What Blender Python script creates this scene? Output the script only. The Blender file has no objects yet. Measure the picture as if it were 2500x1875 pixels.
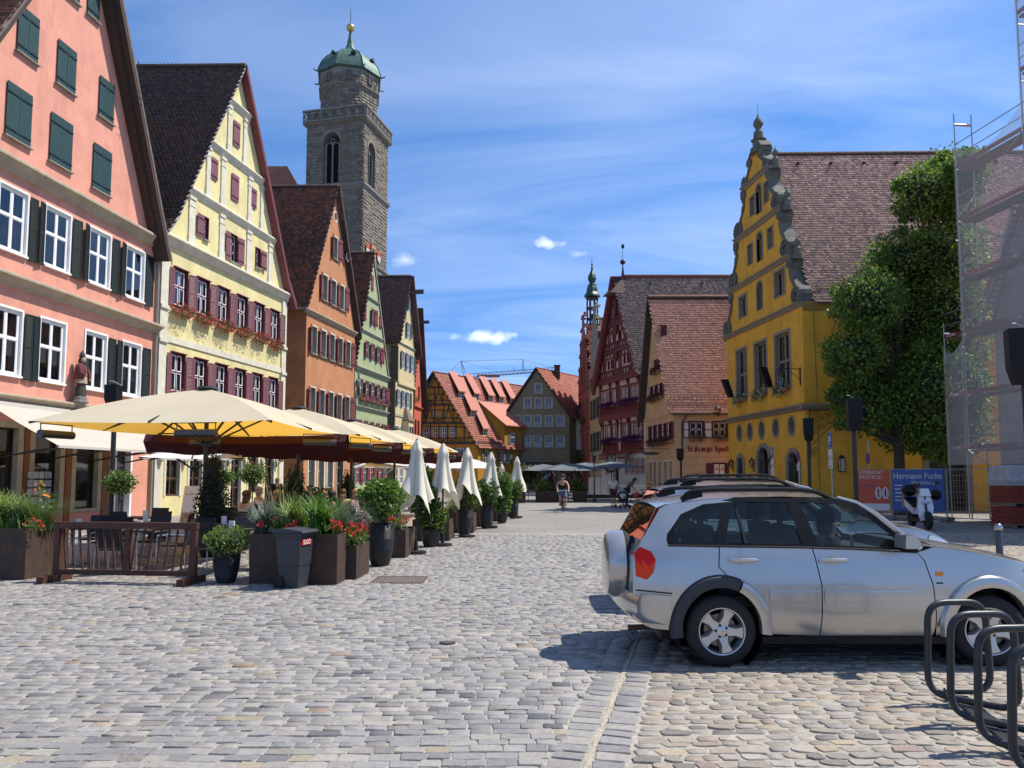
import bpy, math, random
import numpy as np
from mathutils import Vector, Matrix, geometry
random.seed(7);RNG=np.random.default_rng(7)
R=math.radians
S=bpy.context.scene
COL=S.collection
# ------------------------------------------------------------------ camera
EYE=1.75;FPX=1819.0;PITCH=R(4.33)
cd=bpy.data.cameras.new('camera');cam=bpy.data.objects.new('camera', cd);COL.objects.link(cam)
cam.location=(0, 0, EYE);cam.rotation_euler=(R(90)+PITCH, 0, 0)
cd.sensor_fit='HORIZONTAL';cd.sensor_width=36.0;cd.lens=36.0*FPX/2500.0
cd.shift_y=(1162-FPX*math.tan(PITCH)-937.5)/2500.0
cd.clip_start=0.1;cd.clip_end=3000
S.camera=cam
# ------------------------------------------------------------------ sky and sun
SUN_EL=R(58);SUN_DIR=Vector((0.95*math.cos(SUN_EL), 0.30*math.cos(SUN_EL), math.sin(SUN_EL))).normalized()
W=bpy.data.worlds.new('World');S.world=W;W.use_nodes=True
nt=W.node_tree;nt.nodes.clear()
def N(t, typ, **kw):
 n=t.nodes.new(typ)
 for k, v in kw.items():
  if k in n.inputs:n.inputs[k].default_value=v
  else:setattr(n, k, v)
 return n
out=N(nt, 'ShaderNodeOutputWorld');bg=N(nt, 'ShaderNodeBackground')
sky=N(nt, 'ShaderNodeTexSky', sky_type='NISHITA', sun_disc=False)
sky.sun_elevation=SUN_EL;sky.sun_rotation=math.atan2(SUN_DIR.x, SUN_DIR.y)
sky.altitude=450;sky.air_density=0.8;sky.dust_density=0.0;sky.ozone_density=2.0
hs=N(nt, 'ShaderNodeHueSaturation', Saturation=1.05, Value=1.0)
hs.inputs['Hue'].default_value=0.5
tc=N(nt, 'ShaderNodeTexCoord');sep=N(nt, 'ShaderNodeSeparateXYZ')
nt.links.new(tc.outputs['Generated'], sep.inputs[0])
smul=N(nt, 'ShaderNodeVectorMath', operation='MULTIPLY');nt.links.new(tc.outputs['Generated'], smul.inputs[0]);smul.inputs[1].default_value=(1, 1, .8)
sadd=N(nt, 'ShaderNodeVectorMath', operation='ADD');nt.links.new(smul.outputs[0], sadd.inputs[0]);sadd.inputs[1].default_value=(0, 0, .20)
snor=N(nt, 'ShaderNodeVectorMath', operation='NORMALIZE');nt.links.new(sadd.outputs[0], snor.inputs[0]);nt.links.new(snor.outputs[0], sky.inputs['Vector'])
tintn=N(nt, 'ShaderNodeMix', data_type='RGBA', blend_type='MULTIPLY');tintn.inputs[0].default_value=1.0;nt.links.new(sky.outputs[0], tintn.inputs[6]);tintn.inputs[7].default_value=(.77, .98, 1.16, 1)
nt.links.new(tintn.outputs[2], hs.inputs['Color'])
def mth(op, a, b=None, c=None, clamp=False):
 n=nt.nodes.new('ShaderNodeMath');n.operation=op;n.use_clamp=clamp
 for i, q in enumerate((a, b, c)):
  if q is None:continue
  if isinstance(q, (int, float)):n.inputs[i].default_value=q
  else:nt.links.new(q, n.inputs[i])
 return n.outputs[0]
zz=mth('MAXIMUM', sep.outputs['Z'], 0.02)
# high thin cirrus on a flat layer: project direction on a plane overhead
px_=mth('DIVIDE', sep.outputs['X'], mth('ADD', zz, 0.12));py_=mth('DIVIDE', sep.outputs['Y'], mth('ADD', zz, 0.12))
cmb=N(nt, 'ShaderNodeCombineXYZ');nt.links.new(px_, cmb.inputs[0]);nt.links.new(py_, cmb.inputs[1])
mp=N(nt, 'ShaderNodeMapping');mp.inputs['Rotation'].default_value=(0, 0, R(58));mp.inputs['Scale'].default_value=(0.5, 1.7, 1);mp.inputs['Location'].default_value=(3.1, 1.7, 0)
nt.links.new(cmb.outputs[0], mp.inputs[0])
n1=N(nt, 'ShaderNodeTexNoise', Scale=1.1, Detail=7.0, Roughness=0.56, Distortion=0.9);nt.links.new(mp.outputs[0], n1.inputs['Vector'])
n2=N(nt, 'ShaderNodeTexNoise', Scale=0.45, Detail=3.0);nt.links.new(cmb.outputs[0], n2.inputs['Vector'])
cir=mth('MULTIPLY', mth('MULTIPLY', mth('SUBTRACT', n1.outputs[0], 0.36, clamp=True), 2.6), mth('MULTIPLY', mth('SUBTRACT', n2.outputs[0], 0.30, clamp=True), 3.4), clamp=True)
cir=mth('MULTIPLY', cir, 0.30)
# a few small fair-weather cumulus puffs with a real direction in the sky
def puff(az, el, wa, we, seed, dens):
 az, el=R(az), R(el)
 c=Vector((math.sin(az)*math.cos(el), math.cos(az)*math.cos(el), math.sin(el)))
 rx=Vector((math.cos(az), -math.sin(az), 0));up=rx.cross(Vector((math.sin(az)*math.cos(el), math.cos(az)*math.cos(el), math.sin(el))))
 def dot(v):
  n=nt.nodes.new('ShaderNodeVectorMath');n.operation='DOT_PRODUCT';nt.links.new(tc.outputs['Generated'], n.inputs[0]);n.inputs[1].default_value=v;return n.outputs['Value']
 a=mth('DIVIDE', dot(rx), math.tan(R(wa)));b=mth('DIVIDE', mth('SUBTRACT', dot(up), 0), math.tan(R(we)))
 bneg=mth('MULTIPLY', mth('MINIMUM', b, 0), 1.2)
 b2=mth('ADD', mth('MAXIMUM', b, 0), mth('MULTIPLY', bneg, -1))
 rr=mth('SQRT', mth('ADD', mth('MULTIPLY', a, a), mth('MULTIPLY', b2, b2)))
 nz=N(nt, 'ShaderNodeTexNoise', Scale=42.0, Detail=6.0, Roughness=0.6)
 m2=N(nt, 'ShaderNodeMapping');m2.inputs['Location'].default_value=(seed, seed*2, 0);nt.links.new(tc.outputs['Generated'], m2.inputs[0]);nt.links.new(m2.outputs[0], nz.inputs['Vector'])
 d=mth('SUBTRACT', mth('MULTIPLY', nz.outputs[0], 2.1), mth('ADD', rr, 0.25))
 d=mth('MULTIPLY', mth('MULTIPLY', d, 1.1, clamp=True), dens)
 front=mth('GREATER_THAN', dot(c), 0.5)
 return mth('MULTIPLY', d, front)
puffs=[puff(-2.05, 10.6, 2.9, 0.8, 3.3, .9), puff(2.8, 17.6, 1.6, 0.6, 8.1, .7), puff(-8.3, 16.2, 2.1, 1.1, 5.7, .4), puff(5.3, 16.8, 1.2, .5, 15.7, .3)]
tot=cir
for q in puffs:tot=mth('MAXIMUM', tot, q)
mix=N(nt, 'ShaderNodeMix', data_type='RGBA');nt.links.new(tot, mix.inputs[0]);nt.links.new(hs.outputs[0], mix.inputs[6]);mix.inputs[7].default_value=(8.2, 8.5, 8.9, 1)
nt.links.new(mix.outputs[2], bg.inputs['Color']);bg.inputs['Strength'].default_value=0.15
nt.links.new(bg.outputs[0], out.inputs['Surface'])
sl=bpy.data.lights.new('sun', 'SUN');sl.energy=5.0;sl.angle=R(0.53);sl.color=(1.0, 0.93, 0.83)
so=bpy.data.objects.new('sun', sl);COL.objects.link(so);so.rotation_euler=SUN_DIR.to_track_quat('Z', 'Y').to_euler();so.location=(40, 40, 80)
S.view_settings.view_transform='Standard';S.view_settings.look='None';S.view_settings.exposure=0.42;S.view_settings.gamma=1.0;S.view_settings.use_curve_mapping=False
S.render.engine='CYCLES';S.cycles.max_bounces=8;S.cycles.transparent_max_bounces=12;S.cycles.use_denoising=True
S.cycles.sample_clamp_indirect=6.0;S.cycles.caustics_reflective=False;S.cycles.caustics_refractive=False
# ------------------------------------------------------------------ picture <-> place
CPX, CPY=1250.0, 1162-FPX*math.tan(PITCH)
def ray(x, y):
 a, b=(x-CPX)/FPX, -(y-CPY)/FPX
 return Vector((a, math.cos(PITCH)-b*math.sin(PITCH), math.sin(PITCH)+b*math.cos(PITCH)))
def ground(x, y, z=0.0):
 r=ray(x, y);t=(z-EYE)/r.z;return Vector((r.x*t, r.y*t, z))
def at(x, y, D):
 r=ray(x, y);t=D/r.y;return Vector((r.x*t, D, EYE+r.z*t))
# ------------------------------------------------------------------ mesh builder
class MB:
 def __init__(s):s.v=[];s.f=[];s.m=[]
 def add(s, vs, fs, mi=0):
  b=len(s.v);s.v+=[tuple(q)for q in vs];s.f+=[tuple(i+b for i in q)for q in fs];s.m+=[mi]*len(fs);return s
 def quad(s, a, b, c, d, mi=0):return s.add([a, b, c, d], [(0, 1, 2, 3)], mi)
 def poly(s, ps, mi=0):return s.add(ps, [tuple(range(len(ps)))], mi)
 def box(s, x0, x1, y0, y1, z0, z1, mi=0):
  return s.add([(x0, y0, z0), (x1, y0, z0), (x1, y1, z0), (x0, y1, z0), (x0, y0, z1), (x1, y0, z1), (x1, y1, z1), (x0, y1, z1)], [(3, 2, 1, 0), (4, 5, 6, 7), (0, 1, 5, 4), (1, 2, 6, 5), (2, 3, 7, 6), (3, 0, 4, 7)], mi)
 def bar(s, p, q, w, h, up=(0, 0, 1), mi=0):
  p, q=Vector(p), Vector(q);d=(q-p).normalized();up=Vector(up)
  if abs(d.dot(up.normalized()))>0.98:up=Vector((1, 0, 0))if abs(d.x)<.9 else Vector((0, 1, 0))
  a=d.cross(up).normalized()*(w/2);b=a.cross(d).normalized()*(h/2)
  vs=[p-a-b, p+a-b, p+a+b, p-a+b, q-a-b, q+a-b, q+a+b, q-a+b]
  return s.add(vs, [(3, 2, 1, 0), (4, 5, 6, 7), (0, 1, 5, 4), (1, 2, 6, 5), (2, 3, 7, 6), (3, 0, 4, 7)], mi)
 def tube(s, pts, r, n=8, mi=0, closed=False):
  pts=[Vector(q)for q in pts];k=len(pts);rs=r if isinstance(r, (list, tuple))else[r]*k
  tang=[]
  for i in range(k):
   if closed:t=pts[(i+1)%k]-pts[i-1]
   else:t=pts[min(i+1, k-1)]-pts[max(i-1, 0)]
   tang.append(t.normalized()if t.length>1e-9 else Vector((0, 0, 1)))
  ref=Vector((0, 0, 1))if abs(tang[0].z)<.9 else Vector((1, 0, 0))
  a=tang[0].cross(ref).normalized();vs=[]
  for i in range(k):
   a=a-tang[i]*a.dot(tang[i])
   a=a.normalized()if a.length>1e-6 else tang[i].orthogonal().normalized()
   b=tang[i].cross(a)
   for j in range(n):
    t=2*math.pi*j/n;vs.append(pts[i]+(a*math.cos(t)+b*math.sin(t))*rs[i])
  fs=[]
  for i in range(k if closed else k-1):
   i2=(i+1)%k
   for j in range(n):fs.append((i*n+j, i*n+(j+1)%n, i2*n+(j+1)%n, i2*n+j))
  if not closed:fs+=[tuple(range(n-1, -1, -1)), tuple((k-1)*n+j for j in range(n))]
  return s.add(vs, fs, mi)
 def lathe(s, prof, n=16, c=(0, 0, 0), mi=0, ax='z', caps=True, ph=0.0, sq=(1, 1)):
  vs=[]
  for r, z in prof:
   for j in range(n):
    t=2*math.pi*j/n+ph;q=(r*math.cos(t)*sq[0], r*math.sin(t)*sq[1], z)
    if ax=='y':q=(q[0], q[2], q[1])
    elif ax=='x':q=(q[2], q[0], q[1])
    vs.append((q[0]+c[0], q[1]+c[1], q[2]+c[2]))
  fs=[]
  for i in range(len(prof)-1):
   for j in range(n):fs.append((i*n+j, i*n+(j+1)%n, (i+1)*n+(j+1)%n, (i+1)*n+j))
  if caps:fs+=[tuple(range(n-1, -1, -1)), tuple((len(prof)-1)*n+j for j in range(n))]
  if ax=='y':fs=[q[::-1]for q in fs]
  return s.add(vs, fs, mi)
 def ext(s, pts, vec, mi=0):
  pts=[Vector(q)for q in pts];vec=Vector(vec);n=len(pts)
  fs=[tuple(range(n-1, -1, -1)), tuple(range(n, 2*n))]+[(i, (i+1)%n, n+(i+1)%n, n+i)for i in range(n)]
  return s.add(pts+[q+vec for q in pts], fs, mi)
 def blob(s, c, r, n=10, m=7, mi=0, jit=0.0, rnd=None):
  vs=[];rx, ry, rz=(r, r, r)if isinstance(r, (int, float))else r
  for i in range(m+1):
   th=math.pi*i/m
   for j in range(n):
    ph=2*math.pi*j/n;k=1+(random.uniform(-jit, jit)if jit else 0)
    vs.append((c[0]+rx*k*math.sin(th)*math.cos(ph), c[1]+ry*k*math.sin(th)*math.sin(ph), c[2]-rz*k*math.cos(th)))
  fs=[(i*n+j, i*n+(j+1)%n, (i+1)*n+(j+1)%n, (i+1)*n+j)for i in range(m)for j in range(n)]
  return s.add(vs, fs, mi)
 def mesh(s, name, mats, smooth=False):
  me=bpy.data.meshes.new(name);me.from_pydata(s.v, [], s.f)
  mats=mats if isinstance(mats, (list, tuple))else[mats]
  for q in mats:me.materials.append(q)
  if len(mats)>1:me.polygons.foreach_set('material_index', s.m)
  if smooth:
   me.polygons.foreach_set('use_smooth', [True]*len(me.polygons))
   me.set_sharp_from_angle(angle=R(smooth if not isinstance(smooth, bool)else 40))
  me.update();return me
 def build(s, name, mats, parent=None, smooth=False, loc=(0, 0, 0), rz=0.0, kind=None):
  return link(name, s.mesh(name, mats, smooth), parent, loc, rz, kind)
def link(name, me, parent=None, loc=(0, 0, 0), rz=0.0, kind=None):
 o=bpy.data.objects.new(name, me);COL.objects.link(o);o.location=loc;o.rotation_euler=(0, 0, rz);o.parent=parent
 if kind:o['kind']=kind
 return o
def thing(name, label, cat, loc=(0, 0, 0), rz=0.0, group=None):
 o=bpy.data.objects.new(name, None);o.empty_display_size=.2;COL.objects.link(o);o.location=loc;o.rotation_euler=(0, 0, rz)
 o['label']=label;o['category']=cat
 if group:o['group']=group
 return o
def tag(o, label, cat, group=None):
 o['label']=label;o['category']=cat
 if group:o['group']=group
 return o
def copy_tree(o, parent=None, loc=None, rz=None, label=None, group=None):
 c=o.copy();COL.objects.link(c);c.parent=parent
 if loc is not None:c.location=loc
 if rz is not None:c.rotation_euler=(0, 0, rz)
 if label:c['label']=label
 if group:c['group']=group
 for ch in o.children:copy_tree(ch, c)
 return c
def np_mesh(name, V, F, mat, tint=None, smooth=False, nper=None):
 """V (n,3), F (m,k) array of equal sized faces; tint (m,3) per face colour"""
 me=bpy.data.meshes.new(name);V=np.asarray(V, np.float32);F=np.asarray(F, np.int32);m, k=F.shape
 me.vertices.add(len(V));me.vertices.foreach_set('co', V.ravel())
 me.loops.add(m*k);me.loops.foreach_set('vertex_index', F.ravel())
 me.polygons.add(m);me.polygons.foreach_set('loop_start', np.arange(0, m*k, k, dtype=np.int32))
 me.update(calc_edges=True)
 if tint is not None:
  a=me.attributes.new('tint', 'FLOAT_COLOR', 'FACE');c=np.ones((m, 4), np.float32);c[:, :3]=tint;a.data.foreach_set('color', c.ravel())
 for q in(mat if isinstance(mat, (list, tuple))else[mat]):me.materials.append(q)
 if smooth:me.polygons.foreach_set('use_smooth', np.ones(m, bool))
 me.validate();return me
# ------------------------------------------------------------------ materials
MATS={}
def mat(name, col, rough=0.7, var=0.0, vscale=3.0, bump=0.0, bscale=40.0, metal=0.0, spec=0.4, col2=None, stain=0.0, tint=False, objcol=False, trans=0.0, coat=0.0, streak=False, randv=0.0, sheen=0.0):
 if name in MATS:return MATS[name]
 m=bpy.data.materials.new(name);m.use_nodes=True;t=m.node_tree;b=t.nodes['Principled BSDF'];MATS[name]=m
 b.inputs['Roughness'].default_value=rough;b.inputs['Metallic'].default_value=metal;b.inputs['Specular IOR Level'].default_value=spec
 if coat:b.inputs['Coat Weight'].default_value=coat;b.inputs['Coat Roughness'].default_value=0.03
 c4=(*col, 1);cur=None
 tcx=t.nodes.new('ShaderNodeTexCoord').outputs['Object']
 geo=t.nodes.new('ShaderNodeNewGeometry')
 pos=geo.outputs['Position']
 if tint:
  a=N(t, 'ShaderNodeAttribute', attribute_name='tint');cur=a.outputs['Color']
 elif objcol:
  a=t.nodes.new('ShaderNodeObjectInfo');cur=a.outputs['Color']
 def mixn(fac, A, B, blend='MIX'):
  n=N(t, 'ShaderNodeMix', data_type='RGBA', blend_type=blend)
  for i, q in((0, fac), (6, A), (7, B)):
   if isinstance(q, (int, float)):n.inputs[i].default_value=q
   elif isinstance(q, tuple):n.inputs[i].default_value=q
   else:t.links.new(q, n.inputs[i])
  return n.outputs[2]
 def mr(src, a, b_, c, d):
  n=t.nodes.new('ShaderNodeMapRange');t.links.new(src, n.inputs[0])
  for i, q in zip((1, 2, 3, 4), (a, b_, c, d)):n.inputs[i].default_value=q
  return n.outputs[0]
 if var or col2:
  n=N(t, 'ShaderNodeTexNoise', Scale=vscale, Detail=6.0, Roughness=0.65);t.links.new(pos, n.inputs['Vector'])
  c2=(*(col2 or tuple(max(0, x*(1-var))for x in col)), 1);c1=c4 if col2 else(*tuple(min(1, x*(1+var*.6))for x in col), 1)
  fac=mr(n.outputs[0], .33, .67, 0, 1)
  if cur is not None:
   g=1-var;cur=mixn(fac, cur, mixn(1.0, cur, (g, g, g, 1), 'MULTIPLY'))
  else:cur=mixn(fac, c1, c2)
 if stain:
  n=N(t, 'ShaderNodeTexNoise', Scale=1.0, Detail=8.0, Roughness=0.7)
  mpp=t.nodes.new('ShaderNodeMapping');mpp.inputs['Scale'].default_value=(1.6, 1.6, .28)if streak else(.7, .7, .7);t.links.new(pos, mpp.inputs[0]);t.links.new(mpp.outputs[0], n.inputs['Vector'])
  cur=mixn(mr(n.outputs[0], .48, .8, 0, stain), cur if cur is not None else c4, tuple(x*.45 for x in col)+(1, ))
 if randv:
  oi=t.nodes.new('ShaderNodeObjectInfo');v=mr(oi.outputs['Random'], 0, 1, 1-randv, 1+randv)
  hsv=t.nodes.new('ShaderNodeHueSaturation');t.links.new(v, hsv.inputs['Value'])
  if cur is not None:t.links.new(cur, hsv.inputs['Color'])
  else:hsv.inputs['Color'].default_value=c4
  cur=hsv.outputs[0]
 if cur is not None:t.links.new(cur, b.inputs['Base Color'])
 else:b.inputs['Base Color'].default_value=c4
 if bump:
  n=N(t, 'ShaderNodeTexNoise', Scale=bscale, Detail=5.0, Roughness=0.6);t.links.new(pos, n.inputs['Vector'])
  bp=t.nodes.new('ShaderNodeBump');bp.inputs['Strength'].default_value=bump;bp.inputs['Distance'].default_value=.02;t.links.new(n.outputs[0], bp.inputs['Height']);t.links.new(bp.outputs[0], b.inputs['Normal'])
 if trans:
  tr=t.nodes.new('ShaderNodeBsdfTranslucent');ms=t.nodes.new('ShaderNodeMixShader');ms.inputs[0].default_value=trans
  if cur is not None:t.links.new(cur, tr.inputs[0])
  else:tr.inputs[0].default_value=c4
  t.links.new(b.outputs[0], ms.inputs[1]);t.links.new(tr.outputs[0], ms.inputs[2]);t.links.new(ms.outputs[0], t.nodes['Material Output'].inputs[0])
 return m
def glass(name, tintc=(.85, .9, .9), refl=1.0, rough=0.0):
 if name in MATS:return MATS[name]
 m=bpy.data.materials.new(name);m.use_nodes=True;t=m.node_tree;t.nodes.clear();MATS[name]=m
 o=t.nodes.new('ShaderNodeOutputMaterial');tr=t.nodes.new('ShaderNodeBsdfTransparent');tr.inputs[0].default_value=(*tintc, 1)
 g=t.nodes.new('ShaderNodeBsdfGlossy');g.inputs['Roughness'].default_value=rough;fr=t.nodes.new('ShaderNodeFresnel');fr.inputs[0].default_value=1.5
 k=t.nodes.new('ShaderNodeMath');k.operation='MULTIPLY';k.inputs[1].default_value=refl;k.use_clamp=True
 ms=t.nodes.new('ShaderNodeMixShader');t.links.new(fr.outputs[0], k.inputs[0]);t.links.new(k.outputs[0], ms.inputs[0]);t.links.new(tr.outputs[0], ms.inputs[1]);t.links.new(g.outputs[0], ms.inputs[2]);t.links.new(ms.outputs[0], o.inputs[0])
 return m
GLASS=glass('window_glass', (.80, .86, .86), 2.2);CARGLASS=glass('car_glass', (.50, .62, .61), 1.1);CLEAR=glass('lamp_glass', (.9, .92, .9), 1.0)
DARKIN=mat('dark_interior', (.025, .026, .028), .8)
WHITE=mat('white_paint', (.80, .80, .78), .45, var=.05)
IRON=mat('black_iron', (.018, .018, .020), .45, spec=.5)
STEEL=mat('galvanised_steel', (.42, .43, .44), .42, metal=.85, var=.1)
BLACKPL=mat('black_plastic', (.007, .007, .008), .45, spec=.22)
CURT=mat('white_curtain', (.72, .73, .72), .9, trans=.35)
def tube_curve(pts, n=12):
 """Catmull-Rom through pts"""
 P=[Vector(q)for q in pts];P=[P[0]*2-P[1]]+P+[P[-1]*2-P[-2]];o=[]
 for i in range(1, len(P)-2):
  for k in range(n):
   t=k/n;a, b, c, d=P[i-1], P[i], P[i+1], P[i+2]
   o.append(.5*((2*b)+(c-a)*t+(2*a-5*b+4*c-d)*t*t+(3*b-a-3*c+d)*t**3))
 o.append(P[-2]);return o
def text_obj(name, body, m, parent, size, loc, rot, ext=.004, align='LEFT', squeeze=1.0, shear=0):
 c=bpy.data.curves.new(name, 'FONT');c.body=body;c.size=size;c.extrude=ext;c.align_x=align;c.materials.append(m);c.shear=shear
 o=bpy.data.objects.new(name, c);COL.objects.link(o);o.location=loc;o.rotation_euler=rot;o.parent=parent;o.scale=(squeeze, 1, 1)
 bpy.context.view_layer.update();me=bpy.data.meshes.new_from_object(o.evaluated_get(bpy.context.evaluated_depsgraph_get()));bpy.data.objects.remove(o)
 o=link(name, me, parent, loc);o.rotation_euler=rot;o.scale=(squeeze, 1, 1);return o
# ================================================================== ground
GL0=ground(1430, 1875);GL1=ground(1528, 1630);GLK=(GL1.x-GL0.x)/(GL1.y-GL0.y)
def gutter_x(y):return GL0.x+GLK*(min(y, 14)-GL0.y)+.12*max(0, y-14)
def far_mat():
 m=bpy.data.materials.new('far_cobbles');m.use_nodes=True;t=m.node_tree;b=t.nodes['Principled BSDF'];b.inputs['Roughness'].default_value=.72
 g=t.nodes.new('ShaderNodeNewGeometry');mp=t.nodes.new('ShaderNodeMapping');t.links.new(g.outputs['Position'], mp.inputs[0])
 br=N(t, 'ShaderNodeTexBrick', Scale=1.0);br.inputs['Brick Width'].default_value=.2;br.inputs['Row Height'].default_value=.13;br.inputs['Mortar Size'].default_value=.007
 br.inputs['Color1'].default_value=(.335, .315, .28, 1);br.inputs['Color2'].default_value=(.25, .235, .21, 1);br.inputs['Mortar'].default_value=(.23, .22, .20, 1);br.inputs['Bias'].default_value=-.3
 t.links.new(mp.outputs[0], br.inputs['Vector'])
 n=N(t, 'ShaderNodeTexNoise', Scale=.35, Detail=6.0);t.links.new(g.outputs['Position'], n.inputs['Vector'])
 n2=N(t, 'ShaderNodeTexNoise', Scale=7.0, Detail=3.0);t.links.new(g.outputs['Position'], n2.inputs['Vector'])
 mx=N(t, 'ShaderNodeMix', data_type='RGBA', blend_type='MULTIPLY');mx.inputs[0].default_value=.55;t.links.new(br.outputs[0], mx.inputs[6]);t.links.new(n.outputs[0], mx.inputs[7])
 mx2=N(t, 'ShaderNodeMix', data_type='RGBA', blend_type='OVERLAY');mx2.inputs[0].default_value=.5;t.links.new(mx.outputs[2], mx2.inputs[6]);t.links.new(n2.outputs[0], mx2.inputs[7])
 t.links.new(mx2.outputs[2], b.inputs['Base Color'])
 bp=t.nodes.new('ShaderNodeBump');bp.inputs['Strength'].default_value=.6;bp.inputs['Distance'].default_value=.02;t.links.new(br.outputs['Fac'], bp.inputs['Height']);bp.invert=True;t.links.new(bp.outputs[0], b.inputs['Normal'])
 return m
MB().quad((-1500, -300, -.022), (1500, -300, -.022), (1500, 2500, -.022), (-1500, 2500, -.022)).build('ground', far_mat(), kind='structure')
BED=mat('sandy_joint', (.36, .335, .285), .95, var=.35, vscale=25, bump=.5, bscale=120)
pave=MB().quad((-17, 2.5, -.0075), (17, 2.5, -.0075), (17, 23.0, -.0075), (-17, 23.0, -.0075)).build('pavement', BED, kind='structure')
COBM=mat('cobble_stone', (.34, .34, .34), .62, tint=True, stain=.4, var=.28, vscale=22, bump=.35, bscale=75)
COB1=mat('cobble_stone_single', (.34, .34, .34), .62, objcol=True, stain=.4, var=.28, vscale=22, bump=.35, bscale=75)
GREY=np.array([(.37, .37, .37), (.33, .335, .345), (.40, .395, .375), (.30, .305, .315), (.36, .355, .34), (.43, .42, .39), (.275, .28, .29), (.185, .195, .21), (.14, .15, .165), (.40, .36, .28), (.30, .29, .27), (.36, .27, .20), (.34, .345, .36)])
GREYW=np.array([18, 17, 12, 14, 12, 7, 9, 4.0, 2.2, 1.8, 6, .5, 12]);GREYW/=GREYW.sum()
TAN=np.array([(.40, .365, .31), (.36, .33, .29), (.46, .43, .39), (.39, .34, .29), (.34, .325, .30), (.42, .34, .27), (.38, .365, .34), (.24, .225, .21), (.45, .385, .29), (.35, .28, .25)])
TANW=np.array([15, 15, 14, 12, 10, 6, 10, 8, 4, 4.0]);TANW/=TANW.sum()
HOLES=[(-2.35, -1.46, 12.35, 13.2), (1.28, 1.62, 8.08, 8.55), (-.78, -.58, 7.88, 8.12)]
def stones():
 out=[];y=3.7;rng=np.random.default_rng(3)
 while y<22.6:
  tanrow=[]
  h=rng.uniform(.094, .122)
  x=-.74*y-1.3-rng.uniform(0, .2);xe=.74*y+1.2
  gx=gutter_x(y)
  while x<gx-.26:
   w=rng.uniform(.135, .225);w=min(w, max(.1, gx-.26-x))
   out.append((x+w/2, y+.035*math.sin(x*.9+y*.35)+.02*math.sin(x*2.1+1), w, h, rng.uniform(-.03, .03), 0));x+=w
  x=gx+.26
  while x<xe:
   w=rng.uniform(.105, .22);out.append((x+w/2, y+.05*math.sin(x*1.3+y)+rng.uniform(-.012, .012), w, h*rng.uniform(.85, 1.02), rng.uniform(-.1, .1), 1));x+=w
  y+=h
 y=3.7
 while y<22.6:
  for s in(-1, 1):
   h=.135*rng.uniform(.85, 1.1)
   out.append((gutter_x(y)+s*.132, y+(0.05 if s>0 else 0)+.132*s*-GLK, .21, h*.97, -GLK*.95, 2))
  y+=.136
 return np.array([q for q in out if not any(a<q[0]<b and c<q[1]<d for a, b, c, d in HOLES)])
ST=stones()
STC=np.zeros((len(ST), 3))
for zn, P, Wt in((0, GREY, GREYW), (1, TAN, TANW), (2, GREY[:7], GREYW[:7]/GREYW[:7].sum())):
 k=ST[:, 5]==zn;STC[k]=P[RNG.choice(len(P), k.sum(), p=Wt)]*RNG.uniform(.9, 1.1, (k.sum(), 1))*np.array([.84, .80, .75])
SQ8=np.array([(-.5, -.42), (-.44, -.5), (.44, -.5), (.5, -.42), (.5, .42), (.44, .5), (-.44, .5), (-.5, .42)]);ROUND=np.array([(-.49, -.28), (-.34, -.47), (.34, -.47), (.49, -.28), (.49, .28), (.34, .47), (-.34, .47), (-.49, .28)])
def unit_stone(nc, n, jit, rng):
 """n stones' vertices (n, 3*nc, 3) in unit coordinates: three rings, footing, shoulder, top"""
 if nc==8:base=SQ8
 else:base=np.array([(-.5, -.5), (.5, -.5), (.5, .5), (-.5, .5)])
 b=base[None]+rng.normal(0, jit, (n, nc, 2));return b
def stone_mesh(ix, nc, name, rng):
 s=ST[ix];n=len(s);b=unit_stone(nc, n, .035, rng);gap=.009
 zt=rng.uniform(-.004, .006, n);tx, ty=rng.normal(0, .018, n), rng.normal(0, .022, n)
 if nc==8:b=np.where((s[:, 5]==1)[:, None, None], ROUND[None]+(b-SQ8[None])*1.8, b)
 rings=[]
 for inset, dz in((gap*.5, -.035), (gap*.5+.001, -.006), (gap*.5+.008, 0.0)):
  sx=(s[:, 2]-2*inset)[:, None];sy=(s[:, 3]-2*inset)[:, None]
  lx, ly=b[:, :, 0]*sx, b[:, :, 1]*sy
  c, sn=np.cos(s[:, 4])[:, None], np.sin(s[:, 4])[:, None]
  X=s[:, 0:1]+lx*c-ly*sn;Y=s[:, 1:2]+lx*sn+ly*c
  Z=(zt[:, None]+tx[:, None]*lx+ty[:, None]*ly)+dz
  rings.append(np.stack([X, Y, Z], -1))
 V=np.concatenate(rings, 1);q=[]
 for r in range(2):
  for j in range(nc):q.append((r*nc+j, r*nc+(j+1)%nc, (r+1)*nc+(j+1)%nc, (r+1)*nc+j))
 o=2*nc
 q+=[(o, o+1, o+2, o+3)]if nc==4 else[(o, o+1, o+2, o+3), (o, o+3, o+4, o+7), (o+7, o+4, o+5, o+6)]
 q=np.array(q);F=(q[None]+(np.arange(n)*3*nc)[:, None, None]).reshape(-1, 4)
 return V.reshape(-1, 3), F, np.repeat(STC[ix], len(q), 0)
inview=np.abs(ST[:, 0])<ST[:, 1]*.70+.1
score=np.where(inview&(ST[:, 1]>4.35), ST[:, 2]*ST[:, 3]/ST[:, 1]**3, 0)
big=np.argsort(-score)[:300];rest=np.setdiff1d(np.arange(len(ST)), big)
near=rest[ST[rest, 1]<10.5];farr=rest[ST[rest, 1]>=10.5]
r5=np.random.default_rng(5)
for ix, nc in((near, 8), (farr, 4)):
 V, F, T=stone_mesh(ix, nc, 'x', r5)
 o=link('cobble_courses', np_mesh('cobble_courses', V, F, COBM, T), pave, kind='stuff')
VAR=[]
keep=ST.copy(), STC.copy()
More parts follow.
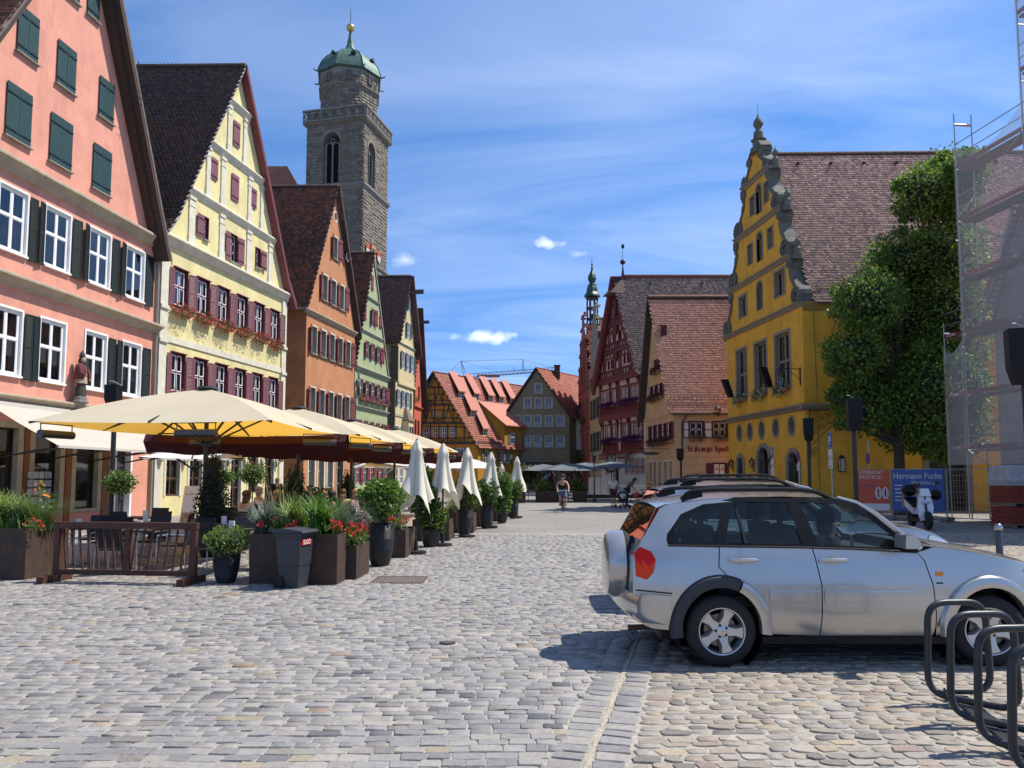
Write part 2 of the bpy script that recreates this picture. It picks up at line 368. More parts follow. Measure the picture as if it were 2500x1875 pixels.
for k in range(14):
 ST=np.array([(0, 0, 1., 1., 0, 0)]);STC=np.ones((1, 3))
 b=unit_stone(8, 1, .035, r5)[0];v=[]
 if k>6:b=ROUND+(b-SQ8)*1.8
 for f, z in((.955, -.035), (.945, -.006), (.89, 0.)):
  v+=[(x*f, y*f, z+random.uniform(-.0015, .0015))for x, y in b]
 q=[(r*8+j, r*8+(j+1)%8, (r+1)*8+(j+1)%8, (r+1)*8+j)for r in range(2)for j in range(8)]+[(16, 17, 18, 19), (16, 19, 20, 23), (23, 20, 21, 22)]
 me=bpy.data.meshes.new('cobble');me.from_pydata(v, [], q);me.materials.append(COB1);VAR.append(me)
ST, STC=keep
for i in big:
 o=link('cobble', VAR[i%7+(7 if ST[i, 5]==1 else 0)], pave, (ST[i, 0], ST[i, 1], random.uniform(-.003, .006)), ST[i, 4]);o.scale=(ST[i, 2], ST[i, 3], 1)
 o.rotation_euler=(random.gauss(0, .015), random.gauss(0, .012), ST[i, 4]);o.color=(*STC[i], 1)
# mortar line in the gutter
pm=MB();ys=np.arange(3.7, 22.6, .12)
for a, b in zip(ys[:-1], ys[1:]):
 xa, xb=gutter_x(a), gutter_x(b);ja, jb=.016+.006*math.sin(a*37), .016+.006*math.sin(b*37)
 pm.quad((xa-ja, a, .001), (xa+ja, a, .001), (xb+jb, b, .001), (xb-jb, b, .001))
pm.build('gutter_joint', mat('pale_mortar', (.40, .36, .28), .95, var=.4, vscale=30, bump=.5, bscale=90), pave)
# covers let into the paving
RUST=mat('rusty_iron', (.13, .085, .06), .7, var=.4, vscale=18, metal=.3)
t=thing('drain_cover', 'rusty perforated metal plate set flush in the grey cobbles beside the planters', 'drain cover', (-1.9, 12.78, 0))
m=MB()
for a, b, c, d in((-.44, .44, -.42, -.37), (-.44, .44, .37, .42), (-.44, -.39, -.37, .37), (.39, .44, -.37, .37)):m.box(a, b, c, d, -.03, .006)
m.build('frame', RUST, t);MB().box(-.386, .386, -.366, .366, -.05, -.012).build('sump', DARKIN, t)
m=MB()
for i in range(13):
 for j in range(12):
  m.box(-.38+i*.0595, -.38+i*.0595+.034, -.36+j*.061, -.36+j*.061+.034, -.011, .003)
g=MB()
for i in range(14):g.box(-.386+i*.0586, -.386+i*.0586+.012, -.366, .366, -.0115, .001)
for j in range(13):g.box(-.386, .386, -.364+j*.06, -.364+j*.06+.012, -.0105, .002)
g.build('grating', mat('worn_grate', (.30, .25, .21), .65, var=.4, vscale=20), t)
t=thing('drain_grate', 'small dark slotted gully grate in the gutter under the silver car', 'drain grate', (1.45, 8.31, 0))
m=MB();m.box(-.17, .17, -.2, -.165, -.03, .005);m.box(-.17, .17, .165, .2, -.03, .005);m.box(-.17, -.14, -.164, .164, -.03, .005);m.box(.14, .17, -.164, .164, -.03, .005);m.build('frame', IRON, t)
m=MB()
for i in range(9):m.box(-.138+i*.0325, -.138+i*.0325+.016, -.163, .163, -.03, .003)
m.build('bars', IRON, t)
t=thing('valve_cover', 'small round iron valve cap lying in the open grey cobbles', 'valve cover', (-.68, 8.0, 0))
MB().lathe([(.085, -.03), (.085, .004), (.07, .006)], 18).build('rim', IRON, t);MB().lathe([(.066, -.02), (.066, .008), (.05, .011)], 18).build('lid', RUST, t)
# ================================================================== building kit
LEAF=mat('leaf', (.06, .11, .03), .5, tint=True, trans=.35, spec=.5)
PETAL=mat('petal', (.5, .03, .03), .6, tint=True, trans=.3)
def leaf_cloud(P, O, size, tints, rng, wid=.34, droop=.0):
 n=len(P);rnd=rng.normal(0, 1, (n, 3));a=O*.9+rnd*.75;a[:, 2]-=droop;a/=np.linalg.norm(a, axis=1)[:, None]+1e-9
 b=np.cross(a, rng.normal(0, 1, (n, 3)));b/=np.linalg.norm(b, axis=1)[:, None]+1e-9
 c=np.cross(a, b);s=(size*rng.uniform(.6, 1.25, n))[:, None]
 V=np.stack([P, P+a*s*.5+b*s*wid+c*s*.06, P+a*s, P+a*s*.5-b*s*wid+c*s*.06], 1)
 return V.reshape(-1, 3), np.arange(4*n).reshape(n, 4), tints[rng.integers(0, len(tints), n)]*rng.uniform(.75, 1.25, (n, 1))
def ell_points(n, c, r, rng, shell=.22, zmin=-1.0):
 d=rng.normal(0, 1, (n, 3));d/=np.linalg.norm(d, axis=1)[:, None];d[:, 2]=np.where(d[:, 2]<zmin, -d[:, 2], d[:, 2])
 q=1-np.abs(rng.normal(0, shell, n));lump=1+.10*np.sin(d[:, 0]*7+d[:, 2]*5+c[0]*9)+.08*np.sin(d[:, 1]*9+d[:, 2]*8)
 return np.array(c)+d*np.array(r)*(np.clip(q, .05, 1)*lump)[:, None], d
def foliage(name, parent, clouds, m, kind=None):
 V=[];F=[];T=[];k=0
 for v, f, t in clouds:V.append(v);F.append(f+k);T.append(t);k+=len(v)
 return link(name, np_mesh(name, np.concatenate(V), np.concatenate(F), m, np.concatenate(T)), parent, kind=kind)
DKG=np.array([(.035, .075, .02), (.05, .10, .025), (.028, .06, .018), (.07, .12, .03)])
MDG=np.array([(.095, .175, .025), (.125, .215, .03), (.075, .145, .025), (.17, .26, .045), (.06, .115, .02)])
RED=np.array([(.62, .035, .03), (.70, .06, .03), (.55, .02, .035), (.66, .04, .09)])
PINK=np.array([(.60, .12, .34), (.68, .25, .45), (.50, .08, .28)]);PURP=np.array([(.16, .02, .15), (.22, .03, .20), (.10, .015, .10), (.07, .01, .08)])
ORNG=np.array([(.8, .28, .02), (.75, .2, .02)])
WOODD=mat('dark_eaves_wood', (.055, .035, .027), .75, var=.3, vscale=9)
TILEM=mat('clay_tile', (.2, .1, .07), .72, tint=True, var=.25, vscale=16, bump=.25, bscale=60, spec=.3)
def roof_tiles(parent, o, U, V, tw, th, pal, wts, patch=.5, seed=1, name='roof_tiles', clip=None, dark=0.0):
 """rows of rounded plain tiles laid on the plane o + a*U + b*V"""
 rng=np.random.default_rng(seed);o, U, V=(np.array(q, float)for q in(o, U, V));Lu, Lv=np.linalg.norm(U), np.linalg.norm(V);u, v=U/Lu, V/Lv
 n=np.cross(u, v);n=n if n[2]>0 else-n
 nu, nv=max(1, int(Lu/tw)), max(1, int(Lv/th));tw, th=Lu/nu, Lv/nv
 I, J=np.meshgrid(np.arange(nu+1), np.arange(nv));I, J=I.ravel(), J.ravel()
 a=I*tw-np.where(J%2==1, tw/2, 0)+rng.normal(0, .006, len(I));b=J*th+rng.normal(0, .006, len(I))
 k=(a>-tw*.6)&(a<Lu-tw*.4)
 if clip is not None:k&=clip(a/Lu, b/Lv)
 a, b, I, J=a[k], b[k], I[k], J[k];N_=len(a)
 lift=rng.uniform(.013, .022, N_)*(th/.16);lo=-.28*th;g=.004
 def pt(da, db, dn):return o+np.outer(a+da, u)+np.outer(b+db, v)+np.outer(dn if isinstance(dn, np.ndarray)else np.full(N_, dn), n)
 low=.30*th
 rows=[pt(g, th*1.12, .002), pt(tw-g, th*1.12, .002), pt(tw-g, 0, lift), pt(tw*.76, -low*.75, lift*1.08), pt(tw*.24, -low*.75, lift*1.08), pt(g, 0, lift), pt(tw-g, 0, .004), pt(tw*.76, -low*.75, .004), pt(tw*.24, -low*.75, .004), pt(g, 0, .004)]
 VV=np.stack(rows, 1).reshape(-1, 3);q=np.array([(0, 5, 2, 1), (5, 4, 3, 2), (5, 9, 8, 4), (4, 8, 7, 3), (3, 7, 6, 2)]);F=(q[None]+(np.arange(N_)*10)[:, None, None]).reshape(-1, 4)
 pal=np.array(pal);ph=rng.uniform(0, 6, 6)
 fld=.5+.25*np.sin(a*.55+ph[0]+.4*np.sin(b*.7+ph[1]))+.25*np.sin(b*.8+ph[2]+.9*np.sin(a*.33+ph[3]))+rng.normal(0, .22, N_)
 pick=np.where(rng.random(N_)<patch, np.clip((fld*len(pal)).astype(int), 0, len(pal)-1), rng.choice(len(pal), N_, p=np.array(wts)/sum(wts)))
 T=pal[pick]*rng.uniform(.85, 1.15, (N_, 1))
 return link(name, np_mesh(name, VV, F, TILEM, np.repeat(T, 5, 0)), parent, kind='stuff')
BROWNT=[(.075, .052, .04), (.09, .06, .045), (.06, .045, .038), (.11, .068, .05), (.13, .065, .04)]
REDT=[(.22, .085, .045), (.17, .07, .042), (.27, .10, .05), (.12, .058, .04), (.085, .05, .038)]
PINKT=[(.69, .345, .235), (.73, .375, .26), (.63, .31, .21), (.71, .355, .24)]
GREYT=[(.27, .195, .15), (.22, .165, .135), (.32, .22, .17), (.18, .145, .12), (.42, .27, .19)]
class Chain:
 def __init__(s, pts):s.p=sorted(pts, key=lambda q:q[1])if False else list(pts)
 def __call__(s, z):
  p=s.p
  for(x0, z0), (x1, z1)in zip(p[:-1], p[1:]):
   if z0<=z<=z1 and z1>z0:return x0+(x1-x0)*(z-z0)/(z1-z0)
  return p[0][0]if z<p[0][1]else p[-1][0]
def holed(left, right, holes, f):
 """left/right: chains [(u,z)..] rising in z; holes [(u0,u1,z0,z1)]; f(u,z)->point. returns quads"""
 zs=sorted(set([round(z, 4)for _, z in left+right]+[round(z, 4)for h in holes for z in h[2:]]));L, Rr=Chain(left), Chain(right);out=[];e=1e-5
 lo, hi=max(left[0][1], right[0][1]), min(left[-1][1], right[-1][1])
 for a, b in zip(zs[:-1], zs[1:]):
  if a<lo-1e-6 or b>hi+1e-6:continue
  pa, pb=L(a+e), L(b-e)
  for h in sorted([h for h in holes if h[2]<=a+e and h[3]>=b-e]):
   out.append([f(pa, a), f(h[0], a), f(h[0], b), f(pb, b)]);pa=pb=h[1]
  out.append([f(pa, a), f(Rr(a+e), a), f(Rr(b-e), b), f(pb, b)])
 return out
class House:
 def __init__(s, name, label, o, d, e, cat='house', group=None):
  s.o=Vector((o[0], o[1], 0));d=Vector((d[0], d[1], 0)).normalized();s.d=d;s.n=Vector((d.y, -d.x, 0));s.e=Vector((e[0], e[1], 0)).normalized()
  s.ang=math.atan2(d.y, d.x);s.t=thing(name, label, cat, s.o, group=group);s.holes=[];s.cache={}
 def P(s, u, z, w=0):return s.d*u+s.n*w+Vector((0, 0, z))
 def Q(s, u, z, k):return s.d*u+s.e*k+Vector((0, 0, z))
 def wd(s, u, z, w=0):return s.o+s.P(u, z, w)
 def front(s, left, right, m, name='wall', holes=None, w=0):
  q=holed(left, right, s.holes if holes is None else holes, lambda u, z:s.P(u, z, w));b=MB()
  for x in q:b.poly(x)
  return b.build(name, m, s.t)
 def block(s, u, z0, z1, w0, w1, name, m, zlip=0, prof=None, parent=None):
  """moulding running along the facade between u[0], u[1]; prof = [(w,z)..] closed outline"""
  prof=prof or[(w0, z0), (w1, z0), (w1, z1), (w0, z1)]
  b=MB();b.ext([s.P(u[0], z, w)for w, z in prof], s.d*(u[1]-u[0]));return b.build(name, m, parent or s.t)
 def cornice(s, u0, u1, z0, z1, p, m, name='cornice', capm=None):
  h=z1-z0
  prof=[(.0, z0), (p*.3, z0+h*.08), (p*.38, z0+h*.3), (p*.75, z0+h*.62), (p, z0+h*.74), (p, z0+h*.92), (p*.9, z1), (.0, z1+.03)]
  return s.block((u0, u1), 0, 0, 0, 0, name, m, prof=prof)
 def slab(s, u0, z0, u1, z1, k0, k1, th, m, name='roof'):
  a, b=s.Q(u0, z0, k0), s.Q(u1, z1, k0);v=b-a;nrm=s.e.cross(v).normalized();nrm=nrm if nrm.z>0 else-nrm
  return MB().ext([a, b, b-nrm*th, a-nrm*th], s.e*(k1-k0)).build(name, m, s.t)
 def tiles(s, roof, u0, z0, u1, z1, k0, k1, tw, th, pal, wts, seed=1, patch=.5, clip=None):
  return roof_tiles(roof, s.Q(u0, z0, k0)+Vector((0, 0, .004)), s.e*(k1-k0), s.Q(u1, z1, k0)-s.Q(u0, z0, k0), tw, th, pal, wts, patch, seed, clip=clip)
 def ridge(s, u, z, k0, k1, m, name='ridge_tiles'):
  b=MB();n=int(abs(k1-k0)/.4)
  for i in range(n):
   a=k0+(k1-k0)*i/n;c=k0+(k1-k0)*(i+1.06)/n
   b.tube([s.Q(u, z, a), s.Q(u, z+.015, c)], [.12, .105], 8)
  return b.build(name, m, s.t)
 def win(s, u0, u1, z0, z1, st, cut=True):
  if cut:s.holes.append((u0, u1, z0, z1))
  key=('w', st['id'], round(u1-u0, 2), round(z1-z0, 2))
  if key not in CACHE:CACHE[key]=window_meshes(round(u1-u0, 2), round(z1-z0, 2), st)
  loc=s.P((u0+u1)/2, z0, 0);w=None
  for nm, me in CACHE[key]:
   if w is None:w=link('window', me, s.t, loc, s.ang)
   else:link(nm, me, w)
  return w
 def shutter(s, u0, u1, z0, z1, st, tilt=0.0, hinge=-1, w=.05):
  key=('s', st['id'], round(u1-u0, 2), round(z1-z0, 2))
  if key not in CACHE:CACHE[key]=shutter_mesh(round(u1-u0, 2), round(z1-z0, 2), st)
  W_=u1-u0;o=link('shutter', CACHE[key], s.t, s.P(u0 if hinge<0 else u1, z0, w), s.ang)
  if hinge>0:o.scale=(-1, 1, 1);o.rotation_euler=(0, 0, s.ang+tilt)
  else:o.rotation_euler=(0, 0, s.ang-tilt)
  return o
CACHE={}
def ring_fill(b, w, h, n, mi, oval=False, x0=0, z0=0):
 """fills between an arch (or oval) inscribed in w x h and the rectangle, at y=0"""
 r=w/2
 if oval:
  pts=[(math.cos(2*math.pi*i/n)*w/2, h/2+math.sin(2*math.pi*i/n)*h/2)for i in range(n+1)]
  for p, q in zip(pts[:-1], pts[1:]):
   def out(a):
    x, z=a[0], a[1]-h/2;k=1/max(abs(x)/(w/2), abs(z)/(h/2));return(x*k, h/2+z*k)
   P_, Q_=out(p), out(q);vs=[p, P_, Q_, q]
   cx=((w/2)*(1 if p[0]+q[0]>0 else-1), h/2+(h/2)*(1 if p[1]+q[1]>h else-1))
   if abs(P_[0]-Q_[0])>1e-6 and abs(P_[1]-Q_[1])>1e-6:vs=[p, P_, cx, Q_, q]
   b.poly([(x, 0, z)for x, z in vs], mi)
 else:
  rz=min(r, h);pts=[(-r*math.cos(math.pi*i/n), h-rz+rz*math.sin(math.pi*i/n))for i in range(n+1)]
  for i in range(n):
   p, q=pts[i], pts[i+1];b.poly([(p[0], 0, p[1]), (p[0], 0, h), (q[0], 0, h), (q[0], 0, q[1])], mi)
 return pts
def window_meshes(w, h, st):
 rd=st.get('rd', .14);fw=st.get('fw', .06);g=lambda k, d=None:st.get(k, d);r=w/2
 fr, rv=st['frame'], g('reveal', st['frame'])
 b=MB();y=rd;hz=g('trans', [.52]);nc=g('cols', 2)
 b.quad((-r, 0, 0), (-r, y+.35, 0), (-r, y+.35, h), (-r, 0, h), 1);b.quad((r, 0, 0), (r, 0, h), (r, y+.35, h), (r, y+.35, 0), 1)
 b.quad((-r, 0, 0), (r, 0, 0), (r, y+.35, 0), (-r, y+.35, 0), 1);b.quad((-r, 0, h), (-r, y+.35, h), (r, y+.35, h), (r, 0, h), 1)
 b.quad((-r, y+.35, 0), (r, y+.35, 0), (r, y+.35, h), (-r, y+.35, h), 2)
 if g('arch'):ring_fill(b, w, h, 10, 3)
 if g('oval'):ring_fill(b, w, h, 20, 3, True)
 e=.003
 b.box(-r+e, -r+fw, y, y+.06, e, h-e);b.box(r-fw, r-e, y, y+.06, e, h-e);b.box(-r+fw, r-fw, y, y+.06, e, fw);b.box(-r+fw, r-fw, y, y+.06, h-fw, h-e)
 mw=g('mw', fw*.9)
 xs=[-r+fw+(w-2*fw)*i/nc for i in range(1, nc)];zb=[fw]+[h*q for q in hz]+[h-fw]
 for q in hz:b.box(-r+fw, r-fw, y-.008, y+.05, h*q-mw/2, h*q+mw/2)
 cells=[]
 for a, c in zip(zb[:-1], zb[1:]):
  a2=a if a==fw else a+mw/2;c2=c if c==h-fw else c-mw/2
  for x in xs:b.box(x-mw/2, x+mw/2, y-.004, y+.05, a2, c2)
  ex=[-r+fw]+xs+[r-fw]
  for i, (xa, xb)in enumerate(zip(ex[:-1], ex[1:])):
   cells.append((xa+(mw/2 if i else 0), xb-(mw/2 if i<nc-1 else 0), a2, c2))
 sash=g('sash');bars=g('bars', 0)
 if sash:
  for xa, xb, a, c in cells:
   t=g('sw', .035)
   b.box(xa, xa+t, y+.008, y+.045, a, c, 4);b.box(xb-t, xb, y+.008, y+.045, a, c, 4);b.box(xa+t, xb-t, y+.008, y+.045, a, a+t, 4);b.box(xa+t, xb-t, y+.008, y+.045, c-t, c, 4)
 for xa, xb, a, c in cells:
  for i in range(bars):zc=a+(c-a)*(i+1)/(bars+1);b.box(xa, xb, y+.015, y+.035, zc-.011, zc+.011, 4 if sash else 0)
 sw=g('surr', 0)
 if sw and not g('oval')and not g('arch'):
  p=g('proud', .03);b.box(-r-sw, -r, -p, .0, -sw*.5, h+sw, 5);b.box(r, r+sw, -p, .0, -sw*.5, h+sw, 5);b.box(-r, r, -p, 0, h, h+sw, 5)
  if not g('sill'):b.box(-r, r, -p, 0, -sw*.5, 0, 5)
 if sw and(g('oval')or g('arch')):
  n=20 if g('oval')else 12;p=g('proud', .04)
  if g('oval'):pts=[((r)*math.cos(2*math.pi*i/n), h/2+h/2*math.sin(2*math.pi*i/n), (r+sw)*math.cos(2*math.pi*i/n), h/2+(h/2+sw)*math.sin(2*math.pi*i/n))for i in range(n+1)]
  else:
   rz=min(r, h);pts=[(-r, 0, -r-sw, 0)]+[(-r*math.cos(math.pi*i/n), h-rz+rz*math.sin(math.pi*i/n), -(r+sw)*math.cos(math.pi*i/n), h-rz+(rz+sw)*math.sin(math.pi*i/n))for i in range(n+1)]+[(r, 0, r+sw, 0)]
  for q0, q1 in zip(pts[:-1], pts[1:]):
   b.quad((q0[0], -p, q0[1]), (q1[0], -p, q1[1]), (q1[2], -p, q1[3]), (q0[2], -p, q0[3]), 5)
   b.quad((q0[2], -p, q0[3]), (q1[2], -p, q1[3]), (q1[2], .0, q1[3]), (q0[2], .0, q0[3]), 5)
   b.quad((q0[0], -p, q0[1]), (q0[0], rd*.8, q0[1]), (q1[0], rd*.8, q1[1]), (q1[0], -p, q1[1]), 5)
 out=[('window', b.mesh('window', [fr, rv, DARKIN, g('wallm', rv), g('sash')or fr, g('surrm', fr)]))]
 p=MB();p.quad((-r+fw*.5, y+.03, fw*.5), (r-fw*.5, y+.03, fw*.5), (r-fw*.5, y+.03, h-fw*.5), (-r+fw*.5, y+.03, h-fw*.5));out.append(('pane', p.mesh('pane', g('glass', GLASS))))
 if g('sill'):
  p=MB();p.box(-r-.05, r+.05, -.11, y+.02, -.07, -.002);out.append(('sill', p.mesh('sill', g('sillm', fr))))
 cu=g('curtain')
 if cu:
  p=MB();z0, z1={'full':(.02, .98), 'low':(.02, .46), 'mid':(.3, .62), 'top':(.5, .98)}[cu];n=14
  for i in range(n):
   x0, x1=-r+w*i/n, -r+w*(i+1)/n;ya, yb=y+.12+.018*(i%2), y+.12+.018*((i+1)%2)
   p.quad((x0, ya, h*z0), (x1, yb, h*z0), (x1, yb, h*z1), (x0, ya, h*z1))
  out.append(('curtain', p.mesh('curtain', CURT)))
 if g('hood'):
  p=MB();p.box(-r-.09, r+.09, -.09, .0, h+.01, h+.055);out.append(('hood', p.mesh('hood', g('surrm', fr))))
 return out
def shutter_mesh(w, h, st):
 """local x from the hinge 0..w, y<0 outwards, z 0..h"""
 b=MB();t=.03
 if st.get('louvre'):
  f=.05;b.box(0, f, -t, 0, 0, h);b.box(w-f, w, -t, 0, 0, h)
  for z0, z1 in((0, .07), (h-.06, h), (h*.5-.03, h*.5+.03)):b.box(f, w-f, -t, 0, z0, z1)
  for a, c in((.07, h*.5-.03), (h*.5+.03, h-.06)):
   n=max(3, int((c-a)/.058))
   for i in range(n):
    z=a+(c-a)*(i+.1)/n;dz=(c-a)/n
    b.quad((f, -t+.001, z), (w-f, -t+.001, z), (w-f, -.004, z+dz*.95), (f, -.004, z+dz*.95));b.quad((f, -t+.001, z), (f, -t+.001, z-.006), (w-f, -t+.001, z-.006), (w-f, -t+.001, z))
  b.quad((f, -.002, .0), (w-f, -.002, 0), (w-f, -.002, h), (f, -.002, h))
 elif st.get('panel'):
  f=.06;b.box(0, f, -t, 0, 0, h);b.box(w-f, w, -t, 0, 0, h)
  for z0, z1 in((0, f), (h-f, h), (h*.5-.03, h*.5+.03)):b.box(f, w-f, -t, 0, z0, z1)
  b.box(f, w-f, -t*.5, 0, f, h*.5-.03, 1);b.box(f, w-f, -t*.5, 0, h*.5+.03, h-f, 1)
 else:
  n=max(2, int(w/.13))
  for i in range(n):b.box(w*i/n+(.003 if i else 0), w*(i+1)/n, -t, 0, 0, h)
  for z in(h*.14, h*.82):b.box(.02, w-.02, -t-.022, -t, z-.035, z+.035);b.box(0, w*.8, -t-.03, -t-.023, z-.012, z+.012, 1)
 return b.mesh('shutter', [st['m'], st.get('m2', IRON if not st.get('panel')else st['m'])])
def flower_box(h, u, z, ln, pal, label, group, gtint=DKG, dens=1.0, deep=.3, boxm=None, trail=.25, size=.07):
 rng=np.random.default_rng(int(abs(u*100+z*37))+11)
 t=thing('flower_box', label, 'flower box', h.o+h.P(u, z, .17), h.ang, group)
 m=MB();m.box(-ln/2, ln/2, -.1, .1, 0, .17);m.box(-ln/2+.05, -ln/2+.08, .1, .16, .03, .12);m.box(ln/2-.08, ln/2-.05, .1, .16, .03, .12);m.build('box', boxm or mat('terracotta_box', (.35, .16, .09), .8, var=.2), t)
 n=int(330*ln*dens);P_, O_=ell_points(n, (0, -.03, .26), (ln/2+.08, .22, .22), rng, .3)
 k=rng.random(n)<.4;P_[k, 2]-=rng.uniform(0, trail, k.sum());P_[k, 1]-=.07
 foliage('foliage', t, [leaf_cloud(P_, O_, size*1.05, gtint, rng)], LEAF)
 n=int(340*ln*dens);P_, O_=ell_points(n, (0, -.07, .27), (ln/2+.11, .24, .24), rng, .14);k=rng.random(n)<.45;P_[k, 2]-=rng.uniform(0, trail*1.15, k.sum());P_[k, 1]-=.08
 heads=P_[rng.integers(0, n, max(6, n//9))];P_=heads[rng.integers(0, len(heads), n)]+rng.normal(0, .022, (n, 3))
 foliage('blossom', t, [leaf_cloud(P_, O_, size*.62, pal, rng, wid=.5)], PETAL);return t
def side_walls(h, m, *qs):
 for q in qs:MB().quad(*q).build('side_wall', m, h.t)
# ================================================================== houses along the left side of the square
EL=(-1, .02)
PLAST=dict(var=.13, vscale=1.2, bump=.35, bscale=55, stain=.5, streak=True)
PINKW=mat('salmon_render', (.70, .315, .225), .88, **PLAST);SANDT=mat('sand_stone_trim', (.40, .34, .245), .85, var=.18, vscale=3, bump=.3, stain=.4)
DGRN=mat('dark_green_paint', (.022, .058, .05), .5, var=.15, vscale=8);BLGRN=mat('black_green_louvre', (.012, .022, .018), .5)
YELW=mat('pale_yellow_render', (.72, .635, .31), .88, **PLAST);CREAMT=mat('cream_stucco_trim', (.66, .63, .50), .85, var=.12, vscale=2.5, bump=.2, stain=.35)
MAUVE=mat('mauve_paint', (.22, .085, .10), .55, var=.12, vscale=9);MAROON=mat('maroon_paint', (.11, .018, .03), .5, var=.15, vscale=9)
ORAW=mat('orange_render', (.50, .225, .105), .9, **PLAST);GREW=mat('sage_green_render', (.36, .42, .23), .88, **PLAST);GRET=mat('grey_green_trim', (.33, .34, .25), .85, var=.15)
CRMW=mat('cream_render', (.62, .52, .285), .88, **PLAST);REDW=mat('coral_red_render', (.56, .13, .075), .88, **PLAST)
GREYST=mat('grey_stone_reveal', (.27, .265, .23), .85, var=.2, bump=.25)
REDSH=mat('red_shutter_paint', (.24, .045, .05), .55, var=.2, vscale=8);RUSTSH=mat('rust_red_shutter', (.20, .055, .05), .6, var=.25, vscale=8)
WOODBR=mat('brown_wood', (.10, .05, .025), .6, var=.3, vscale=7)
LV_G=dict(id='lvg', m=BLGRN, louvre=True);PL_G=dict(id='plg', m=DGRN);LV_M=dict(id='lvm', m=MAUVE, louvre=True);PL_M=dict(id='plm', m=MAUVE);PL_R=dict(id='plr', m=RUSTSH);PL_RR=dict(id='plrr', m=REDSH);LV_D=dict(id='lvd', m=mat('slate_green_shutter', (.055, .085, .075), .55), panel=True)
# ---------------------------------------------------------------- pink house
H=House('pink_house', 'salmon pink gabled house with dark green shutters and a cafe awning', (-15.38, 31.52), (.104, .995), EL)
WP=dict(id='wp', frame=WHITE, fw=.085, cols=2, trans=[.56], rd=.05, surr=.07, proud=.035, surrm=WHITE, sill=True, sillm=WHITE, sash=WHITE, sw=.03, reveal=WHITE)
WPC=dict(WP, id='wpc', curtain='mid');
LOW=[(-10.75, -9.6), (-8.53, -7.36), (-6.5, -5.3), (-4.22, -3.04), (-2.0, -.82)]
for a, b in LOW:H.win(a, b, 5.0, 7.13, WPC)
for a, b in LOW:H.win(a, b, 8.99, 11.07, WP)
def pr(u0, u1, z0, z1, st, t0=.1, t1=.1):
 m_=(u0+u1)/2;H.shutter(u0, m_-.01, z0, z1, st, t0, -1);H.shutter(m_+.01, u1, z0, z1, st, t1, 1)
for z0, z1, skip in((4.9, 7.1, {2}), (8.9, 11.05, ())):
 for i in range(4):
  a, b=LOW[i][1]+.09, LOW[i+1][0]-.09
  if i not in skip:pr(a, b, z0, z1, LV_G, random.uniform(.02, .16), random.uniform(.1, .4))
 H.shutter(-.72, -.22, z0, z1, LV_G, .06, -1)
for a, b, z0, z1 in((-8.18, -7.27, 15.66, 17.24), (-6.35, -5.41, 15.55, 17.15), (-4.09, -3.22, 15.5, 17.06), (-8.48, -7.41, 12.68, 14.46), (-6.52, -5.43, 12.67, 14.4), (-4.27, -3.22, 12.6, 14.33), (-4.95, -4.3, 19.0, 20.5), (-6.1, -5.4, 19.0, 20.5)):
 m_=(a+b)/2;H.shutter(a, m_-.006, z0, z1, PL_G, .01, -1, .03);H.shutter(m_+.006, b, z0, z1, PL_G, .01, 1, .03);H.block((a-.06, b+.08), z0-.05, z0-.01, 0, .12, 'sill', GREYST)
# shop fronts on the ground floor
SHOP=dict(id='shop', frame=mat('dark_shop_frame', (.02, .018, .016), .5), fw=.07, cols=1, trans=[], rd=.16, surr=.22, proud=.03, surrm=SANDT, reveal=SANDT)
for a, b in((-10.3, -9.0), (-8.35, -7.25), (-6.5, -5.28), (-4.45, -3.22)):H.win(a, b, .55, 3.3, SHOP)
H.win(-2.15, -1.25, .06, 2.75, dict(id='pdoor', frame=mat('slate_door', (.045, .05, .06), .5), fw=.12, cols=2, trans=[.3, .78], rd=.2, surr=.12, proud=.05, surrm=WHITE, reveal=WHITE, glass=mat('slate_door_panel', (.04, .045, .055), .45)))
for a, b in((-11.4, -10.6), (-8.78, -8.6), (-6.98, -6.75), (-5.0, -4.72), (-2.98, -2.6)):H.block((a, b), .1, 3.9, 0, .05, 'shop_panel', mat('burnt_orange_panel', (.20, .075, .028), .6, var=.2))
A1=(-5.2, 22.4);E2=(.0, 11.6)
H.front([(-11.6, -.1), (-11.6, 11.3), (A1[0], A1[1])], [(0, -.1), (0, 11.55), (-.33, 11.6), (A1[0]+.001, A1[1])], PINKW)
side_walls(H, PINKW, (H.Q(0, -.1, 0), H.Q(0, -.1, 13), H.Q(0, 11.6, 13), H.Q(0, 11.6, 0)), (H.Q(-11.6, -.1, 0), H.Q(-11.6, 11.3, 0), H.Q(-11.6, 11.3, 13), H.Q(-11.6, -.1, 13)))
H.cornice(-10.4, .28, 11.52, 11.98, .36, SANDT);H.cornice(-10.4, .3, 7.84, 8.22, .36, SANDT);H.cornice(-10.4, -2.9, 4.1, 4.36, .3, SANDT)
for(u0, z0)in((.18, 11.05), (-12.2, 10.7)):
 a0, a1=(u0, z0), (-5.24, 23.5);r_=H.slab(*a0, *a1, -.62, 13, .26, WOODD);b=MB()
 b.ext([H.Q(a0[0], a0[1]+.04, -.645), H.Q(a1[0], a1[1]+.04, -.645), H.Q(a1[0], a1[1]-.24, -.645), H.Q(a0[0], a0[1]-.24, -.645)], H.e*.022);b.build('verge_board', mat('weathered_board', (.16, .125, .10), .8, var=.3), H.t)
 if u0<0:H.tiles(r_, a0[0], a0[1], a1[0], a1[1], -.64, 13, .2, .17, REDT, [1, 1, 1, 1, 1], 4)
MB().ext([H.P(-.42, 11.6, .02), H.P(A1[0]+.1, 22.0, .02), H.P(A1[0]+.1, 22.5, .02), H.P(-.05, 11.4, .02)], H.n*.34).build('soffit_beam', WOODD, H.t)
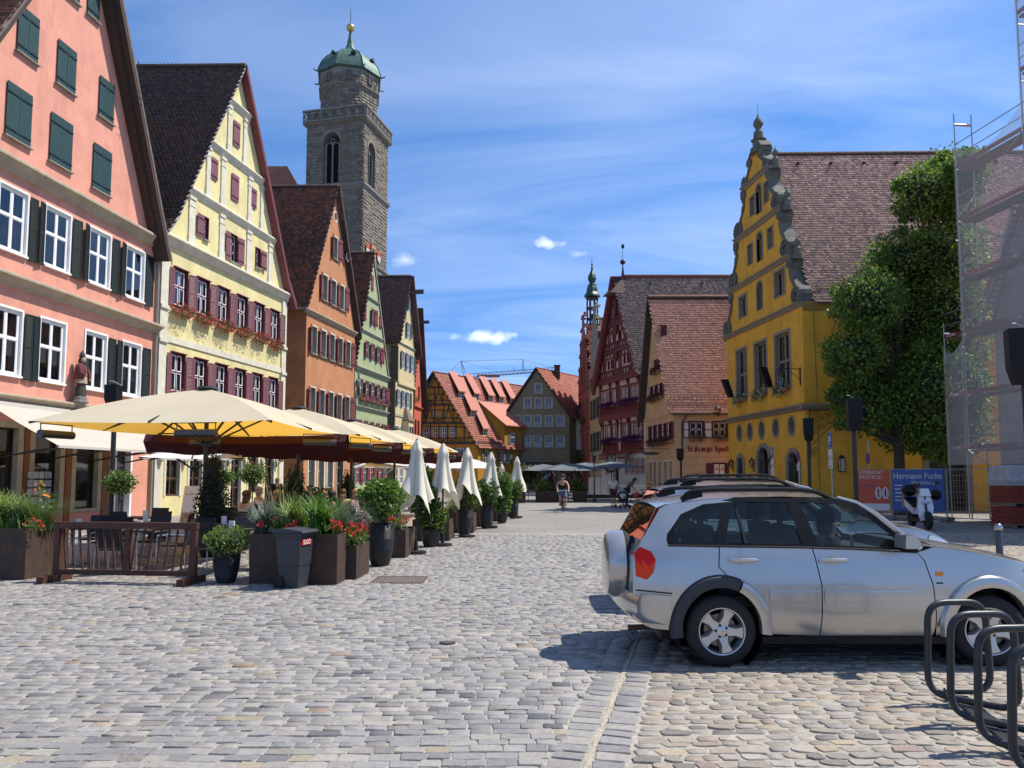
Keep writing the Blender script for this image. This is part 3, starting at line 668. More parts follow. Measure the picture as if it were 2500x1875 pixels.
# saint figure on its console
t=thing('saint_statue', 'weathered painted figure of a robed bishop on a bracket between pink house windows', 'statue', H.wd(-4.75, 4.42, .3), H.ang)
ROB1=mat('faded_red_robe', (.13, .035, .035), .85, var=.4, vscale=8);ROB2=mat('faded_cream_tunic', (.36, .30, .21), .85, var=.35, vscale=8);ROB3=mat('dark_robe', (.05, .045, .042), .85, var=.4, vscale=8);SKINST=mat('painted_face', (.40, .27, .18), .8, var=.2, vscale=14)
m=MB();m.lathe([(.10, -.28), (.2, -.1), (.32, -.03), (.32, .02), (.25, .05), (.25, .16), (.21, .18)], 10, sq=(1, .75));m.build('console', mat('grey_stone_console', (.20, .18, .16), .85, var=.3), t, 30)
m=MB();m.lathe([(.215, .18), (.22, .3), (.19, .62), (.2, .72)], 14, sq=(1, .7));m.build('skirt', ROB3, t, 50)
m=MB();m.lathe([(.235, .66), (.22, .85), (.185, 1.05), (.17, 1.1)], 14, sq=(1, .75));m.build('tunic', ROB2, t, 50)
m=MB();m.lathe([(.245, .80), (.25, 1.0), (.25, 1.18), (.2, 1.33), (.08, 1.41)], 14, sq=(1, .72), c=(-.02, .02, 0));m.tube([(-.2, -.05, 1.22), (-.24, -.12, 1.02), (-.08, -.2, .97)], [.075, .075, .05]);m.tube([(.2, -.05, 1.22), (.26, -.1, 1.0), (.2, -.19, .82)], [.075, .075, .05]);m.build('cloak', ROB1, t, 50)
m=MB();m.blob((0, -.04, 1.5), (.095, .105, .13), 12, 8);m.blob((0, -.14, 1.49), (.022, .03, .035), 6, 4);m.blob((-.07, -.21, .96), .05, 6, 5);m.blob((.2, -.2, .8), .05, 6, 5);m.build('head', SKINST, t, True)
m=MB();m.blob((0, -.08, 1.38), (.07, .07, .1), 8, 6);m.blob((0, .03, 1.46), (.125, .1, .17), 10, 6);m.build('hair_and_beard', ROB3, t, True)
m=MB();m.lathe([(.11, 1.6), (.125, 1.63), (.12, 1.68), (.105, 1.74), (.02, 1.86)], 10, sq=(1, .8));m.build('mitre', ROB3, t, 40)
# cafe awning
AWN=mat('beige_awning_cloth', (.60, .53, .45), .85, var=.06, vscale=1.5, trans=.25)
t=thing('awning', 'pale beige retractable shop awning over the pink house ground floor', 'awning', H.wd(-5, 0, 0), H.ang)
m=MB();n=14
for i in range(n):
 x0, x1=-3.75+7.3*i/n, -3.75+7.3*(i+1)/n;s0, s1=.02*math.sin(i*1.9), .02*math.sin((i+1)*1.9)
 m.quad((x0, -2.55, 2.68+s0*.3), (x1, -2.55, 2.68+s1*.3), (x1, -1.2, 3.38+s1), (x0, -1.2, 3.38+s0));m.quad((x0, -1.2, 3.38+s0), (x1, -1.2, 3.38+s1), (x1, -.1, 4.02), (x0, -.1, 4.02))
m.build('cloth', AWN, t, True)
m=MB();m.box(-3.75, 3.55, -2.6, -2.54, 2.60, 2.68);m.build('front_rail', mat('cream_metal', (.55, .52, .46), .5), t);MB().box(-3.8, 3.6, -.2, -.01, 3.96, 4.1).build('cassette', mat('cream_metal', (.55, .52, .46), .5), t)
for x in(-3.4, -1.2, 1.1, 3.2):
 m=MB();m.tube([(x, -.02, 2.25), (x+.3, -1.3, 2.55), (x, -2.55, 2.62)], .028, 6);m.tube([(x, -.02, 2.25), (x-.3, -1.25, 2.42), (x, -2.5, 2.60)], .022, 6);m.build('arm', IRON, t)
# roof aerial
t=thing('tv_aerial', 'thin rod aerial sticking out beyond the pink house roof edge', 'aerial', H.o+H.Q(-2.2, 18.2, -.5))
m=MB();m.tube([(-.2, 0, -.35), (-.2, 0, .5)], .02, 6);m.tube([(-.2, 0, .38), (1.45, .1, .32)], .012, 5)
for k in range(9):m.tube([(.1+k*.16, -.16, .37), (.1+k*.16, .2, .37)], .008, 4)
m.build('rods', IRON, t)
m=MB();m.tube([H.Q(.1, 11.0, -.1), H.P(.1, 10.6, .1), H.P(.12, 4.3, .1), H.P(.12, 0, .1)], .055, 8);m.build('downpipe', mat('dull_zinc', (.30, .30, .28), .5, metal=.4), H.t)
# ---------------------------------------------------------------- yellow house
H=House('yellow_house', 'tall pale yellow gabled house with mauve shutters and red geranium boxes', (-15.43, 31.83), (.183, .983), EL)
WY=dict(id='wy', frame=MAROON, fw=.07, cols=2, trans=[.53], rd=.08, sash=WHITE, sw=.05, reveal=MAROON, hood=True, surr=.05, proud=.04, surrm=MAROON, curtain='low', mw=.05)
WYL=dict(WY, id='wyl', curtain='full')
def uw(i):return 1.17+1.735*i
for i in range(6):
 H.win(uw(i), uw(i)+.94, 9.42, 11.14, WYL if i%2==0 else WY);H.win(uw(i), uw(i)+.94, 5.5, 7.27, WY)
for z0, z1 in((9.36, 11.06), (5.44, 7.2)):
 for i in range(7):
  if i>0:H.shutter(uw(i)-1.735+1.0, uw(i)-1.735+1.0+.36, z0, z1, LV_M, random.uniform(.15, .5), -1)
  if i<6:H.shutter(uw(i)-.42, uw(i)-.06, z0, z1, LV_M, random.uniform(.02, .12), 1)
for a, b, z0, z1, ls, rs in((3.25, 3.62, 13.12, 14.2, 1, 0), (5.55, 6.2, 12.72, 14.14, 1, 1), (8.05, 8.52, 13.1, 14.16, 0, 1)):
 H.win(a, b, z0, z1, dict(id='wya', frame=MAROON, fw=.045, cols=2 if b-a>.4 else 1, trans=[.36, .68], rd=.1, sash=WHITE, sw=.025, reveal=MAROON, surr=.04, surrm=MAROON, proud=.03, sill=True, sillm=GREYST))
 if ls:H.shutter(a-.6 if not rs else a-.47, a-.05, z0, z1, PL_M, .04, 1)
 if rs:H.shutter(b+.05, b+.55, z0, z1, PL_M, .1, -1)
for a, b, z0, z1 in((3.63, 4.22, 16.31, 17.38), (5.49, 6.15, 15.93, 17.3), (7.38, 7.93, 16.2, 17.28), (5.53, 6.12, 18.82, 20.14)):
 H.shutter(a, b, z0, z1, PL_M, .01, -1, .03)
FDOOR=dict(id='yar', frame=WOODBR, fw=.09, cols=2, trans=[.36, .74], rd=.14, arch=True, wallm=YELW, reveal=CREAMT, surr=.13, surrm=CREAMT, proud=.03, curtain='mid')
for a in(1.05, 2.75, 4.62, 6.2, 7.9, 9.6):H.win(a, a+.98, .85 if a not in(6.2, 9.6)else .1, 3.05, FDOOR)
ga=(6.0, 22.9)
H.front([(.2, -.1), (.2, 12.4), (.55, 12.65), (1.15, 13.6), (ga[0], ga[1])], [(11.6, -.1), (11.6, 12.4), (11.2, 12.75), (10.75, 13.6), (ga[0]+.001, ga[1])], YELW)
side_walls(H, YELW, (H.Q(.2, -.1, 0), H.Q(.2, 12.4, 0), H.Q(.2, 12.4, 14), H.Q(.2, -.1, 14)), (H.Q(11.6, -.1, 0), H.Q(11.6, -.1, 14), H.Q(11.6, 12.4, 14), H.Q(11.6, 12.4, 0)))
H.cornice(.12, 11.75, 12.0, 12.45, .32, CREAMT);H.block((.75, 11.2), 7.68, 7.97, 0, .05, 'band', CREAMT);H.block((.75, 11.2), 3.35, 3.6, 0, .05, 'band', CREAMT)
for(u, zb, zt)in((.2, -.1, 12.0), (11.1, -.1, 12.0)):
 H.block((u, u+.5), zb, zt, 0, .08, 'pilaster', CREAMT)
 for z in(7.6, 9.1, 3.4):H.block((u-.03, u+.53), z, z+.16, .081, .15, 'pilaster_band', CREAMT)
for z, u0, u1, hh in((14.86, 1.85, 10.1, .36), (17.8, 3.35, 8.65, .36), (20.75, 4.85, 7.2, .34)):H.cornice(u0, u1, z, z+hh, .2, CREAMT)
for u, z0, z1, w_ in((2.05, 12.48, 14.84, .46), (4.55, 12.48, 14.84, .42), (7.1, 12.48, 14.84, .42), (9.4, 12.48, 14.84, .4), (3.3, 15.25, 17.78, .32), (4.55, 15.25, 17.78, .36), (7.1, 15.25, 17.78, .36), (8.4, 15.25, 17.78, .3), (5.0, 18.2, 20.73, .3), (6.5, 18.2, 20.73, .3)):
 b=MB();D_=lambda x0, x1, za, zb, w1:b.ext([H.P(x0, za, 0), H.P(x1, za, 0), H.P(x1, zb, 0), H.P(x0, zb, 0)], H.n*w1)
 D_(u, u+w_, z0, z1, .06);D_(u-.03, u+w_+.03, z0, z0+.5, .09);D_(u-.03, u+w_+.03, z1-.16, z1-.02, .1);D_(u-.02, u+w_+.02, z1-.5, z1-.44, .08);b.build('pilaster', CREAMT, H.t)
rl=H.slab(.0, 12.25, .75, 13.25, -.3, 14, .12, WOODD);H.tiles(rl, .0, 12.25, .75, 13.25, -.3, 14, .2, .17, BROWNT[1:], [1, 1, 1, 1], 8)
rl=H.slab(.75, 13.25, ga[0], 23.3, -.3, 14, .14, WOODD);H.tiles(rl, .75, 13.25, ga[0], 23.3, -.3, 14, .2, .17, BROWNT, [3, 3, 3, 2, 1], 9, .6)
H.slab(12.1, 12.0, 11.1, 13.3, -.3, 14, .12, WOODD);H.slab(11.1, 13.3, ga[0], 23.3, -.3, 14, .14, WOODD)
b=MB()
for pa, pb in(((.0, 12.25), (.75, 13.25)), ((.75, 13.25), (ga[0], 23.3))):b.ext([H.Q(pa[0], pa[1]+.02, -.32), H.Q(pb[0], pb[1]+.02, -.32), H.Q(pb[0], pb[1]-.18, -.32), H.Q(pa[0], pa[1]-.18, -.32)], H.e*.02)
b.build('verge_board', mat('pinkish_verge', (.50, .42, .40), .7), H.t)
b=MB()
for pa, pb in(((12.12, 12.0), (11.1, 13.32)), ((11.1, 13.32), (ga[0], 23.33))):b.ext([H.Q(pa[0], pa[1]+.02, -.40), H.Q(pb[0], pb[1]+.02, -.40), H.Q(pb[0], pb[1]-.42, -.40), H.Q(pa[0], pa[1]-.42, -.40)], H.e*.42)
b.build('barge_board', mat('maroon_barge', (.17, .045, .05), .6, var=.15), H.t)
H.ridge(ga[0], 23.32, -.3, 14, mat('ridge_tile_brown', (.12, .075, .055), .75, var=.3))
ORD=['first', 'second', 'third', 'fourth', 'fifth', 'sixth', 'seventh', 'eighth', 'ninth', 'tenth']
for i in range(6):
 flower_box(H, uw(i)+.47, 9.06, 1.3, RED, f'red geranium box under upper yellow house windows, {ORD[i]} from the pink house', 'geranium boxes on the yellow house', trail=.42, dens=1.25)
 flower_box(H, uw(i)+.47, 5.2, 1.0, RED, f'low red flower box under lower yellow house windows, {ORD[i]} from the pink house', 'lower flower boxes on the yellow house', dens=.5, trail=.15)
def wall_lantern(h, u, z, label, w=.32, group=None, sc=1.0, cat='lantern'):
 t=thing('wall_lantern', label, cat, h.o+h.P(u, z, 0), h.ang, group)
 m=MB();m.tube([(0, -.01, -.42*sc), (0, -.12*sc, -.36*sc), (0, -w, -.16*sc)], .018, 6);m.box(-.04, .04, -.02, .0, -.5*sc, -.2*sc);m.build('bracket', IRON, t)
 m=MB();r0, r1=.10*sc, .16*sc
 m.lathe([(r1+.03, .2*sc), (.09*sc, .33*sc), (.04*sc, .36*sc), (.03*sc, .44*sc), (.0, .47*sc)], 6, (0, -w, 0));m.lathe([(r0*.5, -.2*sc), (r0, -.17*sc), (r0, -.14*sc)], 6, (0, -w, 0))
 for k in range(6):
  a=math.pi/3*k;m.bar((r0*math.cos(a), -w+r0*math.sin(a), -.14*sc), (r1*math.cos(a), -w+r1*math.sin(a), .2*sc), .015, .015)
 m.build('lantern_frame', IRON, t)
 MB().lathe([(r0*.92, -.14*sc), (r1*.92, .2*sc)], 6, (0, -w, 0), caps=False).build('lantern_glass', CLEAR, t)
 MB().lathe([(.03*sc, -.12*sc), (.035*sc, .0), (.025*sc, .08*sc)], 8, (0, -w, 0)).build('bulb', mat('frosted_bulb', (.75, .72, .62), .5), t);return t
for i, u in enumerate((.6, 2.38, 4.3, 5.95, 7.55, 9.3, 10.9)):
 wall_lantern(H, u, 2.75, f'black wall lantern between the arched windows of the yellow house, {ORD[i]} from the pink house', .3, 'lanterns on the yellow house')
# ---------------------------------------------------------------- orange house
H=House('orange_house', 'orange rendered gabled house with rust red shutters and a tiled side roof', (-13.1, 47.92), (.175, .984), EL)
WO=dict(id='wo', frame=WHITE, fw=.05, cols=2, trans=[.33, .66], rd=.28, reveal=GREYST, surr=.09, proud=.015, surrm=CREAMT, sill=True, sillm=GREYST, sash=None)
def run(h, u0, pitch, n, z0, z1, ws, sh, st, win, w0=.04):
 for i in range(n):
  a=u0+pitch*i;h.shutter(a, a+sh, z0-.05, z1+.03, st, random.uniform(.12, .3), 1);h.win(a+sh+w0, a+sh+w0+ws, z0, z1, win)
 a=u0+pitch*n;h.shutter(a, a+sh, z0-.05, z1+.03, st, .25, -1)
run(H, -.38, 1.43, 5, 9.75, 11.55, .82, .46, PL_R, WO);run(H, -.42, 1.44, 5, 5.75, 7.5, .82, .46, PL_R, WO);run(H, 1.16, 1.42, 3, 13.65, 15.4, .8, .46, PL_R, WO);run(H, 2.85, 1.26, 1, 17.0, 18.55, .7, .42, PL_R, WO)
OGF=dict(WO, id='wog', surr=.14, trans=[.45]);
for u in(.1, 1.55, 3.0):H.win(u, u+.9, 1.0, 3.4, OGF)
H.win(4.6, 5.6, .1, 3.3, dict(id='odoor', frame=mat('orange_brown_door', (.30, .09, .03), .5), fw=.1, cols=2, trans=[.35, .7], rd=.2, arch=True, wallm=ORAW, reveal=GREYST, surr=.15, surrm=GREYST, proud=.03))
H.win(3.35, 3.85, 19.7, 20.35, dict(id='oround', frame=GREYST, fw=.03, cols=1, trans=[], rd=.15, oval=True, wallm=ORAW, reveal=GREYST, surr=.09, surrm=CREAMT, proud=.02))
go=(3.45, 21.9)
H.front([(-.65, -.1), (-.65, 12.45), (go[0], go[1])], [(7.45, -.1), (7.45, 12.45), (go[0]+.001, go[1])], ORAW)
side_walls(H, mat('orange_render_in_shade', (.33, .15, .075), .9, var=.25, vscale=.8, bump=.4, stain=.6), (H.Q(-.65, -.1, 0), H.Q(-.65, 12.5, 0), H.Q(-.65, 12.5, 14), H.Q(-.65, -.1, 14)), (H.Q(7.45, -.1, 0), H.Q(7.45, -.1, 14), H.Q(7.45, 12.5, 14), H.Q(7.45, 12.5, 0)))  # side walls: front orange darkened in the colour for their shade, plus stains
H.cornice(-.95, 7.6, 12.2, 12.5, .22, SANDT)
r_=H.slab(-1.0, 12.55, go[0], 22.2, -.22, 14, .14, WOODD);H.tiles(r_, -1.0, 12.55, go[0], 22.2, -.22, 14, .22, .2, REDT, [3, 3, 2, 2, 1], 13, .6)
H.slab(7.9, 12.4, go[0], 22.2, -.35, 14, .16, WOODD);MB().ext([H.Q(7.9, 12.42, -.38), H.Q(go[0], 22.22, -.38), H.Q(go[0], 21.8, -.38), H.Q(7.9, 12.05, -.38)], H.e*.38).build('barge_board', mat('brown_barge', (.10, .05, .04), .65), H.t)
H.ridge(go[0], 22.22, -.2, 14, mat('ridge_tile_grey', (.16, .11, .085), .75, var=.3))
m=MB();m.ext([H.Q(-1.02, 12.5, -.2), H.Q(-1.14, 12.5, -.2), H.Q(-1.14, 12.38, -.2), H.Q(-1.02, 12.34, -.2)], H.e*14);m.build('gutter', STEEL, H.t)
m=MB();gq=lambda k, z:H.Q(-.72, 12.78+z, k)
for z in(.06, .22):m.tube([gq(.2, z), gq(13, z)], .014, 5)
for k in range(30):m.tube([gq(.3+k*.42, 0), gq(.3+k*.42, .3)], .012, 4)
m.build('snow_guard', IRON, H.t)
t=thing('satellite_dish', 'small white satellite dish below the orange house gable edge', 'satellite dish', H.wd(5.3, 17.6, .2), H.ang)
MB().lathe([(.0, .06), (.2, .03), (.32, -.05)], 14, caps=False, ax='y').build('dish', WHITE, t, True);m=MB();m.tube([(0, .2, -.2), (0, .05, 0)], .025, 6);m.tube([(0, .0, -.28), (0, -.3, -.1)], .012, 5);m.box(-.04, .04, -.36, -.28, -.13, -.05);m.build('arm', STEEL, t)
# ---------------------------------------------------------------- green house
H=House('green_house', 'sage green gabled house with bright red shutters and pink flower boxes', (-12.38, 58.34), (.175, .984), EL)
WG=dict(id='wg', frame=WHITE, fw=.05, cols=2, trans=[.5], rd=.07, surr=.05, proud=.02, surrm=MAROON, reveal=GRET)
run(H, .45, 1.33, 5, 8.2, 9.5, .72, .5, PL_RR, WG);run(H, 1.75, 1.3, 3, 11.45, 12.8, .66, .5, PL_RR, WG);run(H, 3.0, 1.0, 1, 14.4, 15.75, .5, .45, PL_RR, WG);run(H, .35, 1.35, 5, 5.35, 6.2, .7, .5, PL_RR, WG)
for u in(1.6, 5.2):H.shutter(u, u+.5, 14.45, 15.6, PL_RR, .01, -1, .03)
H.shutter(3.2, 3.65, 17.3, 18.6, PL_RR, .01, -1, .03)
for u in(.5, 2.0, 3.5, 5.6):H.win(u, u+.8, 1.2, 2.9, WG);H.shutter(u-.45, u-.03, 1.15, 2.95, PL_RR, .1, 1);H.shutter(u+.83, u+1.25, 1.15, 2.95, PL_RR, .1, -1)
gg=(3.55, 20.3)
H.front([(-.06, -.1), (-.06, 10.4), (gg[0], gg[1])], [(7.6, -.1), (7.6, 10.4), (gg[0]+.001, gg[1])], GREW)
side_walls(H, GREW, (H.Q(-.06, -.1, 0), H.Q(-.06, 10.4, 0), H.Q(-.06, 10.4, 13), H.Q(-.06, -.1, 13)), (H.Q(7.6, -.1, 0), H.Q(7.6, -.1, 13), H.Q(7.6, 10.4, 13), H.Q(7.6, 10.4, 0)))
H.cornice(-.1, 7.75, 10.15, 10.5, .25, GRET);H.cornice(1.15, 6.2, 13.35, 13.65, .15, GRET);H.cornice(2.2, 5.0, 16.35, 16.6, .15, GRET);H.cornice(-.1, 7.7, 7.1, 7.35, .2, GRET)
r_=H.slab(-.5, 9.9, gg[0], 20.6, -.12, 13, .14, WOODD);H.tiles(r_, -.5, 9.9, gg[0], 20.6, -.12, 13, .24, .22, REDT, [3, 3, 2, 2, 2], 15, .6)
H.slab(7.75, 10.4, gg[0], 20.6, -.05, 13, .14, WOODD);H.ridge(gg[0], 20.62, -.12, 13, MATS['ridge_tile_grey'])
MB().ext([H.Q(7.75, 10.42, -.1), H.Q(gg[0], 20.62, -.1), H.Q(gg[0], 20.25, -.1), H.Q(7.75, 10.1, -.1)], H.e*.06).build('verge_board', GRET, H.t)
for i in range(5):flower_box(H, .45+1.33*i+.9, 7.85, 1.2, PINK, f'pink trailing flower box on the green house, {ORD[i]} from the orange house', 'pink flower boxes on the green house', trail=.3, size=.09, dens=.8)
m=MB();m.lathe([(.16, 0), (.2, .3), (.2, .55), (.16, .6)], 8, H.P(.05, 10.6-1.9, .25));m.tube([H.P(.05, 9.3, .25), H.P(.05, 9.6, .3), H.P(-.3, 10.2, .3)], .07, 8);m.tube([H.P(.05, 8.7, .2), H.P(.05, 8.2, .08), H.P(.05, 0, .08)], .06, 8);m.build('downpipe', mat('dull_zinc', (.30, .30, .28), .5, metal=.4), H.t)
# ---------------------------------------------------------------- cream house
H=House('cream_house', 'narrow cream gabled house with jettied upper floor and slate green shutters', (-10.75, 69.0), (.183, .983), EL)
WC=dict(id='wc', frame=WHITE, fw=.07, cols=2, trans=[.36], rd=.05, surr=.05, proud=.03, surrm=WHITE, reveal=WHITE)
def run2(h, u0, pitch, n, z0, z1, ws, sh, st, win):
 for i in range(n):
  a=u0+pitch*i;h.shutter(a, a+sh, z0, z1, st, .12, 1);h.win(a+sh+.03, a+sh+.03+ws, z0, z1, win)
 h.shutter(u0+pitch*n, u0+pitch*n+sh*.8, z0, z1, st, .12, -1)
run2(H, .85, 1.36, 3, 12.0, 13.65, .78, .5, LV_D, WC);run2(H, -.3, 1.36, 3, 8.3, 9.85, .78, .5, LV_D, WC);run2(H, 2.3, 1.3, 1, 15.2, 16.7, .72, .48, LV_D, WC);run2(H, 2.7, 1.0, 1, 18.0, 19.1, .5, .4, LV_D, WC)
for u in(-.3, 1.2, 2.9):H.win(u, u+.9, 5.0, 6.4, WC);H.win(u, u+.9, 1.0, 2.9, WC)
gc=(3.05, 21.0)
H.front([(-.5, -.1), (-.5, 10.3), (.25, 10.55), (.25, 14.3), (gc[0], gc[1])], [(4.9, -.1), (4.9, 10.3), (5.3, 10.55), (5.3, 14.3), (gc[0]+.001, gc[1])], CRMW)
QUOIN=mat('dark_quoin_render', (.115, .10, .07), .9, var=.2, bump=.3)
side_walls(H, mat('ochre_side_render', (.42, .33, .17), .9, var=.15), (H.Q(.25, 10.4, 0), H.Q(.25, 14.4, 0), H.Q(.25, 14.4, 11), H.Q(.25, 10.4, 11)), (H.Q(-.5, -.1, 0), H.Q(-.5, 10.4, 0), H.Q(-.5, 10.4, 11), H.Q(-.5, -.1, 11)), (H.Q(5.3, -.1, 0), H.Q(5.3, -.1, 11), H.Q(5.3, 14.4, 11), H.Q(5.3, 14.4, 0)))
b=MB()
for k in range(26):
 z=.2+k*.55
 if z>13.9:break
 u_=.25 if z>10.3 else-.5;ln=.75 if k%2 else .68
 b.ext([H.Q(u_-.015, z, 0), H.Q(u_-.015, z, ln), H.Q(u_-.015, z+.53, ln), H.Q(u_-.015, z+.53, 0)], -H.d*.03)
 b.ext([H.P(u_-.02, z, .0), H.P(u_+.14, z, .0), H.P(u_+.14, z+.53, .0), H.P(u_-.02, z+.53, .0)], H.n*.03)
b.build('quoins', QUOIN, H.t)
H.cornice(.2, 5.35, 14.15, 14.4, .12, GRET);H.block((.2, 5.35), 10.35, 10.6, 0, .15, 'jetty_beam', CRMW);H.block((-.5, 4.9), 7.3, 7.5, 0, .06, 'band', GRET)
r_=H.slab(-.1, 14.2, gc[0], 21.35, -.3, 11, .16, WOODD);H.tiles(r_, -.1, 14.2, gc[0], 21.35, -.3, 11, .26, .24, [(.16, .085, .06), (.13, .075, .055), (.19, .095, .065), (.10, .06, .048)], [3, 3, 2, 2], 17, .5)
H.slab(5.85, 14.0, gc[0], 21.35, -.55, 11, .18, WOODD);H.ridge(gc[0], 21.37, -.3, 11, MATS['ridge_tile_grey'])
MB().ext([H.Q(5.85, 14.02, -.58), H.Q(gc[0], 21.37, -.58), H.Q(gc[0], 20.8, -.58), H.Q(5.85, 13.5, -.58)], H.e*.58).build('barge_board', MATS['brown_barge'], H.t)
MB().box(-.14, .14, -1.55, .6, -.2, .2).build('hoist_beam', mat('grey_beam', (.09, .08, .075), .8), H.t, loc=H.P(gc[0]+.1, 19.75, 0), rz=H.ang)
b=MB();b.add([H.P(1.6, 7.05, 0), H.P(1.5, 7.0, .75), H.P(3.4, 7.0, .75), H.P(3.3, 7.05, 0), H.P(2.45, 8.55, 0.02)], [(0, 1, 4), (1, 2, 4), (2, 3, 4), (0, 3, 2, 1)]);b.build('oriel_roof', mat('grey_shingle', (.17, .13, .11), .8, var=.2, vscale=8), H.t)
MB().ext([H.P(1.65, 4.6, 0), H.P(1.75, 4.6, .62), H.P(3.2, 4.6, .62), H.P(3.3, 4.6, 0)], (0, 0, 2.39)).build('oriel', CRMW, H.t)
for(pa, pb)in((H.P(1.85, 5.2, .63), H.P(2.4, 5.2, .63)), (H.P(2.55, 5.2, .63), H.P(3.1, 5.2, .63))):
 q=MB();q.bar(pa, pb, .03, .06);q.bar(pa+Vector((0, 0, 1.3)), pb+Vector((0, 0, 1.3)), .03, .06);q.bar(pa, pa+Vector((0, 0, 1.3)), .03, .06);q.bar(pb, pb+Vector((0, 0, 1.3)), .03, .06);w_=q.build('window', WHITE, H.t)
 q=MB();q.quad(pa, pb, pb+Vector((0, 0, 1.3)), pa+Vector((0, 0, 1.3)));q.build('pane', mat('dark_pane', (.03, .035, .04), .05, spec=.8), w_)
# ---------------------------------------------------------------- red house
H=House('red_house', 'slim coral red gabled house with a deep dark brown roof edge', (-10.8, 79.0), (.104, .995), EL)
WR=dict(id='wr', frame=mat('red_brown_frame', (.16, .05, .04), .5), fw=.06, cols=2, trans=[.6], rd=.1, reveal=REDW, surr=.05, surrm=REDW, proud=.02)
for u in(.4, 1.9, 3.3):H.win(u, u+.85, 6.0, 7.9, WR)
for u in(1.2, 3.4):H.win(u, u+.8, 10.2, 11.7, WR)
H.win(2.7, 3.4, 14.2, 15.5, WR)
for u in(.5, 2.4, 3.9):H.win(u, u+.9, 1.0, 3.0, WR)
gr=(2.9, 20.0)
H.front([(.0, -.1), (.0, 9.3), (gr[0], gr[1])], [(5.3, -.1), (5.3, 9.3), (gr[0]+.001, gr[1])], REDW)
side_walls(H, REDW, (H.Q(0, -.1, 0), H.Q(0, 9.3, 0), H.Q(0, 9.3, 11), H.Q(0, -.1, 11)), (H.Q(5.3, -.1, 0), H.Q(5.3, -.1, 11), H.Q(5.3, 9.3, 11), H.Q(5.3, 9.3, 0)))
H.cornice(-.1, 5.4, 9.1, 9.4, .2, REDW);H.block((0, 5.3), 4.2, 4.4, 0, .08, 'band', REDW)
r_=H.slab(-.4, 9.0, gr[0], 20.4, -.3, 11, .16, WOODD);H.tiles(r_, -.4, 9.0, gr[0], 20.4, -.3, 11, .28, .26, REDT, [3, 3, 2, 2, 2], 19, .5)
H.slab(5.9, 9.2, gr[0], 20.4, -.6, 11, .18, WOODD);MB().ext([H.Q(5.9, 9.22, -.62), H.Q(gr[0], 20.42, -.62), H.Q(gr[0], 19.6, -.62), H.Q(5.9, 8.6, -.62)], H.e*.6).build('barge_board', MATS['brown_barge'], H.t)
MB().box(-.12, .12, -1.3, .6, -.16, .16).build('hoist_beam', MATS['grey_beam'], H.t, loc=H.P(gr[0], 18.8, 0), rz=H.ang)
for i, (u, z)in enumerate(((1.6, 9.85), (.85, 5.55), (3.7, 5.6))):
 flower_box(H, u, z, 1.0, RED, ['red flower box on the upper floor of the slim coral house', 'lower flower box of the coral house, nearer the cream house', 'lower flower box of the coral house, nearer the timbered house'][i], 'flower boxes on the coral house', trail=.3, size=.1, dens=.5)
# ================================================================== church tower and nave behind the left houses
def stone_blocks(parent, f, nrm, Wd, z0, z1, holes, ch, bw, pal, rng, single, store, d):
 """ashlar on one face: f(u,z)->point, blocks get recessed joints; returns list of block specs"""
 out=[];z=z0;r=0
 while z<z1-.1:
  h=min(ch*rng.uniform(.85, 1.2), z1-z);u=0.0 if r%2 else-bw*.5
  while u<Wd-.02:
   w=bw*rng.uniform(.6, 1.35);a, b=max(0, u), min(Wd, u+w);u+=w
   if b-a<.15:continue
   for hh in holes:
    if hh[2]<z+h-.02 and hh[3]>z+.02:
     if a<hh[0]<b:b=hh[0]if hh[0]-a>.1 else a
     elif a<hh[1]<b:a=hh[1]
     elif a>=hh[0]and b<=hh[1]:b=a
   if b-a<.12:continue
   out.append((f((a+b)/2, z+h/2), b-a-.025, h-.025, rng.uniform(.012, .04), pal[rng.integers(len(pal))]*rng.uniform(.93, 1.07)*np.array([.84, .80, .74]), math.atan2(d.y, d.x)))
  z+=h;r+=1
 return out
t=thing('church_tower', 'tall grey stone church tower with green copper dome and golden ball', 'church tower', (-29.0, 102.0, 0))
TO=Vector((-29.0, 102, 0));TC=Vector((-20.5, 100, 0));dL=Vector((8.5, -2, 0));WL=dL.length;dL.normalize();dR=Vector((2.0, 8.5, 0)).normalized();WR_=8.4;nL=Vector((dL.y, -dL.x, 0));nR=Vector((dR.y, -dR.x, 0))
fL=lambda u, z, w=0:dL*u+nL*w+Vector((0, 0, z));fR=lambda u, z, w=0:(TC-TO)+dR*u+nR*w+Vector((0, 0, z))
MORT=mat('tower_mortar', (.17, .155, .13), .95, var=.3, vscale=2, bump=.3, stain=.5);TSTONE=mat('tower_ashlar', (.3, .27, .22), .9, objcol=True, var=.25, vscale=3, bump=.4, bscale=20);TSTONEM=mat('tower_ashlar_mass', (.3, .27, .22), .9, tint=True, var=.25, vscale=3, bump=.4, bscale=20);TRIM=mat('tower_dressed_stone', (.22, .20, .165), .9, var=.25, vscale=2, bump=.3, stain=.5)
hL=[(2.55, 5.15, 42.5, 49.8)];hR=[(1.3, 3.75, 41.95, 48.8)]
b=MB();cor=[TO, TC, TC+dR*WR_, TO+dR*WR_];
b.poly([fL(0, 31, 0), fL(0, 0, 0), fL(WL, 0, 0), fL(WL, 31, 0)])
for q in holed([(0, 31), (0, 52.9)], [(WL, 31), (WL, 52.9)], hL, lambda u, z:fL(u, z)):b.poly(q)
b.poly([fR(0, 0), fR(WR_, 0), fR(WR_, 31), fR(0, 31)])
for q in holed([(0, 31), (0, 52.9)], [(WR_, 31), (WR_, 52.9)], hR, lambda u, z:fR(u, z)):b.poly(q)
bl=lambda z:dR*WR_+Vector((0, 0, z))
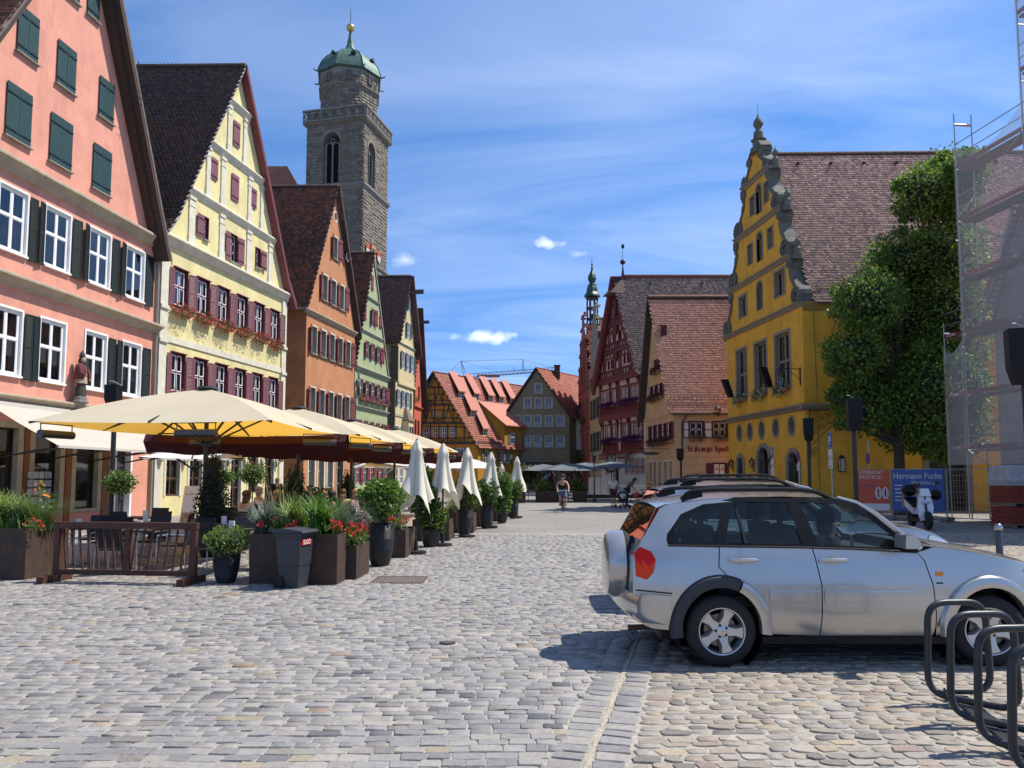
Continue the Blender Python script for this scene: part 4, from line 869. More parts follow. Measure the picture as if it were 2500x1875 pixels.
b.quad(fL(0, 0), fL(0, 52.9), bl(52.9), bl(0)).quad(bl(0), bl(52.9), fR(WR_, 52.9), fR(WR_, 0)).quad(fL(0, 52.0), fL(WL, 52.0), fR(WR_, 52.0), bl(52.0))
b.build('shaft', MORT, t)
rng=np.random.default_rng(21)
palA=np.array([(.25, .22, .175), (.235, .205, .165), (.265, .235, .19), (.22, .195, .155), (.25, .225, .185), (.19, .165, .135), (.29, .26, .21)])
blk=stone_blocks(t, fL, nL, WL, 42.5, 51.1, hL, .44, .95, palA, rng, 0, 0, dL)+stone_blocks(t, fR, nR, WR_, 42.5, 51.1, hR, .44, .85, palA, rng, 0, 0, dR)+stone_blocks(t, fL, nL, WL, 31.7, 41.3, [], .44, .95, palA, rng, 0, 0, dL)+stone_blocks(t, fR, nR, WR_, 31.7, 41.3, [], .44, .85, palA, rng, 0, 0, dR)
blk+=stone_blocks(t, fR, nR, WR_, 20.0, 31.2, [], .46, .9, palA, rng, 0, 0, dR)
order=sorted(range(len(blk)), key=lambda i:-blk[i][1]*blk[i][2]);UB=MB();UB.box(-.5, .5, -1, .05, -.5, .5);UBM=UB.mesh('stone_block', TSTONE)
V=[];F=[];T=[]
for r_, i in enumerate(order):
 p, w, h, pr_, c, an=blk[i]
 if r_<300:
  o=link('stone_block', UBM, t, p, an);o.scale=(w, pr_, h);o.color=(*c, 1)
 else:
  d=Vector((math.cos(an), math.sin(an), 0));n=Vector((d.y, -d.x, 0));k=len(V)
  for(sx, sw, sz)in((-.5, 0, -.5), (.5, 0, -.5), (.5, 0, .5), (-.5, 0, .5), (-.5, 1, -.5), (.5, 1, -.5), (.5, 1, .5), (-.5, 1, .5)):V.append(p+d*sx*w+n*sw*pr_+Vector((0, 0, sz*h)))
  F+=[(k+4, k+5, k+6, k+7), (k, k+1, k+5, k+4), (k+1, k+2, k+6, k+5), (k+2, k+3, k+7, k+6), (k+3, k, k+4, k+7)];T+=[c]*5
link('stone_courses', np_mesh('stone_courses', V, F, TSTONEM, np.array(T)), t, kind='stuff')
for z0, z1, p in((41.3, 42.3, .32), (31.2, 31.65, .22), (50.95, 51.35, .45)):
 b=MB();P4=lambda q, z:[TO-TO+(-dL-dR)*q+Vector((0, 0, z)), dL*(WL+q)-dR*q+Vector((0, 0, z)), dL*(WL+q)+dR*(WR_+q)+Vector((0, 0, z)), -dL*q+dR*(WR_+q)+Vector((0, 0, z))]
 a_, b_, c_=P4(.02, z0), P4(p, z0+(z1-z0)*.55), P4(p, z1-.05);d_=P4(.04, z1)
 for A_, B_ in((a_, b_), (b_, c_), (c_, d_)):
  for i in range(4):b.quad(A_[i], A_[(i+1)%4], B_[(i+1)%4], B_[i])
 b.build('string_course', TRIM, t)
# belfry openings with louvres
LOUV=mat('dark_red_louvre', (.05, .022, .018), .8, var=.3, vscale=4)
def belfry(f, n_, u0, u1, z0, z1, twin):
 w=u1-u0;c=(u0+u1)/2;b=MB();rz=w/2*1.15;n=14;dp=-.9
 arc=[(c-w/2*math.cos(math.pi*i/n), z1-rz+rz*math.sin(math.pi*i/n))for i in range(n+1)]
 for p, q in zip(arc[:-1], arc[1:]):b.poly([f(p[0], p[1]), f(p[0], z1), f(q[0], z1), f(q[0], q[1])]);b.poly([f(p[0], p[1]), f(q[0], q[1]), f(c+(q[0]-c)*.8, z0+(q[1]-z0)*.97, dp), f(c+(p[0]-c)*.8, z0+(p[1]-z0)*.97, dp)])
 for s_ in(-1, 1):b.poly([f(c+s_*w/2, z0), f(c+s_*w/2, z1-rz), f(c+s_*w*.4, z1-rz, dp), f(c+s_*w*.4, z0, dp)])
 b.poly([f(u0, z0), f(u1, z0), f(u1, z0+.25, dp), f(u0, z0+.25, dp)])
 o=b.build('belfry_window', MORT, t)
 b=MB()
 for p, q in zip(arc[:-1], arc[1:]):
  P=lambda a, k, w_:f(c+(a[0]-c)*k, z0+(a[1]-z0)*(1+(k-1)*.35), w_)
  b.poly([P(p, 1.0, .08), P(q, 1.0, .08), P(q, 1.2, .08), P(p, 1.2, .08)]);b.poly([P(p, 1.2, .08), P(q, 1.2, .08), P(q, 1.2, 0), P(p, 1.2, 0)])
 b.build('arch_moulding', TRIM, o)
 b=MB();k=20;ht=z1-rz*.35-z0 if not twin else z1-rz*1.1-z0
 for i in range(k):
  z=z0+.2+ht*i/k;b.poly([f(c-w*.38, z, dp+.35), f(c+w*.38, z, dp+.35), f(c+w*.38, z+ht/k*.9, dp+.1), f(c-w*.38, z+ht/k*.9, dp+.1)])
 b.poly([f(c-w*.42, z0, dp+.02), f(c+w*.42, z0, dp+.02), f(c+w*.42, z1-.2, dp+.02), f(c-w*.42, z1-.2, dp+.02)]);b.build('louvres', LOUV, o)
 b=MB();b.bar(f(c, z0, dp+.5), f(c, z1-rz*.9, dp+.5), .16, .2)
 for s_ in(-1, 1):
  pts=[f(c+s_*w*.2-w*.18*math.cos(math.pi*i/8), z1-rz*1.25+w*.2*math.sin(math.pi*i/8), dp+.5)for i in range(9)];b.tube(pts, .08, 5);b.bar(f(c+s_*w*.39, z0, dp+.5), f(c+s_*w*.39, z1-rz, dp+.5), .14, .2)
 pts=[f(c+.28*math.cos(2*math.pi*i/10), z1-rz*.72+.34*math.sin(2*math.pi*i/10), dp+.5)for i in range(10)];b.tube(pts, .07, 5, closed=True);b.build('tracery', TRIM, o)
belfry(fL, nL, *hL[0], True);belfry(fR, nR, *hR[0], True)
# pierced parapet
def parapet(f, Wd, n):
 b=MB();w=.42;b.bar(f(-.4, 51.5, w), f(Wd+.4, 51.5, w), .22, .25);b.bar(f(-.45, 53.0, w), f(Wd+.45, 53.0, w), .34, .26)
 for i in range(n+1):u=-.3+(Wd+.6)*i/n;b.bar(f(u, 51.5, w), f(u, 53.0, w), .2, .2)
 for i in range(n):
  u=-.3+(Wd+.6)*(i+.5)/n
  b.tube([f(u+.46*math.cos(2*math.pi*k/12), 52.25+.5*math.sin(2*math.pi*k/12), w)for k in range(12)], .09, 5, closed=True)
  b.tube([f(u+.18*math.cos(2*math.pi*k/8), 52.25+.2*math.sin(2*math.pi*k/8), w)for k in range(8)], .06, 4, closed=True)
  for s_ in((-1, -1), (1, 1), (-1, 1), (1, -1)):b.bar(f(u+s_[0]*.18, 52.25+s_[1]*.2, w), f(u+s_[0]*.5, 52.25+s_[1]*.6, w), .08, .08)
 b.build('pierced_parapet', TRIM, t)
parapet(fL, WL, 7);parapet(fR, WR_, 7)
CT=dL*WL/2+dR*WR_/2
ph=math.radians(-100)
b=MB();b.lathe([(4.3, 51.5), (4.3, 56.7)], 8, (CT.x, CT.y, 0), ph=ph);b.lathe([(4.35, 57.05), (4.42, 59.5)], 8, (CT.x, CT.y, 0), ph=ph);b.lathe([(4.3, 56.7), (4.62, 56.85), (4.62, 57.0), (4.35, 57.05)], 8, (CT.x, CT.y, 0), ph=ph, caps=False)
b.build('lantern_storey', mat('tower_lantern_stone', (.24, .215, .18), .9, var=.3, vscale=1.5, bump=.4, bscale=9, stain=.4), t)
V=[];F=[];T=[];ap=4.3
for k in range(8):
 a0, a1=ph+k*math.pi/4, ph+(k+1)*math.pi/4
 if math.sin((a0+a1)/2)>.35:continue
 p0, p1=Vector((math.cos(a0), math.sin(a0), 0))*ap, Vector((math.cos(a1), math.sin(a1), 0))*ap;dd=(p1-p0);L_=dd.length;dd.normalize();nn=Vector((dd.y, -dd.x, 0))
 for za, zb_, off in((52.6, 56.6, 0), (57.1, 59.2, .07)):
  for p, w, h, pr_, c, an in stone_blocks(t, lambda u, z:CT+p0+dd*u+Vector((0, 0, z))+nn*off, nn, L_, za, zb_, [], .42, .8, palA, rng, 0, 0, dd):
   k_=len(V)
   for(sx, sw, sz)in((-.5, 0, -.5), (.5, 0, -.5), (.5, 0, .5), (-.5, 0, .5), (-.5, 1, -.5), (.5, 1, -.5), (.5, 1, .5), (-.5, 1, .5)):V.append(p+dd*sx*w+nn*sw*pr_*.7+Vector((0, 0, sz*h)))
   F+=[(k_+4, k_+5, k_+6, k_+7), (k_, k_+1, k_+5, k_+4), (k_+1, k_+2, k_+6, k_+5), (k_+2, k_+3, k_+7, k_+6), (k_+3, k_, k_+4, k_+7)];T+=[c]*5
 mid=CT+(p0+p1)/2+nn*.1;an=math.atan2(dd.y, dd.x)
 b=MB();b.box(-.38, -.30, -.12, .05, 0, 1.2);b.box(.30, .38, -.12, .05, 0, 1.2);b.box(-.30, .30, -.12, .05, 1.08, 1.2);b.box(-.46, .46, -.18, .05, -.1, 0);b.box(-.03, .03, -.06, .03, 0, 1.08)
 w_=b.build('lantern_window', TRIM, t, loc=mid+nn*.06+Vector((0, 0, 57.75)), rz=an);b=MB();b.box(-.30, .30, -.05, .02, 0, 1.08);b.build('pane', mat('dark_pane', (.03, .035, .04), .05, spec=.8), w_)
link('lantern_stone_courses', np_mesh('lantern_stone_courses', V, F, TSTONEM, np.array(T)), t, kind='stuff')
VERD=mat('verdigris_copper', (.085, .165, .12), .5, var=.35, vscale=1.3, col2=(.045, .10, .08), metal=.25, bump=.15, bscale=8)
b=MB();b.lathe([(4.75, 59.35), (4.82, 59.5), (4.62, 60.2), (4.2, 61.15), (3.4, 62.2), (2.3, 63.0), (1.15, 63.55), (.75, 64.1), (.5, 64.9), (.3, 66.0), (.17, 66.9)], 8, (CT.x, CT.y, 0), ph=ph);b.build('dome', VERD, t)
b=MB()
for k in range(8):
 a0=ph+k*math.pi/4;b.tube([(CT.x+r_*math.cos(a0), CT.y+r_*math.sin(a0), z+.02)for r_, z in((4.85, 59.5), (4.64, 60.2), (4.22, 61.15), (3.42, 62.2), (2.32, 63.0), (1.17, 63.55), (.77, 64.1))], .07, 5)
 b.tube([(CT.x+4.8*math.cos(a0), CT.y+4.8*math.sin(a0), 59.4), (CT.x+5.3*math.cos(a0), CT.y+5.3*math.sin(a0), 59.45), (CT.x+5.5*math.cos(a0), CT.y+5.5*math.sin(a0), 59.6)], [.12, .1, .05], 5)
b.build('copper_ribs', VERD, t)
for a in(-70, -115, -20):
 a0=R(a);c0=CT+Vector((3.95*math.cos(a0), 3.95*math.sin(a0), 61.6));q=Vector((math.cos(a0), math.sin(a0), 0));s_=Vector((-q.y, q.x, 0));b=MB();b.add([c0+s_*.5, c0-s_*.5, c0+Vector((0, 0, .55)), c0-q*1.2+Vector((0, 0, .5))], [(0, 2, 1), (0, 3, 2), (1, 2, 3)]);b.build('dome_hatch', mat('dark_copper', (.03, .035, .03), .6), t)
b=MB();b.lathe([(.16, 66.8), (.10, 67.0)], 8, (CT.x, CT.y, 0));b.lathe([(.06, 68.2), (.05, 70.3), (.0, 70.6)], 6, (CT.x, CT.y, 0));b.build('spike', VERD, t)
b=MB();b.blob((CT.x, CT.y, 67.55), .62, 16, 10);b.build('golden_ball', mat('gilded_ball', (.55, .40, .13), .35, metal=.7), t, True)
# coats of arms on the street face
SH_R=mat('heraldic_red', (.45, .07, .04), .6);SH_W=mat('heraldic_white', (.55, .52, .44), .7);SH_Y=mat('heraldic_gold', (.5, .36, .07), .6);SH_B=mat('heraldic_black', (.03, .028, .025), .7)
b=MB();X=lambda u, z, w:fR(u, z, w)
for u in(1.45, 5.25):
 b.poly([X(u-.6, 33.2, .2), X(u+.6, 33.2, .2), X(u+.6, 34.0, .2), X(u-.6, 34.0, .2)], 0);b.poly([X(u-.6, 33.2, .2), X(u-.45, 32.6, .2), X(u, 32.25, .2), X(u+.45, 32.6, .2), X(u+.6, 33.2, .2)], 1)
b.build('red_white_shields', [SH_R, SH_W], t)
b=MB();b.ext([X(2.55, 32.1, .08), X(4.15, 32.1, .08), X(4.15, 34.3, .08), X(2.55, 34.3, .08)], nR*.12, 0);b.poly([X(2.75, 32.3, .21), X(3.95, 32.3, .21), X(3.95, 34.1, .21), X(2.75, 34.1, .21)], 1)
for pts in([(3.35, 34.0), (3.2, 33.7), (3.2, 33.0), (3.35, 32.5), (3.5, 33.0), (3.5, 33.7)], [(3.2, 33.6), (2.85, 33.9), (2.85, 33.1), (3.2, 33.0)], [(3.5, 33.6), (3.5, 33.0), (3.85, 33.1), (3.85, 33.9)]):b.poly([X(u, z, .215)for u, z in pts], 2)
b.build('eagle_panel', [SH_R, SH_Y, SH_B], t)
NAVR=mat('dark_red_church_roof', (.085, .035, .03), .75, var=.25, vscale=1.2, bump=.4, bscale=14)
t=thing('church_nave', 'dark red hipped church roof rising behind the yellow house beside the tower', 'church', (-40, 108, 0))
b=MB();rl_, rr_=Vector((-40, 6, 50)), Vector((4.9, 5, 50));el, er, eb, ebl=Vector((-40, -8, 24)), Vector((20, -4, 24)), Vector((20, 18, 24)), Vector((-40, 20, 24))
b.poly([el, er, rr_, rl_]);b.poly([er, eb, rr_]);b.poly([rl_, rr_, eb, ebl]);b.build('roof', NAVR, t)
b=MB();b.box(-40, 19.5, -3.5, 17, 0, 24.1);b.build('wall', MORT, t)
# ================================================================== right side of the square
OCHRE=mat('ochre_yellow_render', (.80, .415, .045), .88, **PLAST);RSTONE=mat('weathered_gable_stone', (.15, .15, .125), .85, var=.35, vscale=3, bump=.35, stain=.4);BUFF=mat('buff_window_stone', (.27, .225, .165), .85, var=.2, vscale=4, bump=.3)
H=House('renaissance_house', 'large ochre yellow house with a scrolled stone gable and huge tiled roof', (15.0, 38.0), (.115, -1), (1, -.02))
UC=-4.9;LV_=[(10.62, 4.88), (13.42, 3.85), (16.4, 2.9), (19.25, 1.66), (20.9, .72)]
def prof():
 out=[(-.1, 4.9), (10.6, 4.9)]
 for(z0, a0), (z1, a1)in zip(LV_[:-1], LV_[1:]):
  h=z1-z0;dlt=a0-a1
  out+=[(z0+.02, a0-.05), (z0+h*.16, a0-.02), (z0+h*.30, a0-.18-.15*dlt), (z0+h*.42, a1+dlt*.42), (z0+h*.56, a1+dlt*.12), (z0+h*.7, a1-.02), (z0+h*.82, a1+.12), (z0+h*.93, a1+.12), (z1-.01, a1+.02)]
 return out
PR=prof();PRT=PR+[(21.2, .45)]
WB=dict(id='wb', frame=BUFF, fw=.1, cols=2, trans=[.5], rd=.18, reveal=BUFF, surr=.16, proud=.03, surrm=BUFF, mw=.14, glass=glass('dull_glass', (.55, .56, .5), 1.4), curtain='full')
for a, b_ in((-8.25, -6.85), (-5.68, -4.2), (-3.05, -1.45)):H.win(a, b_, 6.5, 9.5, WB)
WB2=dict(WB, id='wb2', trans=[], fw=.08);H.win(-7.65, -6.65, 11.5, 12.75, WB2);H.win(-2.9, -1.8, 11.65, 13.0, WB2)
WB1=dict(WB, id='wb1', trans=[], cols=1, fw=.09, curtain=None, surr=.1)
for a, b_, z0, z1 in((-6.25, -5.65, 14.45, 15.6), (-3.6, -3.0, 14.6, 15.75), (-5.78, -5.22, 17.3, 18.4), (-3.9, -3.38, 17.4, 18.55)):H.win(a, b_, z0, z1, WB1)
WBA=dict(WB, id='wba', trans=[], cols=1, arch=True, wallm=OCHRE, surr=.12, fw=.06, curtain=None)
for a, b_, z0, z1 in((-5.15, -4.5, 11.4, 13.05), (-5.0, -4.35, 14.25, 15.95), (-4.95, -4.3, 17.1, 18.8)):H.win(a, b_, z0, z1, WBA)
WOV=dict(id='wov', frame=BUFF, fw=.05, cols=2, trans=[.33, .66], rd=.25, oval=True, wallm=OCHRE, reveal=BUFF, surr=.13, surrm=BUFF, proud=.03, mw=.03, glass=glass('dull_glass', (.55, .56, .5), 1.4))
for u in(-8.1, -6.58, -5.0, -3.25, -1.45):H.win(u-.3, u+.3, 3.95, 4.85, WOV)
IRD=mat('dark_iron_door', (.025, .024, .022), .6)
for a, b_, z1 in((-8.4, -7.65, 2.9), (-5.5, -4.2, 3.4), (-1.9, -.85, 3.0)):H.win(a, b_, .02, z1, dict(id='rdoor', frame=IRD, fw=.12, cols=4, trans=[.62], rd=.35, arch=True, wallm=OCHRE, reveal=BUFF, surr=.26, surrm=BUFF, proud=.05, mw=.04))
H.front([(UC-a, z)for z, a in PR], [(UC+a, z)for z, a in PR], OCHRE)
# stone scroll edging following the gable outline, with volutes and pinnacles
for s_ in(-1, 1):
 b=MB();pts=[(UC+s_*a, z)for z, a in PRT if z>10.5]
 for p, q in zip(pts[:-1], pts[1:]):
  nx, nz=(q[1]-p[1]), -(q[0]-p[0]);l_=math.hypot(nx, nz)or 1;nx, nz=s_*abs(nx)/l_*.2, (nz/l_*.2 if nz*s_>0 else abs(nz)/l_*.12)
  b.ext([H.Q(p[0], p[1], -.1), H.Q(q[0], q[1], -.1), H.Q(q[0]+nx, q[1]+nz, -.1), H.Q(p[0]+nx, p[1]+nz, -.1)], H.e*.62)
 b.build('scroll_coping', RSTONE, H.t)
 for i, ((z0, a0), (z1, a1))in enumerate(zip(LV_[:-1], LV_[1:])):
  h=z1-z0;r0=.17*h+.05;b=MB()
  for cx, cz, rr in((UC+s_*(a0-r0*.75), z0+r0*1.05, r0), (UC+s_*(a1-.02), z1-.38, .24)):
   sp=[]
   for k in range(30):
    th=k/29*2.2*2*math.pi;r_=rr*(1-k/36);sp.append(H.P(cx+s_*r_*math.cos(th-.6), cz+r_*math.sin(th-.6), .09))
   b.tube(sp, [.07*(1-k/50)+.02 for k in range(30)], 5)
   c_=[H.P(cx+rr*math.cos(2*math.pi*k/14), cz+rr*math.sin(2*math.pi*k/14), .03)for k in range(14)]
   b.ext(c_, H.e*.55)
  mid_=[(UC+s_*a, z)for z, a in PR if z0+.3<z<z1-.2]
  b.tube([H.P(u-s_*.05, z, .06)for u, z in mid_], .06, 5);b.build('volute', RSTONE, H.t)
  if i<3:
   cu, cz=UC+s_*(a1+.42), z1-.1;b=MB();b.lathe([(.26, -.15), (.26, .12), (.18, .16), (.2, .42), (.14, .5), (.09, .6), (.17, .74), (.16, .86), (.05, 1.02), (.0, 1.22)], 10, H.Q(cu, cz, .18));b.build('pinnacle', RSTONE, H.t, 35)
for(z, a)in LV_[:-1]:
 H.cornice(UC-a-.2, UC+a+.15, z-.12, z+.16, .24, BUFF)
b=MB();C_=H.Q(UC, 0, .2);b.lathe([(.5, 20.8), (.5, 21.1), (.34, 21.2), (.36, 21.55), (.46, 21.62), (.3, 21.7), (.28, 22.1), (.18, 22.2), (.16, 22.35), (.3, 22.6), (.27, 22.78), (.1, 23.0), (.0, 23.35)], 12, C_);b.tube([C_+Vector((0, 0, 23.2)), C_+Vector((0, 0, 23.9))], .012, 4);b.build('finial', RSTONE, H.t, 35)
b=MB();b.tube([H.Q(UC, 21.4, .4), H.Q(UC, 20.95, 1.7)], .015, 4);b.build('stay_wire', IRON, H.t)
H.cornice(-9.95, .12, 5.1, 5.42, .34, BUFF);b=MB();b.ext([H.Q(.0, 5.12, -.3), H.Q(.12, 5.14, -.3), H.Q(.34, 5.32, -.3), H.Q(.34, 5.42, -.3), H.Q(0, 5.44, -.3)], H.e*1.7);b.build('cornice_return', BUFF, H.t)
# long side
b=MB()
L_SIDE=27.0
for q in holed([(0, -.1), (0, 10.4)], [(L_SIDE, -.1), (L_SIDE, 10.4)], [(6.15, 8.0, 0, 3.6)], lambda u, z:H.Q(0, z, u)):b.poly(q)
b.poly([H.Q(-9.8, -.1, 0), H.Q(-9.8, 10.4, 0), H.Q(-9.8, 10.4, L_SIDE), H.Q(-9.8, -.1, L_SIDE)]);b.build('side_wall', OCHRE, H.t)
b=MB();b.box(0, .3, -.06, .5, 0, 3.6);b.box(2.15, 2.45, -.06, .5, 0, 3.6);b.box(0, 2.45, -.06, .5, 3.6, 3.95);g_=b.build('gateway', BUFF, H.t, loc=H.Q(0, 0, 5.85), rz=math.atan2(H.e.y, H.e.x));b=MB();b.box(.3, 2.15, .25, .33, .02, 3.6);b.build('gate_leaf', IRD, g_)
b=MB();b.ext([H.Q(.0, 10.25, .02), H.Q(.28, 10.62, .02), H.Q(.28, 10.7, .02), H.Q(0, 10.75, .02)], H.e*L_SIDE);b.build('eaves_cove', mat('olive_eaves_cove', (.36, .25, .07), .85, var=.1), H.t)
r_=H.slab(.32, 10.66, UC, 20.75, .5, L_SIDE, .14, WOODD);H.tiles(r_, .32, 10.66, UC, 20.75, .5, L_SIDE, .185, .18, [(.49, .285, .205), (.57, .33, .23), (.65, .39, .28), (.42, .255, .19), (.35, .235, .18), (.70, .45, .33)], [3, 4, 3, 2, 1, 1], 31, .55);H.slab(-10.1, 10.5, UC, 20.75, .5, L_SIDE, .14, WOODD);H.ridge(UC, 20.78, .5, L_SIDE, mat('ridge_tile_mix', (.19, .12, .09), .75, var=.35))
for k in range(12):
 a=.905;u, z=.32+(UC-.32)*a, 10.66+(20.75-10.66)*a;b=MB();p=H.Q(u, z+.05, 2.2+k*1.9)
 b.add([p+Vector((-.13, -.1, .02)), p+Vector((.13, -.1, .02)), p+Vector((0, -.16, .2)), p+Vector((0, .25, .25))], [(0, 1, 2), (0, 2, 3), (1, 3, 2)]);b.build('roof_vent', mat('dark_vent', (.035, .02, .018), .7), H.t)
def snow_rail(h, u, z, k0, k1, up):
 m=MB();
 for q in(.05, .2, .34):m.tube([h.Q(u, z+q, k0), h.Q(u, z+q, k1)], .014, 5)
 n=int((k1-k0)/.3)
 for i in range(n):m.tube([h.Q(u, z, k0+(k1-k0)*i/n), h.Q(u, z+.36, k0+(k1-k0)*i/n)], .01, 4)
 m.build('snow_guard', mat('rusty_guard', (.10, .06, .05), .7), h.t)
snow_rail(H, -.05, 11.4, .8, 26, 0);m=MB();m.tube([H.Q(.42, 10.62, .6), H.Q(.42, 10.62, L_SIDE)], .07, 8);m.build('gutter', mat('dark_gutter', (.06, .05, .045), .5), H.t)
m=MB();m.tube([H.Q(.04, 10.3, .55), H.Q(.04, 5.6, .62), H.Q(.04, .2, .62)], .014, 5);m.build('lightning_wire', mat('wire_grey', (.10, .07, .04), .6), H.t)
for i, (u, w_)in enumerate(((-7.55, 1.4), (-4.95, 1.5), (-2.25, 1.6))):
 flower_box(H, u, 6.28, w_, np.array([(.62, .62, .55), (.5, .55, .4), (.7, .68, .62)]), f'white trailing flower box on the ochre house, window {["farthest from", "middle between both corners, not", "nearest to"][i]} the tree', 'white flower boxes on the ochre house', trail=.45, size=.09, dens=.8, gtint=MDG)
for i, u in enumerate((-9.1, -6.1, -3.7)):
 wall_lantern(H, u, 2.45, f'black box lantern on the ochre house ground floor, {ORD[i]} from the apothecary', .16, 'box lanterns on the ochre house', .9)
t=thing('wall_lantern', 'large black lantern hanging from an iron arm at the ochre house corner', 'lantern', H.wd(-.35, 7.0, 0), H.ang)
m=MB();m.box(-.03, .03, -.05, 0, -.55, .35);m.tube([(0, -.04, .28), (0, -1.25, .30)], .022, 6);m.tube([(0, -.04, -.3), (0, -.35, .0), (0, -.8, .26)], .016, 6);m.build('bracket', IRON, t)
m=MB();m.lathe([(.26, -.02), (.12, .14), (.03, .2), (.03, .28)], 6, (0, -1.1, 0));m.lathe([(.14, -.62), (.13, -.58)], 6, (0, -1.1, 0))
for k in range(6):a=math.pi/3*k;m.bar((.14*math.cos(a), -1.1+.14*math.sin(a), -.6), (.22*math.cos(a), -1.1+.22*math.sin(a), -.02), .02, .02)
m.build('lantern_frame', IRON, t);MB().lathe([(.13, -.58), (.205, -.02)], 6, (0, -1.1, 0), caps=False).build('lantern_glass', CLEAR, t)
t=thing('wall_lantern', 'black wall lantern on the shaded ochre side wall left of the fence', 'lantern', H.o+H.Q(.0, 2.35, 1.7), math.atan2(H.e.y, H.e.x));m=MB();m.lathe([(.2, .28), (.05, .46), (.0, .5)], 4, (0, -.2, 0), ph=math.pi/4);m.box(-.13, .13, -.33, -.07, -.4, -.36)
for sx in(-.12, .12):
 for sy in(-.32, -.08):m.box(sx-.012, sx+.012, sy-.012, sy+.012, -.36, .28)
m.box(-.02, .02, -.07, .0, -.1, .1);m.build('lantern_frame', IRON, t);m=MB();m.box(-.105, .105, -.305, -.095, -.355, .275);m.build('lantern_glass', mat('milky_glass', (.55, .52, .42), .3), t)
t=thing('sign_bracket', 'ornate rusty iron scrollwork bracket at the ochre house corner', 'sign bracket', H.o+H.Q(.1, 3.9, .15), math.atan2(H.e.y, H.e.x))
m=MB();m.tube([(0, -.05, 1.5), (0, -.05, -1.2)], .03, 6);m.tube([(0, -.05, 1.15), (1.75, -.3, 1.25)], .025, 6);m.tube([(1.45, -.25, 1.2), (.95, -.2, .3), (.1, -.08, -.55)], .02, 6)
for cx, cz, r_ in((.35, .75, .3), (.75, .8, .25), (.3, .2, .25), (1.05, .95, .18), (.2, -.9, .2), (.6, .35, .16)):m.tube([(cx+r_*(1-k/26)*math.cos(k*.55), -.15, cz+r_*(1-k/26)*math.sin(k*.55))for k in range(20)], .014, 5)
m.tube([(1.2, -.25, 1.2), (1.2, -.25, 1.65), (1.25, -.25, 1.9)], .02, 5);m.build('scrolls', mat('rusty_ironwork', (.07, .04, .03), .7), t)
# ---------------------------------------------------------------- apothecary house
H=House('apothecary_house', 'peach rendered apothecary with a big pink tiled roof and white shutters', (10.9, 50.0), (.12, -1), (1, 0))
PEACH=mat('peach_render', (.64, .39, .205), .88, **PLAST);WSH=mat('white_shutter_panel', (.70, .64, .55), .6, var=.06)
PW=dict(id='pw', m=MAROON, panel=True, m2=WSH);WA=dict(id='wa', frame=MAROON, fw=.06, cols=2, trans=[.5], rd=.1, sash=WHITE, sw=.035, reveal=MAROON, surr=.05, proud=.02, surrm=MAROON)
for z0, z1, us in((4.3, 5.4, [-5.75+i*1.17 for i in range(5)]), (7.5, 8.3, [-5.2, -4.1, -3.0]), (9.4, 10.15, [-4.1, -3.2])):
 for u in us:H.win(u+.28, u+.84, z0, z1, WA);H.shutter(u, u+.26, z0, z1, PW, .15, 1);H.shutter(u+.86, u+1.1, z0, z1, PW, .15, -1)
H.win(-3.1, -2.5, 11.5, 12.5, WA)
WDR=dict(id='wdr', frame=mat('cream_door_frame', (.60, .55, .45), .6), fw=.12, cols=1, trans=[.8], rd=.2, surr=.1, surrm=mat('cream_door_frame', (.6, .55, .45), .6), proud=.04, reveal=PEACH)
for u in(-5.6, -4.6, -3.5, -2.2, -1.1):H.win(u, u+.7, .5 if u!=-3.5 else .05, 2.75, WDR)
ap_=(-4.1, 14.55)
H.front([(-6.6, -.1), (-6.6, 6.1), (ap_[0], ap_[1])], [(0, -.1), (0, 6.0), (ap_[0]+.001, ap_[1])], PEACH)
SD=8.0;hs_=[(1.05, 1.96, 4.35, 5.4), (2.62, 3.52, 4.35, 5.4), (2.6, 3.42, .95, 2.6)]
b=MB()
for q in holed([(0, -.1), (0, 6.2)], [(SD, -.1), (SD, 6.2)], hs_, lambda u, z:H.Q(0, z, u)):b.poly(q)
b.build('side_wall', PEACH, H.t)
H2=House.__new__(House);H2.o=H.o;H2.d=Vector((1, 0, 0));H2.n=Vector((0, -1, 0));H2.e=Vector((0, 1, 0));H2.ang=0;H2.t=H.t;H2.holes=[]
WA2=dict(WA, id='wa2', curtain=None, glass=glass('olive_glass', (.45, .42, .2), 1.6))
H2.win(1.05, 1.96, 4.35, 5.4, WA);H2.win(2.62, 3.52, 4.35, 5.4, WA2)
for a, c in((.6, 1.0), (2.02, 2.56), (3.58, 4.0)):H2.shutter(a, c, 4.3, 5.38, dict(PW, id='pw2'), .0, -1, .03)
H2.win(2.6, 3.42, .95, 2.6, dict(WA, id='wa3', trans=[.55], curtain='full'));H2.shutter(2.1, 2.55, .9, 2.6, dict(id='rs', m=MAROON), 0, -1, .03);H2.shutter(3.47, 3.9, .9, 2.6, dict(id='rs', m=MAROON), 0, -1, .03)
for u in(2.83, 3.2):
 m=MB();m.box(-.15, .15, -.012, 0, 0, .62);c_=m.build('window_card', WHITE, H.t, loc=H2.P(u, 1.93, -.115));text_obj('letter', 'A', mat('sign_red', (.45, .03, .025), .6), c_, .42, (-.125, -.02, .16), (R(90), 0, 0), .002)
H.cornice(-6.6, .02, 5.75, 6.0, .1, PEACH);H.cornice(-5.6, -1.2, 8.75, 8.95, .06, PEACH);H.block((-6.6, 0), 3.4, 3.48, 0, .03, 'band', PEACH)
b=MB()
for z in(.8, 1.35, 1.9, 2.45, 3.0):b.box(.02, SD if z>2.7 else 2.05, -.006, .0, z, z+.022)
b.build('render_joints', mat('joint_line', (.30, .17, .085), .9), H.t)
